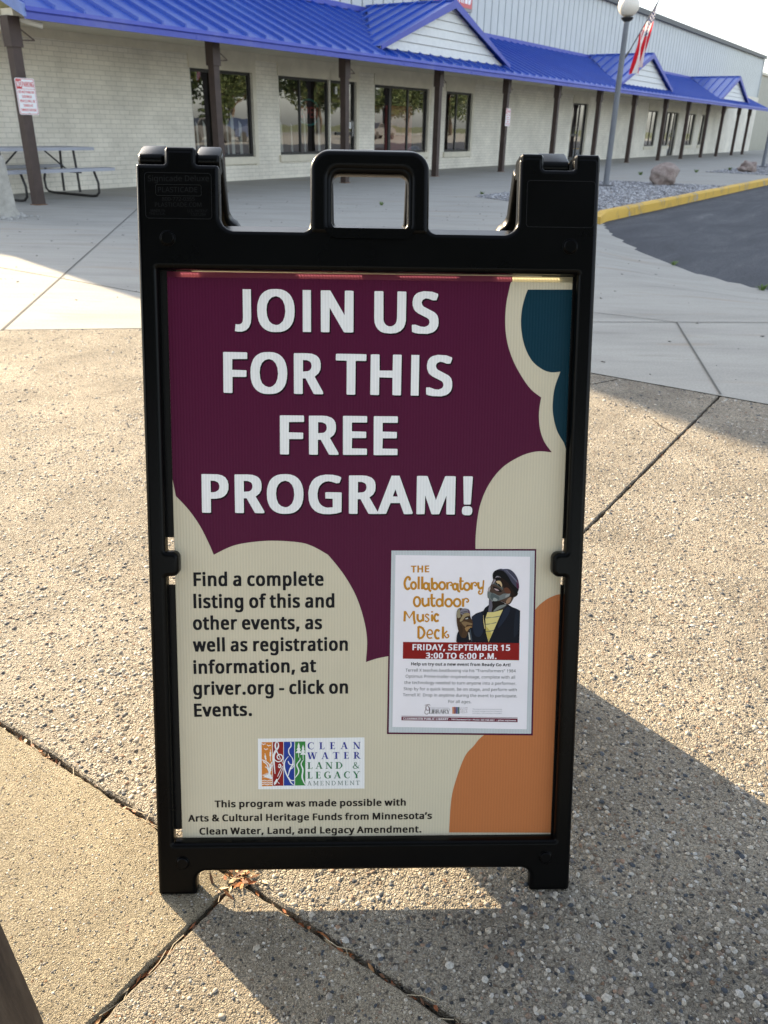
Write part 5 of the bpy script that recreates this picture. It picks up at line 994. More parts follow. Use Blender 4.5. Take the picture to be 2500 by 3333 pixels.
# ------------------------------------------------------------------ boulders
def rock_mat():
    M = bpy.data.materials.new('pink_granite'); M.use_nodes = True; n = M.node_tree.nodes; l = M.node_tree.links; b = n['Principled BSDF']; b.inputs['Roughness'].default_value = .85
    tc = n.new('ShaderNodeTexCoord'); t = n.new('ShaderNodeTexNoise'); t.inputs['Scale'].default_value = 5; t.inputs['Detail'].default_value = 9; t.inputs['Roughness'].default_value = .7; l.new(tc.outputs['Object'], t.inputs['Vector'])
    r = ramp(n, [(.28,(.11,.08,.07)),(.45,(.25,.19,.165)),(.58,(.33,.27,.24)),(.75,(.15,.12,.105))]); l.new(t.outputs[0], r.inputs[0]); l.new(r.outputs[0], b.inputs['Base Color'])
    bp = n.new('ShaderNodeBump'); bp.inputs['Strength'].default_value = .8; bp.inputs['Distance'].default_value = .04; l.new(t.outputs[0], bp.inputs['Height']); l.new(bp.outputs[0], b.inputs['Normal'])
    return M
M_ROCK = rock_mat()
mb = MB(); rock(mb, (20.45,5.85,.2), .36, 3.7, 4, .27, (1.12,.85,.78), 1.25); single('boulder', mb, M_ROCK, 20.45, 5.85, 0, 'pinkish brown boulder on grey gravel behind the yellow kerb', 'boulder', 'boulders in the gravel beds', smooth=180)
mb = MB(); rock(mb, (29.9,5.9,.12), .30, 8.2, 4, .42, (1.3,.9,.62), 1.7); single('boulder', mb, M_ROCK, 29.9, 5.9, 0, 'smaller low brownish boulder in the farther gravel bed near the right edge', 'boulder', 'boulders in the gravel beds', smooth=180)
mb = MB(); rock(mb, (33.6,5.3,.1), .30, 5.2, 3, .25, (1.2,.9,.8), 1.2); single('boulder', mb, mat('grey_rock', (.36,.36,.37), .9, noise_amt=.3, noise_scale=6), 33.6, 5.3, 0, 'grey rock beside the foot of the farther lamp post', 'boulder', 'boulders in the gravel beds', smooth=180)

# ------------------------------------------------------------------ lamp posts and flags
M_POLE = mat('grey_lamp_pole', (.15,.16,.18), .45, .5, noise_amt=.12, noise_scale=8); M_GLOBE = mat('frosted_globe', (.80,.74,.65), .35, .5); M_BLK = mat('black_fitting', (.02,.02,.022), .4)
def lamp(a, p, label):
    T = thing('lamp_post', label, 'lamp post', a, p, 0, 'globe lamp posts in the gravel beds')
    part('pole', MB().tube([(a,p,0),(a,p,3.18)], [.062,.056], 16), M_POLE, T, 60)
    part('base', MB().prism(round_poly([(a-.14,p-.14,.03),(a+.14,p-.14,.03),(a+.14,p+.14,.03),(a-.14,p+.14,.03)], 4), 0, .045), mat('lamp_base', (.13,.13,.14), .6), T)
    part('globe_holder', MB().lathe((a,p,0), [(.06,3.16),(.10,3.19),(.12,3.215),(.125,3.235),(.09,3.24)], 20), M_BLK, T, 60)
    part('globe', MB().lathe((a,p,3.445), [(.10*0+.11*math.cos(t)*0+.214*math.cos(t), .21*math.sin(t)) for t in np.linspace(-1.15, 1.55, 16)], 28), M_GLOBE, T, 180)
    part('pole_socket', MB().tube([(a+.05,p-.03,2.5),(a+.22,p-.05,2.63)], .022, 8), M_BLK, T)
lamp(18.78, 6.63, 'grey lamp post with white globe and flag in the nearer gravel bed')
lamp(34.45, 6.3, 'grey lamp post with flag at the far right edge in the farther gravel bed')
def flag_mat():
    M = bpy.data.materials.new('flag_cloth'); M.use_nodes = True; n = M.node_tree.nodes; l = M.node_tree.links; b = n['Principled BSDF']; b.inputs['Roughness'].default_value = .8; b.inputs['Specular IOR Level'].default_value = .1
    u = n.new('ShaderNodeUVMap'); s = n.new('ShaderNodeSeparateXYZ'); l.new(u.outputs[0], s.inputs[0])
    a = n.new('ShaderNodeMath'); a.operation = 'MULTIPLY'; a.inputs[1].default_value = 6.5; l.new(s.outputs[1], a.inputs[0])
    f = n.new('ShaderNodeMath'); f.operation = 'FRACT'; l.new(a.outputs[0], f.inputs[0]); g = n.new('ShaderNodeMath'); g.operation = 'LESS_THAN'; g.inputs[1].default_value = .5; l.new(f.outputs[0], g.inputs[0])
    mx = n.new('ShaderNodeMix'); mx.data_type = 'RGBA'; l.new(g.outputs[0], mx.inputs['Factor']); mx.inputs['A'].default_value = (.82,.80,.78,1); mx.inputs['B'].default_value = (.60,.018,.03,1)
    # canton: hoist 40 % of the fly, upper 7 stripes, with pale star dots
    c1 = n.new('ShaderNodeMath'); c1.operation = 'LESS_THAN'; c1.inputs[1].default_value = .40; l.new(s.outputs[0], c1.inputs[0]); c2 = n.new('ShaderNodeMath'); c2.operation = 'LESS_THAN'; c2.inputs[1].default_value = .538; l.new(s.outputs[1], c2.inputs[0])
    c = n.new('ShaderNodeMath'); c.operation = 'MULTIPLY'; l.new(c1.outputs[0], c.inputs[0]); l.new(c2.outputs[0], c.inputs[1])
    mp = n.new('ShaderNodeMapping'); mp.inputs['Scale'].default_value = (15, 16.7, 0); l.new(u.outputs[0], mp.inputs[0]); v = n.new('ShaderNodeTexVoronoi'); v.inputs['Scale'].default_value = 1; v.inputs['Randomness'].default_value = 0; l.new(mp.outputs[0], v.inputs['Vector'])
    st = n.new('ShaderNodeMath'); st.operation = 'LESS_THAN'; st.inputs[1].default_value = .27; l.new(v.outputs['Distance'], st.inputs[0])
    cm = n.new('ShaderNodeMix'); cm.data_type = 'RGBA'; l.new(st.outputs[0], cm.inputs['Factor']); cm.inputs['A'].default_value = (.015,.02,.09,1); cm.inputs['B'].default_value = (.8,.8,.8,1)
    fm = n.new('ShaderNodeMix'); fm.data_type = 'RGBA'; l.new(c.outputs[0], fm.inputs['Factor']); l.new(mx.outputs['Result'], fm.inputs['A']); l.new(cm.outputs['Result'], fm.inputs['B'])
    l.new(fm.outputs['Result'], b.inputs['Base Color'])
    tl = n.new('ShaderNodeBsdfTranslucent'); l.new(fm.outputs['Result'], tl.inputs[0]); mm = n.new('ShaderNodeMixShader'); mm.inputs[0].default_value = .45
    l.new(b.outputs[0], mm.inputs[1]); l.new(tl.outputs[0], mm.inputs[2]); l.new(mm.outputs[0], n['Material Output'].inputs[0])
    return M
M_FLAG = flag_mat()
def flag(a, p, label):
    T = thing('flag', label, 'flag', a, p, 2.5, 'flags on the lamp posts')
    b = Vector((a+.17, p-.045, 2.58)); t = Vector((a+1.42, p-.20, 3.78))
    part('flagpole', MB().tube([b, t], .014, 8).lathe(t, [(.0,-.03),(.03,-.01),(.03,.02),(.0,.04)], 10), mat('flagpole_dark', (.05,.045,.045), .4), T)
    # hoist edge along the pole (v: tip 0 -> low 1); the fly hangs down (u) in folds
    NU, NV = 26, 30; mb = MB(); uvs = []
    for j in range(NV+1):
        v = j/NV; h = t.lerp(b, .05+.62*v)
        for i in range(NU+1):
            u = i/NU; L = 1.02+.12*math.sin(v*3+1)
            # gather towards a hanging column
            col = Vector((a+.42, p-.13, 0)); k = u**.8*.62
            q = Vector((h.x+(col.x-h.x)*k, h.y+(col.y-h.y)*k, h.z - u*L*(1-.16*v)))
            fold = math.sin(v*15+u*2.2)*.075*u**.7 + math.sin(v*27+1+u*3)*.022*u
            q += Vector((.25*fold, -1.0*fold, .02*math.sin(v*15)))
            mb.v.append(tuple(q)); uvs.append((u, v))
    mb.f = [(j*(NU+1)+i, j*(NU+1)+i+1, (j+1)*(NU+1)+i+1, (j+1)*(NU+1)+i) for j in range(NV) for i in range(NU)]
    o = part('cloth', mb, M_FLAG, T, 180)
    ul = o.data.uv_layers.new(name='uv')
    for lp in o.data.loops: ul.data[lp.index].uv = uvs[lp.vertex_index]
flag(18.78, 6.63, 'striped national flag hanging limp from the nearer lamp post')
flag(34.45, 6.3, 'striped national flag on the farther lamp post at the right edge')

# ------------------------------------------------------------------ weeds
M_WEED = mat('weed_green', (.11,.17,.045), .7, .3, noise_amt=.3, noise_scale=40)
def weed(a, p, h, n, sd, label):
    g = random.Random(sd); mb = MB(); z = zc(a, p) if a > 4 else 0
    for _ in range(n):
        t = g.uniform(0, 6.28); L = h*g.uniform(.5, 1.1); s = g.uniform(.25, 1.1)*h; wv = L*.13; r0 = g.uniform(0, h*.4)
        c, q = math.cos(t), math.sin(t); ox, oy = a+c*r0, p+q*r0
        mb.add([(ox-q*wv,oy+c*wv,z-.003),(ox+q*wv,oy-c*wv,z-.003),(ox+c*s*.6+q*wv,oy+q*s*.6-c*wv,z+L*.7),(ox+c*s*.6-q*wv,oy+q*s*.6+c*wv,z+L*.7),(ox+c*s,oy+q*s,z+L)], [(0,1,2,3),(3,2,4)])
    single('weed_tuft', mb, M_WEED, a, p, z, label, 'weed', 'weed tufts in the pavement')
weed(11.2,7.56,.055,12,1,'tiny weed tuft in the pavement framed by the sandwich board handle'); weed(14.5,7.5,.05,26,2,'low weeds at the left tip of the nearer gravel bed')
weed(7.95,1.25,.05,30,3,'green weed tuft on the asphalt edge right of the sandwich board'); weed(8.9,2.3,.05,14,4,'faint weed tuft on the asphalt edge nearer the kerb end')
weed(24.6,7.7,.09,26,5,'weed tuft on the walk behind the pink boulder'); weed(27.9,7.0,.09,22,6,'weeds at the near left corner of the farther gravel bed')
weed(30.6,6.6,.10,26,7,'weeds beside the smaller boulder in the farther gravel bed'); weed(22.9,4.62,.10,18,8,'weeds along the kerb top past the nearer gravel bed'); weed(33.9,6.6,.10,26,9,'weeds at the foot of the farther lamp post')

# ------------------------------------------------------------------ timber post by the camera
mb = MB(); pts = []
g = random.Random(8)
for k, z in enumerate(np.linspace(0, .98, 15)):
    cx, cy = -.4475-.10*z, .575+.0*z; h = .048
    for j in range(16):
        t = 2*math.pi*j/16+.3; c, s = math.cos(t), math.sin(t); q = min(h/max(abs(c), abs(s)), h*1.28)*(1+.05*noise.noise(Vector((c*2, s*2, z*3)))+.03*noise.noise(Vector((c*6, s*6, z*14))))
        mb.v.append((cx+c*q, cy+s*q, z))
mb.f = [(k*16+j, k*16+(j+1)%16, (k+1)*16+(j+1)%16, (k+1)*16+j) for k in range(14) for j in range(16)]+[tuple(14*16+j for j in range(16))]
def wood():
    M = bpy.data.materials.new('weathered_timber'); M.use_nodes = True; n = M.node_tree.nodes; l = M.node_tree.links; b = n['Principled BSDF']; b.inputs['Roughness'].default_value = .85
    g = n.new('ShaderNodeNewGeometry'); mp = n.new('ShaderNodeMapping'); mp.inputs['Scale'].default_value = (40, 40, 5); l.new(g.outputs['Position'], mp.inputs[0])
    t = n.new('ShaderNodeTexNoise'); t.inputs['Scale'].default_value = 1; t.inputs['Detail'].default_value = 8; t.inputs['Roughness'].default_value = .7; l.new(mp.outputs[0], t.inputs['Vector'])
    r = ramp(n, [(.3,(.020,.012,.007)),(.5,(.060,.040,.026)),(.7,(.095,.070,.048))]); l.new(t.outputs[0], r.inputs[0]); l.new(r.outputs[0], b.inputs['Base Color'])
    bp = n.new('ShaderNodeBump'); bp.inputs['Strength'].default_value = .7; bp.inputs['Distance'].default_value = .006; l.new(t.outputs[0], bp.inputs['Height']); l.new(bp.outputs[0], b.inputs['Normal'])
    return M
me = mesh_from('timber_post', mb, (-.47,.575,0), 60); me.materials.append(wood()); o = bpy.data.objects.new('timber_post', me); COL.objects.link(o); o.location = (-.47,.575,0)
setp(o, 'dark weathered timber post at the bottom left corner in front', 'post')

# ------------------------------------------------------------------ across the parking lot (seen mirrored in the shop windows), plus added trees behind the viewpoint
M_CROWN = stones_mat('tree_leaves', [(0,(.035,.055,.018)),(.3,(.058,.082,.025)),(.6,(.085,.10,.033)),(.8,(.024,.038,.014))], .6, .05)
M_TRUNK = mat('bark', (.07,.05,.035), .9, noise_amt=.3, noise_scale=8)
def tree(a, p, h, wd, sd, conifer, label):
    g = random.Random(sd); T = thing('tree', label, 'tree', a, p, -.15, 'trees across the parking lot')
    tk = MB().tube([(a,p,-.4),(a+.1,p,h*.3),(a,p+.1,h*.62)], [h*.022,h*.017,h*.008], 8)
    for k in range(7):
        t = g.uniform(0, 6.28); z0 = h*g.uniform(.28,.55); tk.tube([(a,p,z0),(a+math.cos(t)*wd*.32,p+math.sin(t)*wd*.32,z0+h*.18)], [h*.011,h*.003], 6)
    part('trunk', tk, M_TRUNK, T)
    mb = MB()
    blobs = [(g.gauss(0,.42)*wd*.5, g.gauss(0,.42)*wd*.5, h*g.uniform(.36,.86), wd*g.uniform(.13,.25)) for _ in range(15)]
    for _ in range(6500):
        if conifer:
            t = g.random()**.7; z = h*(1-.93*t); r = wd*.5*t*(.55+.45*math.sin(z*5.2)**2)*g.uniform(.5,1); th = g.uniform(0,6.28); q = Vector((a+r*math.cos(th), p+r*math.sin(th), z))
        else:
            b = g.choice(blobs); d = Vector((g.gauss(0,1), g.gauss(0,1), g.gauss(0,.8))).normalized()*b[3]*g.uniform(.6,1.08); q = Vector((a+b[0], p+b[1], b[2]))+d
        s = h*.013*g.uniform(.7,1.8); x = Vector((g.gauss(0,1), g.gauss(0,1), g.gauss(0,1))).normalized(); y = x.orthogonal().normalized()
        mb.add([q-x*s, q+y*s*.6, q+x*s, q-y*s*.6], [(0,1,2,3)])
    part('crown', mb, M_CROWN, T)
for args in ((48,-38,9,4.2,1,True,'tall narrow conifer mirrored at the left of the first shop window'),(55,-42,8.2,5,2,False,'round leafy tree mirrored at the right of the first shop window'),
             (61,-36,10,7,3,False,'broad dark tree mirrored in the left pane of the second window'),(69,-40,9.5,7,4,False,'spreading tree mirrored beside the hanging oval sign'),(79,-38,10,7.5,5,False,'tall tree mirrored in the left of the three-part window'),
             (89,-41,8.6,7,6,False,'yellowish tree mirrored in the right of the three-part window'),(99,-40,9.5,8,7,False,'wide tree mirrored in the narrow two-pane window'),(40,-44,9.5,7,8,False,'leafy tree standing left of the narrow conifer across the lot'),(65,-52,13,11,9,False,'very broad dark tree standing behind the others across the lot'),(84,-53,14,12,10,False,'tallest tree standing at the back across the lot'),(109,-48,11,10,11,False,'round tree at the far right end of the row across the lot')):
    tree(args[0]+17, *args[1:])
for x, y, h, wd, sd, lab in ((-4.5,-8.5,9.5,8.5,21,'unseen leafy tree behind the viewpoint, added left of the sandwich board to darken its frame'),(.5,-10.5,10.5,9.5,22,'unseen leafy tree added straight behind the viewpoint to darken the black frame'),(5.5,-9.5,9,8.5,23,'unseen leafy tree behind the viewpoint, added on the right to darken the frame')):  # unseen trees added to darken what the black plastic reflects
    a, p = to_ap(x, y); tree(a, p, h, wd, sd, False, lab)
def car(a, p, col, label, hd):
    T = thing('parked_car', label, 'car', a, p, -.12, 'cars parked across the lot'); z = -.12
    prof = [(-2.2,.35),(-2.25,.75),(-2.1,.95),(-1.45,1.0),(-.95,1.48),(.55,1.5),(1.15,1.05),(2.05,.92),(2.25,.7),(2.25,.35)]
    mb = MB().prism(prof, -.86, .86); mb.v = [(a+hd*x, p+zz, z+y) for x, y, zz in mb.v]; part('body', mb, mat('car_paint_'+str(col[0])[2:4], col, .3, .6), T, 30)
    gl = MB().prism([(-1.3,1.02),(-.88,1.42),(.5,1.43),(.98,1.05)], -.875, .875); gl.v = [(a+hd*x, p+zz, z+y) for x, y, zz in gl.v]; part('side_windows', gl, mat('car_glass', (.015,.017,.02), .1, .7), T)
    for x in (-1.4, 1.4):
        for s in (-.8, .8):
            wl = MB(); wl.tube([(a+hd*x,p+s-.1,z+.33),(a+hd*x,p+s+.1,z+.33)], .33, 18); part('wheel', wl, mat('tyre', (.02,.02,.02), .8), T, 40)
    part('tail_light', MB().box(a+hd*-2.27-.01,a+hd*-2.27+.03,p-.8,p-.55,z+.7,z+.9).box(a+hd*-2.27-.01,a+hd*-2.27+.03,p+.55,p+.8,z+.7,z+.9), mat('tail_red', (.5,.02,.02), .3), T)
car(42.5,-17,(.07,.072,.078),'dark grey car parked across the lot, mirrored low in the first window',1); car(48,-18,(.045,.06,.11),'dark blue car parked beside the dark grey car across the lot',-1); car(72,-23,(.10,.10,.105),'dark silver car parked across the lot, mirrored in the narrow window',1)

# ------------------------------------------------------------------ the sandwich board
UC = -.0035
M_PANEL = Matrix(((AX.x,UP.x,NN.x,P_C.x),(AX.y,UP.y,NN.y,P_C.y),(AX.z,UP.z,NN.z,P_C.z),(0,0,0,1)))
HINGE = M_PANEL @ Vector((UC, 1.0615, -.0105))
FLIP = Matrix.Translation(HINGE) @ Matrix.Rotation(math.pi, 4, 'Z') @ Matrix.Translation(-HINGE)
BASE = Vector((HINGE.x, HINGE.y, 0))
def sthing(name, label, cat, loc):
    o = bpy.data.objects.new(name, None); COL.objects.link(o); o.location = loc; o.empty_display_size = .1
    return setp(o, label, cat)
def upart(name, layers, parent, M4=None, smooth=None, label=None):
    """layers: list of (MB, material) in panel coordinates"""
    v = []; f = []; mi = []; ms = []
    for mb, M in layers:
        o = len(v); v += mb.v; f += [tuple(i+o for i in q) for q in mb.f]
        if M not in ms: ms.append(M)
        mi += [ms.index(M)]*len(mb.f)
    me = bpy.data.meshes.new(name); me.from_pydata(v, [], f); me.polygons.foreach_set('material_index', mi)
    for M in ms: me.materials.append(M)
    if smooth: me.shade_smooth(); me.set_sharp_from_angle(angle=math.radians(smooth))
    me.update(); o = bpy.data.objects.new(name, me); COL.objects.link(o); o.parent = parent
    if M4 is not None: o.matrix_local = Matrix.Translation(-parent.location) @ M4
    return setp(o, label)
def pc(r, g, b, k=1.30): return tuple(min(.86, lin(c)*k) for c in (r, g, b))
def ink(name, c, rough=.45): return mat('print_'+name, c, rough, .12)
M_BLACKP = mat('black_plastic', (.0012,.0013,.0016), .34, .11)
M_BLACKD = mat('black_plastic_recess', (.004,.004,.0045), .5, .3)
def black_plastic():
    M = M_BLACKP; n = M.node_tree.nodes; l = M.node_tree.links; b = n['Principled BSDF']
    tc = n.new('ShaderNodeTexCoord'); t = n.new('ShaderNodeTexNoise'); t.inputs['Scale'].default_value = 9; t.inputs['Detail'].default_value = 6; l.new(tc.outputs['Object'], t.inputs['Vector'])
    mr = n.new('ShaderNodeMapRange'); mr.inputs[3].default_value = .22; mr.inputs[4].default_value = .36; l.new(t.outputs[0], mr.inputs[0]); l.new(mr.outputs[0], b.inputs['Roughness'])
    t2 = n.new('ShaderNodeTexNoise'); t2.inputs['Scale'].default_value = 700; l.new(tc.outputs['Object'], t2.inputs['Vector'])
    bp = n.new('ShaderNodeBump'); bp.inputs['Strength'].default_value = .12; bp.inputs['Distance'].default_value = .0006; l.new(t2.outputs[0], bp.inputs['Height']); l.new(bp.outputs[0], b.inputs['Normal'])
black_plastic()
SB = sthing('sandwich_board', 'black plastic sandwich board with a maroon and cream program poster, standing on the pavement', 'sandwich board', BASE)
X = lambda pts: [(q[0]+UC, q[1]) + tuple(q[2:]) for q in pts]
outer = round_poly(X([(-.338,-.0868,.004),(-.276,-.0868,.004),(-.276,-.046,.016),(.272,-.046,.016),(.272,-.0868,.004),(.338,-.0868,.006),
  (.338,1.0735,.010),(.2997,1.0735,.007),(.2997,1.0545,.003),(.2545,1.0545,.003),(.2545,1.0735,.007),(.219,1.0735,.010),
  (.219,.962,.020),(.0863,.962,.012),(.0863,1.0755,.027),(-.0863,1.0755,.027),(-.0863,.962,.012),(-.219,.962,.020),
  (-.219,1.0525,.005),(-.252,1.0525,.003),(-.252,1.074,.007),(-.2965,1.074,.007),(-.2965,1.0525,.003),(-.338,1.0525,.004)]), 6)
win = round_poly(X([(-.3115,.003,.002),(.3115,.003,.002),(.3115,.4445,.003),(.2906,.4445,.012),(.2906,.483,.012),(.3115,.483,.003),(.3115,.906,.002),
  (-.3115,.906,.002),(-.3115,.483,.003),(-.292,.483,.012),(-.292,.4445,.012),(-.3115,.4445,.003)]), 5)
hol = round_poly(X([(-.0553,.965,.012),(.0553,.965,.012),(.0553,1.044,.012),(-.0553,1.044,.012)]), 6)
hol2 = round_poly(X([(-.0553,.956,.010),(.0553,.956,.010),(.0553,1.044,.012),(-.0553,1.044,.012)]), 6)
outer2 = [(x, y-.008) if .955 < y < .9625 and abs(x-UC) < .215 and abs(x-UC) > .09 else (x, y) for x, y in outer]  # rear openings cut lower so sun reaches the panel's top edge
RIV = [(-.2942,.9484),(.2972,.9455),(-.2975,-.029),(.2961,-.026)]
riv = [ell(x+UC, y, .0112, .0112, 22) for x, y in RIV]
def frame_layers(front=True):
    fr = curve_mesh('front_frame', [outer if front else outer2, win, hol if front else hol2], .0135, .0068, .0065, 3)
    # thicker rolled handle and rolled edges round the openings
    hr = curve_mesh('roll', [round_poly(X([(-.0868,.958 if front else .946,.006),(.0868,.958 if front else .946,.006),(.0868,1.076,.0275),(-.0868,1.076,.0275)]),7), round_poly(X([(-.060,.9605 if front else .952,.014),(.060,.9605 if front else .952,.014),(.060,1.0485,.014),(-.060,1.0485,.014)]),6)], .0165, .0085, .0068, 4)
    fr.add(hr.v, hr.f)
    # the sills of the three openings slope towards the front
    for x0, x1, v0 in ((-.2185,-.0855,.9600),(.0855,.2185,.9600),(-.0565,.0565,.9630)):
        if front: fr.add([(x0+UC,v0,.0185),(x1+UC,v0,.0185),(x1+UC,v0+.0122,-.0060),(x0+UC,v0+.0122,-.0060),(x0+UC,v0-.004,-.0060),(x1+UC,v0-.004,-.0060)], [(0,1,2,3),(3,2,5,4),(0,3,4),(1,5,2)])
    # hinge knuckles round the hinge line
    for x0, x1 in ((-.296,-.2525),(.2202,.2540),(.3002,.3375)):
        pr = round_poly([(1.046,-.026,.008),(1.0765,-.026,.010),(1.0765,.0195,.006),(1.046,.0195,.006)], 5); k = MB(); b = .003
        n = len(pr); cy, cz = 1.061, -.004
        for x, s in ((x0, .86), (x0+b, 1), (x1-b, 1), (x1, .86)):
            k.v += [(x+UC, cy+(q[0]-cy)*s, cz+(q[1]-cz)*s) for q in pr]
        k.f = [(r*n+i, (r+1)*n+i, (r+1)*n+(i+1)%n, r*n+(i+1)%n)[::-1] for r in range(3) for i in range(n)] + [tuple(range(n)), tuple(3*n+i for i in range(n))[::-1]]
        fr.add(k.v, k.f)
    return fr
FR = frame_layers(); FR2 = frame_layers(False)
lip = MB()
for x0, x1, y0, y1 in ((-.325,-.288,.5025,.915),(-.325,-.288,.016,.427),(.288,.325,.5025,.915),(.288,.325,-.006,.427),(-.2879,.2879,-.006,.014),(-.335,-.3125,.4271,.5024),(.3125,.335,.4271,.5024)):
    lip.box(x0+UC, x1+UC, y0, y1, -.0065, -.0044)
ff = upart('front_frame', [(FR, M_BLACKP)], SB, M_PANEL, 40)
upart('back_lip', [(lip, M_BLACKD)], ff)
for (x, y), wt in zip(RIV, (.010, .010, .004, .0235)):
    r = MB(); r.lathe((x+UC, y, .0196), [(.0114,0),(.0114,.0011),(.0106,.0016),(.0098,.0007),(.0095,.0007),(.0094,.0030),(.0082,.0042)], 26); upart('rivet', [(r, M_BLACKP)], ff, smooth=35)
# raised maker's plates moulded into the towers
def ring_mb(x0, x1, y0, y1, r, t, w0):
    o = round_poly([(x0,y0,r),(x1,y0,r),(x1,y1,r),(x0,y1,r)], 5); i = round_poly([(x0+t,y0+t,r-t),(x1-t,y0+t,r-t),(x1-t,y1-t,r-t),(x0+t,y1-t,r-t)], 5); n = len(o)
    return MB().add([(x,y,w0-.001) for x,y in o]+[(x,y,w0) for x,y in o]+[(x,y,w0) for x,y in i]+[(x,y,w0-.001) for x,y in i], [(r_*n+k, r_*n+(k+1)%n, (r_+1)*n+(k+1)%n, (r_+1)*n+k) for r_ in range(3) for k in range(n)])
M_EMB = mat('black_plastic_raised', (.0025,.0027,.0032), .45, .30)
WF = .02
e1 = ring_mb(-.3288,-.2327,.976,1.040,.005,.0008,WF+.0006)
def q3(x, y): return uv(400+x/1.952, 440+y/1.952, WF)
for s, L, R in (('Signicade Deluxe',(160,293),(548,293)),('PLASTICADE',(224,363),(474,363)),('800-772-0355',(250,418),(457,418)),('PLASTICADE.COM',(205,455),(500,455)),('MADE IN',(178,487),(268,487)),('THE U.S.A.',(168,507),(270,507)),('U.S. PATENT',(412,490),(540,490)),('7,537,269',(430,511),(526,511))):
    text_mb(e1, s, SANS, q3(*L), q3(*R), w=WF+.0005)
a_, b_ = q3(208,383), q3(498,315); rb = ring_mb(a_[0], b_[0], a_[1], b_[1], .003, .0006, WF+.0005); e1.add(rb.v, rb.f)
upart('moulded_plate', [(e1, M_EMB)], ff); upart('moulded_plate', [(ring_mb(.2267,.3278,.9725,1.0386,.005,.0008,WF+.0006), M_EMB)], ff)
# rear frame, the same moulding with lowered openings, turned round the hinge
rf = upart('rear_frame', [(FR2, M_BLACKP)], SB, FLIP @ M_PANEL, 40)
upart('back_lip', [(lip, M_BLACKD)], rf)
for (x, y) in RIV:
    r = MB(); r.lathe((x+UC, y, -.006), [(.0096,0),(.0096,.014),(.0088,.016)], 16); upart('rivet', [(r, M_BLACKP)], rf, smooth=40)

# corrugated plastic panel and its print
def coro(name, col, rough=.40):
    if name in MATS: return MATS[name]
    M = bpy.data.materials.new(name); M.use_nodes = True; MATS[name] = M; n = M.node_tree.nodes; l = M.node_tree.links; b = n['Principled BSDF']
    b.inputs['Roughness'].default_value = rough; b.inputs['Specular IOR Level'].default_value = .13
    tc = n.new('ShaderNodeTexCoord'); wv = n.new('ShaderNodeTexWave'); wv.wave_type = 'BANDS'; wv.bands_direction = 'X'; wv.inputs['Scale'].default_value = 68; wv.inputs['Distortion'].default_value = .6; wv.inputs['Detail'].default_value = 1
    l.new(tc.outputs['Object'], wv.inputs['Vector'])
    mr = n.new('ShaderNodeMapRange'); mr.inputs[3].default_value = .955; mr.inputs[4].default_value = 1.035; l.new(wv.outputs['Fac'], mr.inputs[0])
    t = n.new('ShaderNodeTexNoise'); t.inputs['Scale'].default_value = 4; t.inputs['Detail'].default_value = 4; l.new(tc.outputs['Object'], t.inputs['Vector'])
    m2 = n.new('ShaderNodeMapRange'); m2.inputs[1].default_value = .3; m2.inputs[2].default_value = .7; m2.inputs[3].default_value = .96; m2.inputs[4].default_value = 1.04; l.new(t.outputs[0], m2.inputs[0])
    k = n.new('ShaderNodeMath'); k.operation = 'MULTIPLY'; l.new(mr.outputs[0], k.inputs[0]); l.new(m2.outputs[0], k.inputs[1])
    v = n.new('ShaderNodeVectorMath'); v.operation = 'SCALE'; v.inputs[0].default_value = col; l.new(k.outputs[0], v.inputs['Scale']); l.new(v.outputs[0], b.inputs['Base Color'])
    bp = n.new('ShaderNodeBump'); bp.inputs['Strength'].default_value = .16; bp.inputs['Distance'].default_value = .0012; l.new(wv.outputs['Fac'], bp.inputs['Height']); l.new(bp.outputs[0], b.inputs['Normal'])
    return M
C_CREAM = coro('print_cream', pc(172,165,146,1.52)); C_MAR = coro('print_maroon', pc(70,16,46)); C_TEAL = coro('print_teal', pc(8,44,58)); C_ORG = coro('print_orange', pc(160,98,58,1.4))
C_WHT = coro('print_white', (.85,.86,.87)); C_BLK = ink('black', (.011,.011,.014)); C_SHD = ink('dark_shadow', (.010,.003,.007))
PT_ = .8965                                    # above this height the flutes of the sheet lie open to the sun behind
pn = upart('poster_panel', [(MB().box(-.3048,.3048,0,PT_,-.004,0), C_CREAM)], SB, M_PANEL)
def translucent(name, col, k):
    M = bpy.data.materials.new(name); M.use_nodes = True; n = M.node_tree.nodes; l = M.node_tree.links; b = n['Principled BSDF']
    b.inputs['Base Color'].default_value = (*col, 1); b.inputs['Roughness'].default_value = .5; b.inputs['Specular IOR Level'].default_value = .1
    t = n.new('ShaderNodeBsdfTranslucent'); t.inputs[0].default_value = (*(min(.9, c*1.5+.04) for c in col), 1); x = n.new('ShaderNodeMixShader'); x.inputs[0].default_value = k
    l.new(b.outputs[0], x.inputs[1]); l.new(t.outputs[0], x.inputs[2]); l.new(x.outputs[0], n['Material Output'].inputs[0]); return M
um = uv(1668, 895)[0]; T_M = translucent('thin_maroon_sheet', (.16,.03,.07), .6); T_C = translucent('thin_cream_sheet', pc(176,171,148), .55)
s1, s2, s3 = MB(), MB(), MB(); s1.quad((-.3048,PT_,.0002),(um,PT_,.0002),(um,.9047,.0002),(-.3048,.9047,.0002)); s2.quad((um,PT_,.0002),(.3048,PT_,.0002),(.3048,.9047,.0002),(um,.9047,.0002))
for k_ in range(133):
    x_ = -.3048+k_*.0046; s3.quad((x_,PT_,-.004),(x_,PT_,.0001),(x_,.9040,.0001),(x_,.9040,-.004))
upart('flute_edge', [(s1, T_M),(s2, T_C),(s3, T_C)], pn)
upart('rear_panel', [(MB().box(-.3048,.3048,0,.9047,-.004,0), mat('rear_print', (.5,.47,.38), .45))], SB, FLIP @ M_PANEL)
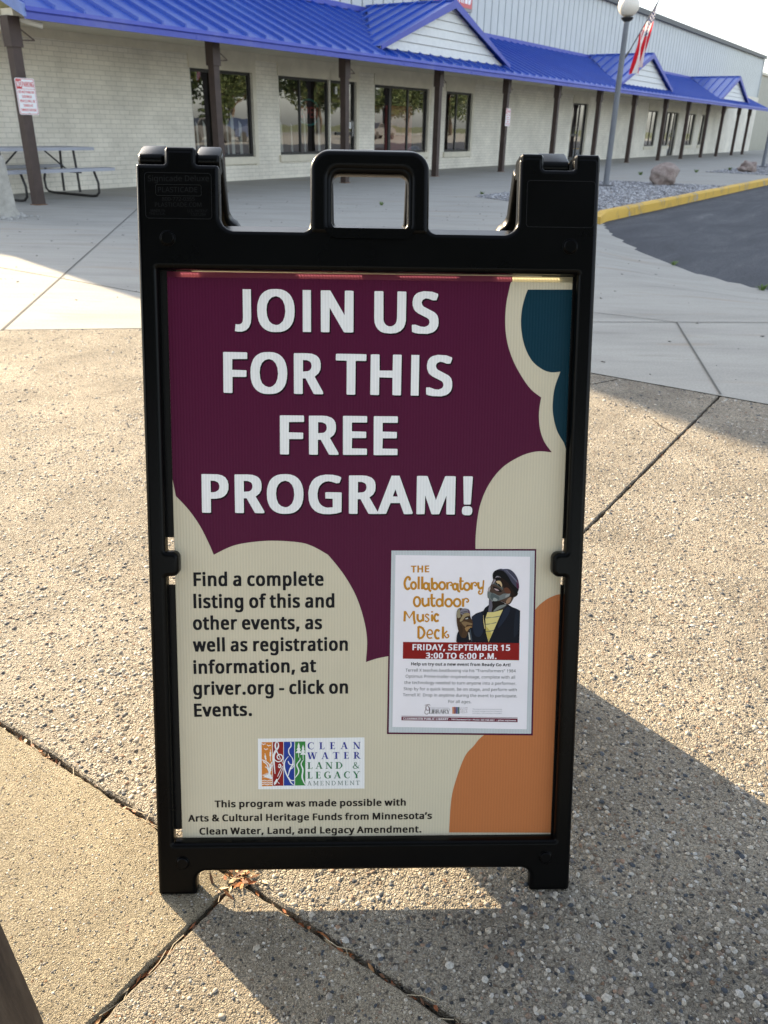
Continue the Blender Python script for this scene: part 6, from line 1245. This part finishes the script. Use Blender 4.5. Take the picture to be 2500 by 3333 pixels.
K = 2500/1659.0
def D_(pts, n=5, sharp=()):                     # outline given in segments: smooth runs between sharp corners
    return [uv(x*K, y*K) for x, y in pts]
def run(*segs):                                # each segment a list of points, smoothed on its own
    o = []
    for s in segs: 
        q = smooth_line(s, 6) if len(s) > 2 else list(s)
        if o and (Vector(o[-1])-Vector(q[0])).length < 1e-6: q = q[1:]
        o += q
    if (Vector(o[0])-Vector(o[-1])).length < 1e-6: o.pop()
    return [uv(x*K, y*K) for x, y in o]
def clampu(l): return [(max(-.3047, min(.3047, x)), max(.0001, min(PT_, y))) for x, y in l]
c2 = lambda x, y: ((1100+x/2.074)/K, (880+y/2.074)/K)
c3 = lambda x, y: ((560+x/2.37)/K, (1280+y/2.37)/K)
c4 = lambda x, y: ((560+x/2.37)/K, (1780+y/2.37)/K)
cf = lambda x, y: ((1200+x/2.37)/K, (1740+y/2.37)/K)
mar = run([(340,560),c2(1192,-20)], [c2(1192,-20),c2(1160,110),c2(1136,230),c2(1129,350),c2(1140,470),c2(1175,590),c2(1230,700),c2(1300,800),c2(1372,858)],
          [c2(1372,858),c2(1360,930),c2(1357,1000),c2(1366,1080),c2(1395,1160),c2(1444,1228)],
          [c2(1444,1228),(1160,975),(1125,985),(1085,1010),(1055,1048),(1036,1095),(1028,1150),(1027,1190)],
          [(1027,1190),(1020,1300),(900,1410)], [(900,1410),(865,1412),(840,1417),(815,1422),c4(1496,888)],
          [c4(1496,888),c4(1505,720),c4(1480,560),c4(1420,380),c4(1330,220),c4(1220,80),c3(1180,1232),c3(1080,1178),c3(980,1150),c3(780,1137),c3(600,1150),c3(460,1180),c4(322,61)],
          [c4(322,61),c3(290,1170),c3(220,1030),c3(130,900),c3(30,793)], [c3(30,793),(340,1035)])
teal = run([c2(1282,130),c2(1600,130)], [c2(1600,130),(1234,970)], [(1234,970),c2(1525,1163)], [c2(1525,1163),c2(1480,1085),c2(1455,990),c2(1450,900),c2(1464,790),c2(1502,684)],
           [c2(1502,684),c2(1440,688),c2(1380,668),c2(1310,610),c2(1260,510),c2(1237,390),c2(1240,280),c2(1260,190),c2(1282,130)])
org = run([cf(1480,458),cf(1440,468),cf(1380,495),cf(1320,540),cf(1280,585)], [cf(1280,585),cf(1150,900),cf(900,1537)],
          [cf(900,1537),cf(850,1580),cf(810,1630),(1005,1632),(988,1675),(975,1725),(970,1798)], [(970,1798),(1240,1798)], [(1240,1798),(1240,1280)])
mk = lambda l, w_: (lambda b: (poly_mb(b, [clampu(l)], w_), b)[1])(MB())
upart('maroon_shape', [(mk(mar, .0002), C_MAR)], pn); upart('teal_shape', [(mk(teal, .0002), C_TEAL)], pn); upart('orange_shape', [(mk(org, .0002), C_ORG)], pn)
def U(fx, q): return uv(*fx(*q))
S1_ = lambda x, y: (540+x/2.37, 880+y/2.37); S2_ = lambda x, y: (1100+x/2.074, 880+y/2.074); S3_ = lambda x, y: (560+x/2.37, 1280+y/2.37); S4_ = lambda x, y: (560+x/2.37, 1780+y/2.37)
S6_ = lambda x, y: (500+x/1.659, 2300+y/1.659); SF_ = lambda x, y: (1200+x/2.37, 1740+y/2.37); SL_ = lambda x, y: (820+x/4.366, 2390+y/4.366); SG_ = lambda x, y: (1480+x/6.9125, 1820+y/6.9125)
hd = MB(); sh = MB()
for s, L, R, t0, t1 in (('JOIN US', S1_(533,458), S2_(678,418), S1_(1075,160), S1_(1075,467)), ('FOR THIS', S1_(445,935), S2_(770,840), S2_(230,577), S2_(230,838)),
                ('FREE', S3_(833,462), S2_(402,1240), S3_(830,175), S3_(833,462)), ('PROGRAM!', S3_(232,912), (1537,1671), S3_(228,628), S3_(232,912))):
    l, r = uv(*L), uv(*R); h = (Vector(uv(*t0))-Vector(uv(*t1))).length*.985
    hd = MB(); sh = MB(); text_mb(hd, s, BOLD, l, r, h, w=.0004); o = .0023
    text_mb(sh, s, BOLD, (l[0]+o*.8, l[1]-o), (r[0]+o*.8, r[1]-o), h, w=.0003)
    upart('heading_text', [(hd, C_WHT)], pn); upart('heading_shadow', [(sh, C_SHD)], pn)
bt = MB()
for s, L, R in (('Find a complete',(167,300),(1170,297)),('listing of this and',(167,470),(1253,465)),('other events, as',(163,637),(1158,632)),('well as registration',(163,805),(1357,798)),('information, at',(167,977),(1112,963)),('griver.org - click on',(165,1140),(1358,1128)),('Events.',(172,1308),(618,1300))):
    text_mb(bt, s, BOLD, U(S4_, L), U(S4_, R), .0208, w=.0003)
upart('listing_text', [(bt, C_BLK)], pn)
ct = MB()
for s, L, R in (('This program was made possible with',(330,543),(1362,533)),('Arts & Cultural Heritage Funds from Minnesota\u2019s',(187,620),(1503,605)),('Clean Water, Land, and Legacy Amendment.',(248,690),(1446,678))):
    text_mb(ct, s, BOLD, U(S6_, L), U(S6_, R), .0112, w=.0003)
upart('funding_text', [(ct, ink('dark_brown', (.022,.018,.016)))], pn)

# serif capitals drawn as strokes (cap height 1)
def serif_glyph(ch, hv=1.0):
    T = .165*hv; t = .07; s = .06
    R = lambda x0,y0,x1,y1: ('p', [(x0,y0),(x1,y0),(x1,y1),(x0,y1)])
    Q = lambda *p: ('p', list(p))
    ST = lambda pts, ws: ('s', pts, ws)
    dg = lambda x0,y0,x1,y1,wd: ('p', [(x0-wd/2,y0),(x0+wd/2,y0),(x1+wd/2,y1),(x1-wd/2,y1)])
    if ch == 'L': return .66, [R(.10,0,.10+T,1),R(0,1-s,.38,1),R(0,0,.62,s),Q((.55,0),(.62,0),(.65,.26),(.61,.26))]
    if ch == 'E': return .68, [R(.10,0,.10+T,1),R(0,1-s,.58,1),R(0,0,.62,s),Q((.55,0),(.62,0),(.65,.24),(.61,.24)),Q((.52,1),(.58,1),(.60,.78),(.57,.78)),R(.25,.49,.48,.54),R(.46,.40,.50,.63)]
    if ch == 'A': return .86, [dg(.10,0,.42,1,t),dg(.72,0,.42,1,T),R(.18,.32,.62,.37),R(-.02,0,.24,s),R(.56,0,.90,s)]
    if ch == 'N': return .90, [R(.14,0,.14+t,1),R(.74,0,.74+t,1),dg(.16,1,.76,0,T),R(.02,0,.32,s),R(0,1-s,.24,1),R(.62,1-s,.92,1)]
    if ch == 'W': return 1.2, [dg(.12,1,.36,0,T),dg(.36,0,.62,1,t),dg(.60,1,.84,0,T),dg(.84,0,1.10,1,t),R(-.02,1-s,.30,1),R(.44,1-s,.76,1),R(.98,1-s,1.22,1)]
    if ch == 'T': return .80, [R(.32,0,.32+T,1),R(.02,1-s,.78,1),R(.18,0,.62,s),Q((.02,1),(.08,1),(.04,.76),(0,.76)),Q((.72,1),(.78,1),(.80,.76),(.76,.76))]
    if ch == 'R': return .82, [R(.10,0,.10+T,1),R(0,0,.38,s),R(0,1-s,.3,1),ST([(.2,.975),(.45,.96),(.58,.75),(.45,.53),(.2,.5)],[.05,.07,T,.07,.05]),dg(.38,.52,.74,0,T*.95),R(.62,0,.88,s)]
    if ch == 'D': return .92, [R(.10,0,.10+T,1),R(0,0,.3,s),R(0,1-s,.3,1),ST([(.2,.975),(.55,.94),(.80,.5),(.55,.06),(.2,.025)],[.05,.08,T*1.05,.08,.05])]
    if ch == 'C': return .80, [ST([(.74,.78),(.62,.95),(.42,.98),(.18,.78),(.12,.5),(.18,.22),(.42,.02),(.64,.06),(.77,.24)],[.04,.06,.07,.15*hv,.17*hv,.15*hv,.07,.06,.04]),Q((.72,.70),(.76,.70),(.76,1),(.72,.96))]
    if ch == 'G': return .88, [ST([(.72,.80),(.60,.96),(.42,.98),(.18,.78),(.12,.5),(.18,.22),(.42,.02),(.62,.05),(.74,.16)],[.04,.06,.07,.15*hv,.17*hv,.15*hv,.07,.06,.07]),R(.66,.04,.66+T*.9,.42),R(.54,.40,.88,.45),Q((.70,.72),(.74,.72),(.74,1),(.70,.96))]
    if ch == 'Y': return .84, [dg(.12,1,.42,.44,T),dg(.42,.44,.72,1,t),R(.34,0,.34+T,.48),R(.22,0,.62,s),R(-.02,1-s,.28,1),R(.58,1-s,.86,1)]
    if ch == 'M': return 1.08, [R(.12,0,.12+t,1),R(.84,0,.84+T,1),dg(.18,1,.52,.1,T),dg(.52,.1,.86,1,t),R(0,0,.30,s),R(.72,0,1.08,s),R(0,1-s,.22,1),R(.86,1-s,1.06,1)]
    if ch == 'B': return .78, [R(.10,0,.10+T,1),R(0,1-s,.3,1),R(0,0,.3,s),ST([(.2,.975),(.42,.96),(.54,.77),(.42,.55),(.2,.53)],[.05,.07,T*.9,.07,.05]),ST([(.2,.53),(.48,.5),(.62,.27),(.48,.04),(.2,.025)],[.05,.07,T,.07,.05])]
    if ch == 'I': return .40, [R(.12,0,.12+T,1),R(.0,0,.40,s),R(.0,1-s,.40,1)]
    if ch == '&': return .96, [ST([(.86,.52),(.74,.22),(.46,.02),(.22,.06),(.12,.26),(.26,.46),(.50,.66),(.54,.86),(.40,.97),(.27,.86),(.32,.62),(.58,.28),(.86,.04)],[.04,.05,.08,.10,.14,.08,.07,.09,.05,.07,.12,.14,.08])]
    return .4, []
def serif_text(mb, s, L, R, h, hv=1.0, w=0.0):
    L, R = Vector(L), Vector(R); d = (R-L); ln = d.length; d /= ln; n = Vector((-d.y, d.x))
    gl = [(serif_glyph(c, hv*1.25) if c != ' ' else (.45, [])) for c in s]; tot = sum(g[0] for g in gl); tr = (ln/h/1.12 - tot)/(len(s)-1); x = 0
    for wd, items in gl:
        for it in items:
            _wob[0] += 1; ww = w+(_wob[0] % 9)*3e-6
            tp = [tuple(L+d*((x+px)*h*1.12)+n*(py*h)) for px, py in it[1]]
            if it[0] == 'p': poly_mb(mb, [tp], ww)
            else: stroke_mb(mb, tp, 0, ww, widths=[q*h for q in it[2]])
        x += wd+tr
# water and land emblem
lg_w, lg_o, lg_r, lg_b, lg_g, lg_t1, lg_t2, lg_t3, lg_d = (MB() for _ in range(9))
def lp(mb, pts, w_): poly_mb(mb, [[U(SL_, q) for q in pts]], w_)
def ls(mb, pts, wd, w_=.0005, closed=False, widths=None, curve=True): stroke_mb(mb, [U(SL_, q) for q in pts], wd/4.366*.000457, w_, closed, curve, None if widths is None else [q/4.366*.000457 for q in widths])
lp(lg_w, [(85,60),(1600,42),(1600,770),(90,780)], .0003)
lp(lg_o, [(138,112),(288,110),(292,735),(142,738)], .0004); lp(lg_r, [(298,107),(447,105),(447,730),(298,732)], .0004); lp(lg_b, [(455,105),(603,103),(603,728),(455,728)], .0004); lp(lg_g, [(613,103),(760,100),(760,725),(613,727)], .0004)
for x, y in ((165,138),(240,158),(198,210)): ls(lg_d, [(x-26,y-10),(x-6,y+2),(x,y+8),(x+8,y),(x+32,y-4)], 11)
ls(lg_d, [(186,268),(196,330),(206,395)], 9); ls(lg_d, [(188,300),(198,355)], 24, curve=False); ls(lg_d, [(264,215),(263,380)], 8); ls(lg_d, [(264,250),(262,310)], 22, curve=False)
for pts in ([(145,360),(200,385),(250,430),(270,520)],[(285,390),(255,470),(235,600)],[(160,385),(215,430),(245,520),(250,600)],[(190,460),(220,480),(255,560)],[(288,430),(265,500),(250,600)]): ls(lg_d, pts, 15)
for k in range(9): ls(lg_d, [(215,610),(150+k*17,545-abs(4-k)*(-8))], 9, curve=False)
lp(lg_d, [(145,608),(200,612),(290,640),(290,610),(245,540),(235,590)], .00051)
for y in (662,690,716): ls(lg_d, [(145,y),(180,y-12),(220,y),(255,y-12),(290,y-4)], 11)
ls(lg_d, [(392,700),(345,650)], 8); ls(lg_d, [(330,560),(310,330),(330,250),(375,180),(372,120),(345,112),(332,160),(350,230),(400,330),(445,420)], 22, widths=[10,30,34,24,12,14,26,20,9,7])
ls(lg_d, [(395,350),(370,345),(360,310),(385,285),(425,295),(440,335),(415,375),(370,388),(320,355),(305,300)], 16); ls(lg_d, [(378,440),(400,425),(412,450),(395,472),(375,455)], 18)
ls(lg_d, [(440,450),(400,520),(365,600)], 10); ls(lg_d, [(440,480),(410,570),(375,640)], 9); lp(lg_d, [(375,640),(350,630),(312,690),(318,722),(345,700)], .00052)
ls(lg_d, [(552,108),(556,165),(525,210),(525,260),(545,300)], 16); ls(lg_d, [(520,310),(470,380),(462,470),(490,560),(530,640),(560,690),(598,720)], 16, widths=[6,14,20,22,14,18,6]); ls(lg_d, [(545,300),(580,350),(582,420),(540,500),(515,590)], 20, widths=[8,14,24,22,10])
ls(lg_d, [(515,380),(540,425),(600,430)], 14); ls(lg_d, [(600,440),(575,480),(550,490)], 12); ls(lg_d, [(520,610),(550,650),(600,655)], 16)
for x, y, k in ((665,112,1.0),(728,145,.95)):
    for j in range(3): lp(lg_d, [(x,y+j*42*k),(x-(20+j*11)*k,y+(62+j*45)*k),(x+(20+j*11)*k,y+(62+j*45)*k)], .00050+j*3e-6)
    ls(lg_d, [(x,y+130*k),(x,y+215*k)], 10, curve=False)
ls(lg_d, [(680,330),(685,360),(640,430),(665,510),(655,560),(615,615)], 18, widths=[6,14,18,20,18,8]); ls(lg_d, [(735,355),(700,420),(725,500),(715,600),(735,670),(758,715)], 20, widths=[8,16,22,24,18,8])
for s, L, R, h, hv, mb in (('CLEAN',(790,212),(1540,206),112,1,lg_t1),('WATER',(790,352),(1538,345),110,1,lg_t1),('LAND &',(790,490),(1533,485),108,1,lg_t2),('LEGACY',(788,628),(1533,620),110,1,lg_t2),('AMENDMENT',(788,725),(1535,718),70,.55,lg_t3)):
    serif_text(mb, s, U(SL_, L), U(SL_, R), h/4.366*.000462, hv, .0005)
upart('printed_emblem', [(lg_w, C_WHT),(lg_o, ink('emblem_orange', pc(188,118,52))),(lg_r, ink('emblem_red', pc(128,34,34))),(lg_b, ink('emblem_blue', pc(38,58,135))),(lg_g, ink('emblem_green', pc(52,118,58))),(lg_d, C_WHT),(lg_t1, ink('letter_blue', pc(40,48,130))),(lg_t2, ink('letter_green', pc(42,105,68))),(lg_t3, ink('letter_grey', pc(70,95,85)))], pn)
# printed frame round the flyer
b1, b2 = MB(), MB()
poly_mb(b1, [[U(SF_, q) for q in ((166,109),(1293,111),(1266,1549),(141,1538))]], .0004); poly_mb(b2, [[U(SF_, q) for q in ((176,123),(1281,124),(1253,1535),(155,1525))]], .0005)
upart('flyer_border', [(b1, C_MAR),(b2, coro('print_pale_grey', (.55,.59,.62)))], pn)

# ------------------------------------------------------------------ the flyer fixed on the panel
fc = M_PANEL @ Vector((*U(SF_, (715,1490)), .0005))
FL = sthing('event_flyer', 'white flyer with gold title and a singer wearing a cap, fixed on the sandwich board', 'flyer', fc)
M_PAPER = mat('flyer_paper', (.86,.83,.88), .5, .3, noise_amt=.03, noise_scale=12)
sh_ = MB(); pts = [U(SF_, q) for q in ((207,157),(1245,170),(1218,1500),(183,1482))]; sh_.prism(pts, .0006, .0010)
sheet = upart('sheet', [(sh_, M_PAPER)], FL, M_PANEL)
W0 = .0012
def fpart(name, layers): return upart(name, layers, FL, M_PANEL)
GOLD = ink('gold', pc(172,120,34))
ft = MB(); text_mb(ft, 'THE', BOLD, U(SF_, (325,290)), U(SF_, (467,288)), w=W0)
px = .000448/2.37
def fs(pts, wd=19, closed=False, widths=None, curve=True): stroke_mb(ft, [U(SF_, q) for q in pts], wd*px, W0, closed, curve, None if widths is None else [q*px for q in widths])
E_ = lambda cx, cy, rx, ry: fs(ell(cx, cy, rx, ry, 14), 18, True)
fs([(312,352),(318,338),(305,326),(288,338),(277,372),(284,406),(300,420),(318,408)]); E_(346,392,19,26); fs([(386,322),(385,420)]); fs([(413,322),(412,420)])
E_(442,396,18,24); fs([(464,370),(465,415),(472,430),(482,434)]); fs([(488,332),(488,420)]); E_(511,396,19,25); E_(566,393,22,28); fs([(606,366),(606,422)]); fs([(608,388),(618,370),(636,368),(644,382),(636,392),(628,386)],12)
E_(666,400,16,23); fs([(686,374),(687,420),(693,434),(706,438)]); fs([(709,328),(708,405),(718,420),(732,410)]); fs([(696,358),(732,358)],12); E_(757,400,22,27); fs([(795,368),(794,424)]); fs([(797,388),(808,370),(824,370),(832,384),(824,394),(815,388)],12)
fs([(846,366),(845,396),(858,416),(878,404)]); fs([(886,350),(881,410),(876,446),(860,458),(848,448),(852,434),(862,438)],13)
E_(373,516,24,36); fs([(416,486),(417,532),(434,550),(456,536)]); fs([(461,486),(462,552)]); fs([(487,456),(487,532),(498,550),(514,542)]); fs([(472,490),(514,490)],12); E_(546,524,22,27); fs([(570,452),(570,554)]); E_(616,524,25,29); E_(682,524,25,29); fs([(728,492),(728,556)]); fs([(730,514),(742,494),(760,494),(770,508),(762,520),(752,514)],12)
fs([(276,668),(280,588)]); fs([(282,590),(314,642),(346,590)],14,curve=False); fs([(348,588),(350,650),(356,678),(346,684)]); fs([(378,612),(378,650),(394,668),(414,656)]); fs([(419,612),(420,668)]); fs([(466,622),(448,612),(438,626),(452,640),(464,654),(450,670),(434,662)],12); fs([(489,614),(489,668)]); fs([(489,590),(489,600)],16,curve=False); fs([(540,624),(520,612),(506,640),(518,666),(540,660)])
fs([(384,706),(384,798)]); fs([(384,708),(414,720),(430,755),(414,790),(384,800)]); fs([(454,770),(490,764),(484,738),(464,736),(450,766),(462,796),(490,794)],13); fs([(546,744),(524,734),(510,766),(522,798),(546,796)]); fs([(573,708),(572,800)]); fs([(606,742),(578,768)],13); fs([(578,766),(600,794),(616,786),(612,770),(603,774)],12)
fpart('title_text', [(ft, GOLD)])
bn = MB(); poly_mb(bn, [[U(SF_, q) for q in ((265,826),(1162,835),(1160,968),(263,956))]], W0); bw = MB()
text_mb(bw, 'FRIDAY, SEPTEMBER 15', BOLD, U(SF_,(337,888)), U(SF_,(1090,893)), w=W0+.0002); text_mb(bw, '3:00 TO 6:00 P.M.', BOLD, U(SF_,(440,952)), U(SF_,(985,957)), w=W0+.0002)
fpart('date_banner', [(bn, ink('banner_red', pc(122,26,24))),(bw, M_PAPER)])
fb, fr_ = MB(), MB(); text_mb(fb, 'Help us try out a new event from Ready Go Art!', BOLD, U(SF_,(327,1006)), U(SF_,(1092,1014)), w=W0)
for s, L, R in (('Terrell X teaches beatboxing via his \u201cTransformers\u201d 1984',(284,1055),(1133,1061)),('Optimus Prime-trailer-inspired-stage, complete with all',(285,1102),(1128,1110)),('the technology needed to turn anyone into a performer.',(275,1150),(1137,1158)),('Stop by for a quick lesson, be on stage, and perform with',(270,1198),(1140,1206)),('Terrell X!  Drop in anytime during the event to participate.',(264,1245),(1143,1254)),('For all ages.',(614,1296),(790,1299))):
    text_mb(fr_, s, SANS, U(SF_, L), U(SF_, R), w=W0)
fpart('body_text', [(fb, C_BLK),(fr_, ink('grey_text', (.045,.045,.055)))])
f1, f2, f3 = MB(), MB(), MB()
serif_text(f1, 'LIBRARY', U(SF_,(463,1378)), U(SF_,(627,1378)), 36*px, .8, W0); text_mb(f2, 'GREAT RIVER REGIONAL', SANS, U(SF_,(480,1340)), U(SF_,(625,1342)), w=W0)
stroke_mb(f3, [U(SF_, q) for q in ((470,1345),(455,1318),(440,1330),(448,1352),(466,1350),(472,1330))], 5*px, W0); stroke_mb(f3, [U(SF_, q) for q in ((445,1335),(432,1370),(448,1384),(462,1372))], 4*px, W0); stroke_mb(f3, [U(SF_, q) for q in ((432,1316),(462,1308),(474,1318))], 4*px, W0)
ms = []
for k, c in enumerate(((188,118,52),(128,34,34),(38,58,120),(52,90,70))):
    q = MB(); x0 = 645+k*14; poly_mb(q, [[U(SF_, z) for z in ((x0,1328),(x0+12.5,1328),(x0+12.5,1380),(x0,1380))]], W0); ms.append((q, ink('mini_%s' % ('ochre','red','blue','green')[k], pc(*c))))
    stroke_mb(f2, [U(SF_, (x0+6+4*math.sin(i*1.7+k), 1332+i*9)) for i in range(6)], 3*px, W0+.0001)
for k, s in enumerate(('CLEAN','WATER','LAND &','LEGACY')): text_mb(f3, s, SANS, U(SF_,(703,1338+k*12.5)), U(SF_,(760,1338+k*12.5)), 9.5*px, True, w=W0)
for k, s in enumerate(('This program was made possible with Arts','& Cultural Heritage Funds from Minnesota\u2019s','Clean Water, Land, and Legacy Amendment.')): text_mb(f2, s, SANS, U(SF_,(800,1348+k*15.5)), U(SF_,(1028,1350+k*15.5)), w=W0)
fpart('footer_logos', [(f1, C_BLK),(f2, ink('pale_text', (.26,.26,.30))),(f3, ink('dark_maroon', pc(70,20,34)))]+ms)
g1, g2 = MB(), MB(); poly_mb(g1, [[U(SF_, q) for q in ((253,1403),(1148,1417),(1148,1445),(253,1430))]], W0); poly_mb(g1, [[U(SF_, q) for q in ((253,1396),(1148,1409),(1148,1412),(253,1399))]], W0)
text_mb(g2, 'CLEARWATER PUBLIC LIBRARY', BOLD, U(SF_,(265,1424)), U(SF_,(614,1429)), w=W0+.0002); text_mb(g2, '\u2013 740 Clearwater Ctr \u2022 Phone: 320-558-6001  \u2022  griver.org/events', BOLD, U(SF_,(622,1428)), U(SF_,(1137,1437)), w=W0+.0002)
fpart('address_bar', [(g1, ink('bar_maroon', pc(92,18,40))),(g2, M_PAPER)])
# printed picture of the singer
PL = []; lay = [0]
def ph(col, pts, sm=True, k=1.05):
    lay[0] += 1; mb = MB(); q = smooth_line(pts, 4, True) if sm else pts
    poly_mb(mb, [[U(SG_, z) for z in q]], W0+lay[0]*.000012); PL.append((mb, ink('photo_%d_%d_%d' % col, pc(*col, k))))
def pst(col, pts, wd, widths=None):
    lay[0] += 1; mb = MB(); stroke_mb(mb, [U(SG_, z) for z in pts], wd/6.9125*.000448, W0+lay[0]*.000012, widths=None if widths is None else [q/6.9125*.000448 for q in widths]); PL.append((mb, ink('photo_%d_%d_%d' % col, pc(*col))))
NAVY, NAV2, BLK = (18,22,32), (30,38,54), (12,12,15)
ph(NAVY, [(380,1290),(480,1215),(640,1160),(680,1090),(770,1020),(1190,1010),(1290,1072),(1400,1115),(1470,1155),(1462,1500),(1450,1885),(55,1865),(38,1780),(75,1620),(330,1560),(385,1440)], False)
ph(NAV2, [(395,1300),(500,1240),(610,1190),(620,1400),(640,1600),(560,1740),(450,1700),(400,1500)])
ph(NAV2, [(1120,1130),(1240,1080),(1200,1250),(1010,1520),(980,1480)]); ph((26,32,44), [(1380,1150),(1440,1180),(1430,1600),(1330,1750),(1340,1400)])
ph((212,198,130), [(735,1190),(880,1183),(1085,1130),(1010,1290),(760,1860),(700,1650),(690,1330)], False); ph((188,170,90), [(700,1500),(790,1600),(830,1680),(760,1850),(705,1660)], False)
ph((206,190,135), [(640,1260),(690,1250),(690,1560),(668,1560),(642,1400)], False)
for a_, b_ in (((690,1325),(1015,1270)),((692,1312),(1018,1285)),((695,1455),(940,1425)),((698,1468),(935,1412)),((700,1620),(880,1588)),((702,1632),(875,1600)),((742,1790),(790,1785))): pst((70,80,88), [a_, ((a_[0]+b_[0])/2, (a_[1]+b_[1])/2+6), b_], 9)
pst(BLK, [(690,1180),(668,1300),(684,1500),(690,1640),(640,1830)], 26, [60,44,18,10,6])
ph((52,46,44), [(770,880),(830,940),(1120,1000),(1195,1012),(1090,1128),(880,1184),(752,1190),(765,1030)], False)
ph((98,94,106), [(782,900),(838,960),(850,1070),(826,1178),(752,1188),(768,1020)], False); ph((120,125,122), [(900,1120),(1010,1040),(1150,1015),(1120,1060),(960,1140),(870,1178)])
ph((28,22,20), [(850,940),(1000,935),(1130,1000),(1000,1040),(880,1140),(830,1170),(850,1050)])
ph((74,58,50), [(930,378),(1060,430),(1200,600),(1340,780),(1260,980),(1180,1010),(1060,950),(940,935),(830,935),(775,890),(735,840),(745,690),(800,600),(870,450)])
ph((34,22,18), [(1040,395),(1250,500),(1420,760),(1310,860),(1200,800),(1110,660),(1060,560)]); ph((92,56,40), [(1110,650),(1190,640),(1260,740),(1200,800),(1130,730)])
ph((150,120,96), [(1200,880),(1270,850),(1240,960),(1170,1000),(1150,950)])
ph((108,114,114), [(760,640),(800,740),(880,760),(1000,815),(1100,770),(1235,780),(1180,850),(1060,905),(950,938),(840,935),(775,885),(735,835),(745,720)])
ph((80,90,92), [(830,760),(900,790),(1000,850),(960,930),(860,920),(800,850)]); ph((140,142,140), [(1150,800),(1240,770),(1220,830),(1140,860)]); ph((150,155,152), [(880,860),(960,900),(940,935),(860,928)])
ph((172,160,158), [(750,650),(790,610),(800,660),(770,730),(748,710)])
ph((84,90,90), [(830,560),(900,560),(1000,620),(1075,690),(1060,600),(980,560),(900,520)])
ph(BLK, [(860,608),(960,640),(1055,712),(1030,738),(960,720),(895,690)]); ph((184,160,162), [(885,655),(950,668),(995,705),(930,698)])
ph((198,172,132), [(925,500),(1010,483),(1062,560),(1045,625),(985,560)]); ph(BLK, [(970,548),(1010,560),(1045,615),(1010,615),(980,585)]); ph(BLK, [(918,520),(942,520),(942,565),(922,555)])
ph((150,142,150), [(915,410),(940,380),(990,400),(960,420),(920,470),(890,520),(840,560)]); ph(BLK, [(905,430),(960,400),(1045,440),(1030,472),(985,470),(930,480)])
ph(BLK, [(850,370),(870,290),(940,240),(1080,220),(1240,400),(1420,640),(1440,660),(1415,730),(1360,775),(1270,640),(1190,520),(1060,420),(940,375),(875,460)])
ph((64,64,80), [(950,234),(1100,218),(1230,225),(1340,310),(1420,450),(1446,610),(1430,655),(1370,620),(1280,520),(1200,380),(1090,262)])
ph((84,34,62), [(1392,470),(1430,490),(1446,620),(1425,672),(1388,600)])
for k in range(16): pst((112,112,130), [(1110+k*17,245+k*16+abs(k-8)*1.5),(1150+k*17,235+k*17),(1190+k*15,262+k*19)], 6)
ph((72,52,36), [(40,1230),(60,1140),(110,1095),(170,1105),(330,1180),(350,1290),(400,1400),(390,1530),(330,1545),(290,1680),(240,1760),(150,1750),(95,1650),(48,1450)])
ph((126,122,134), ell(228,1180,112,78,16)); pst(BLK, [(130,1195),(200,1180),(285,1165)], 14); pst(BLK, [(150,1230),(230,1205),(320,1200)], 12); ph((90,60,82), [(290,1110),(335,1170),(340,1215),(305,1190)])
ph((146,136,112), [(45,1200),(75,1130),(112,1110),(118,1180),(130,1290),(100,1310),(60,1310)]); ph((150,132,98), [(110,1385),(150,1300),(205,1220),(310,1205),(338,1255),(240,1290),(160,1390)])
ph((128,104,74), [(150,1425),(220,1395),(330,1420),(392,1440),(372,1475),(270,1470),(240,1520)]); ph((150,118,78), [(230,1540),(330,1500),(392,1520),(330,1545),(270,1620)]); ph(BLK, [(235,1310),(300,1290),(350,1300),(330,1330),(250,1345)]); ph((190,186,182), [(245,1325),(300,1312),(290,1335),(240,1342)])
ph((60,44,32), [(110,1480),(160,1500),(180,1600),(140,1720),(100,1640)]); ph(NAVY, [(70,1640),(150,1750),(240,1762),(290,1690),(330,1850),(60,1866),(38,1790)])
ph((196,192,186), [(300,1640),(325,1640),(352,1795),(326,1812)], False); ph((70,80,92), [(330,1580),(350,1570),(392,1840),(375,1850)], False)
fpart('printed_portrait', PL)

for o in SC.objects:
    if o.parent is None and o.get('kind') == 'stuff' and 'category' not in o:
        o['category'] = {'aggregate_pebbles':'pebbles','gravel':'gravel','loose_grit':'grit','leaf_litter':'leaf litter','dry_stems':'dry stems','concrete_rubble':'rubble'}.get(o.name.split('.')[0], o.name.split('.')[0].replace('_', ' '))
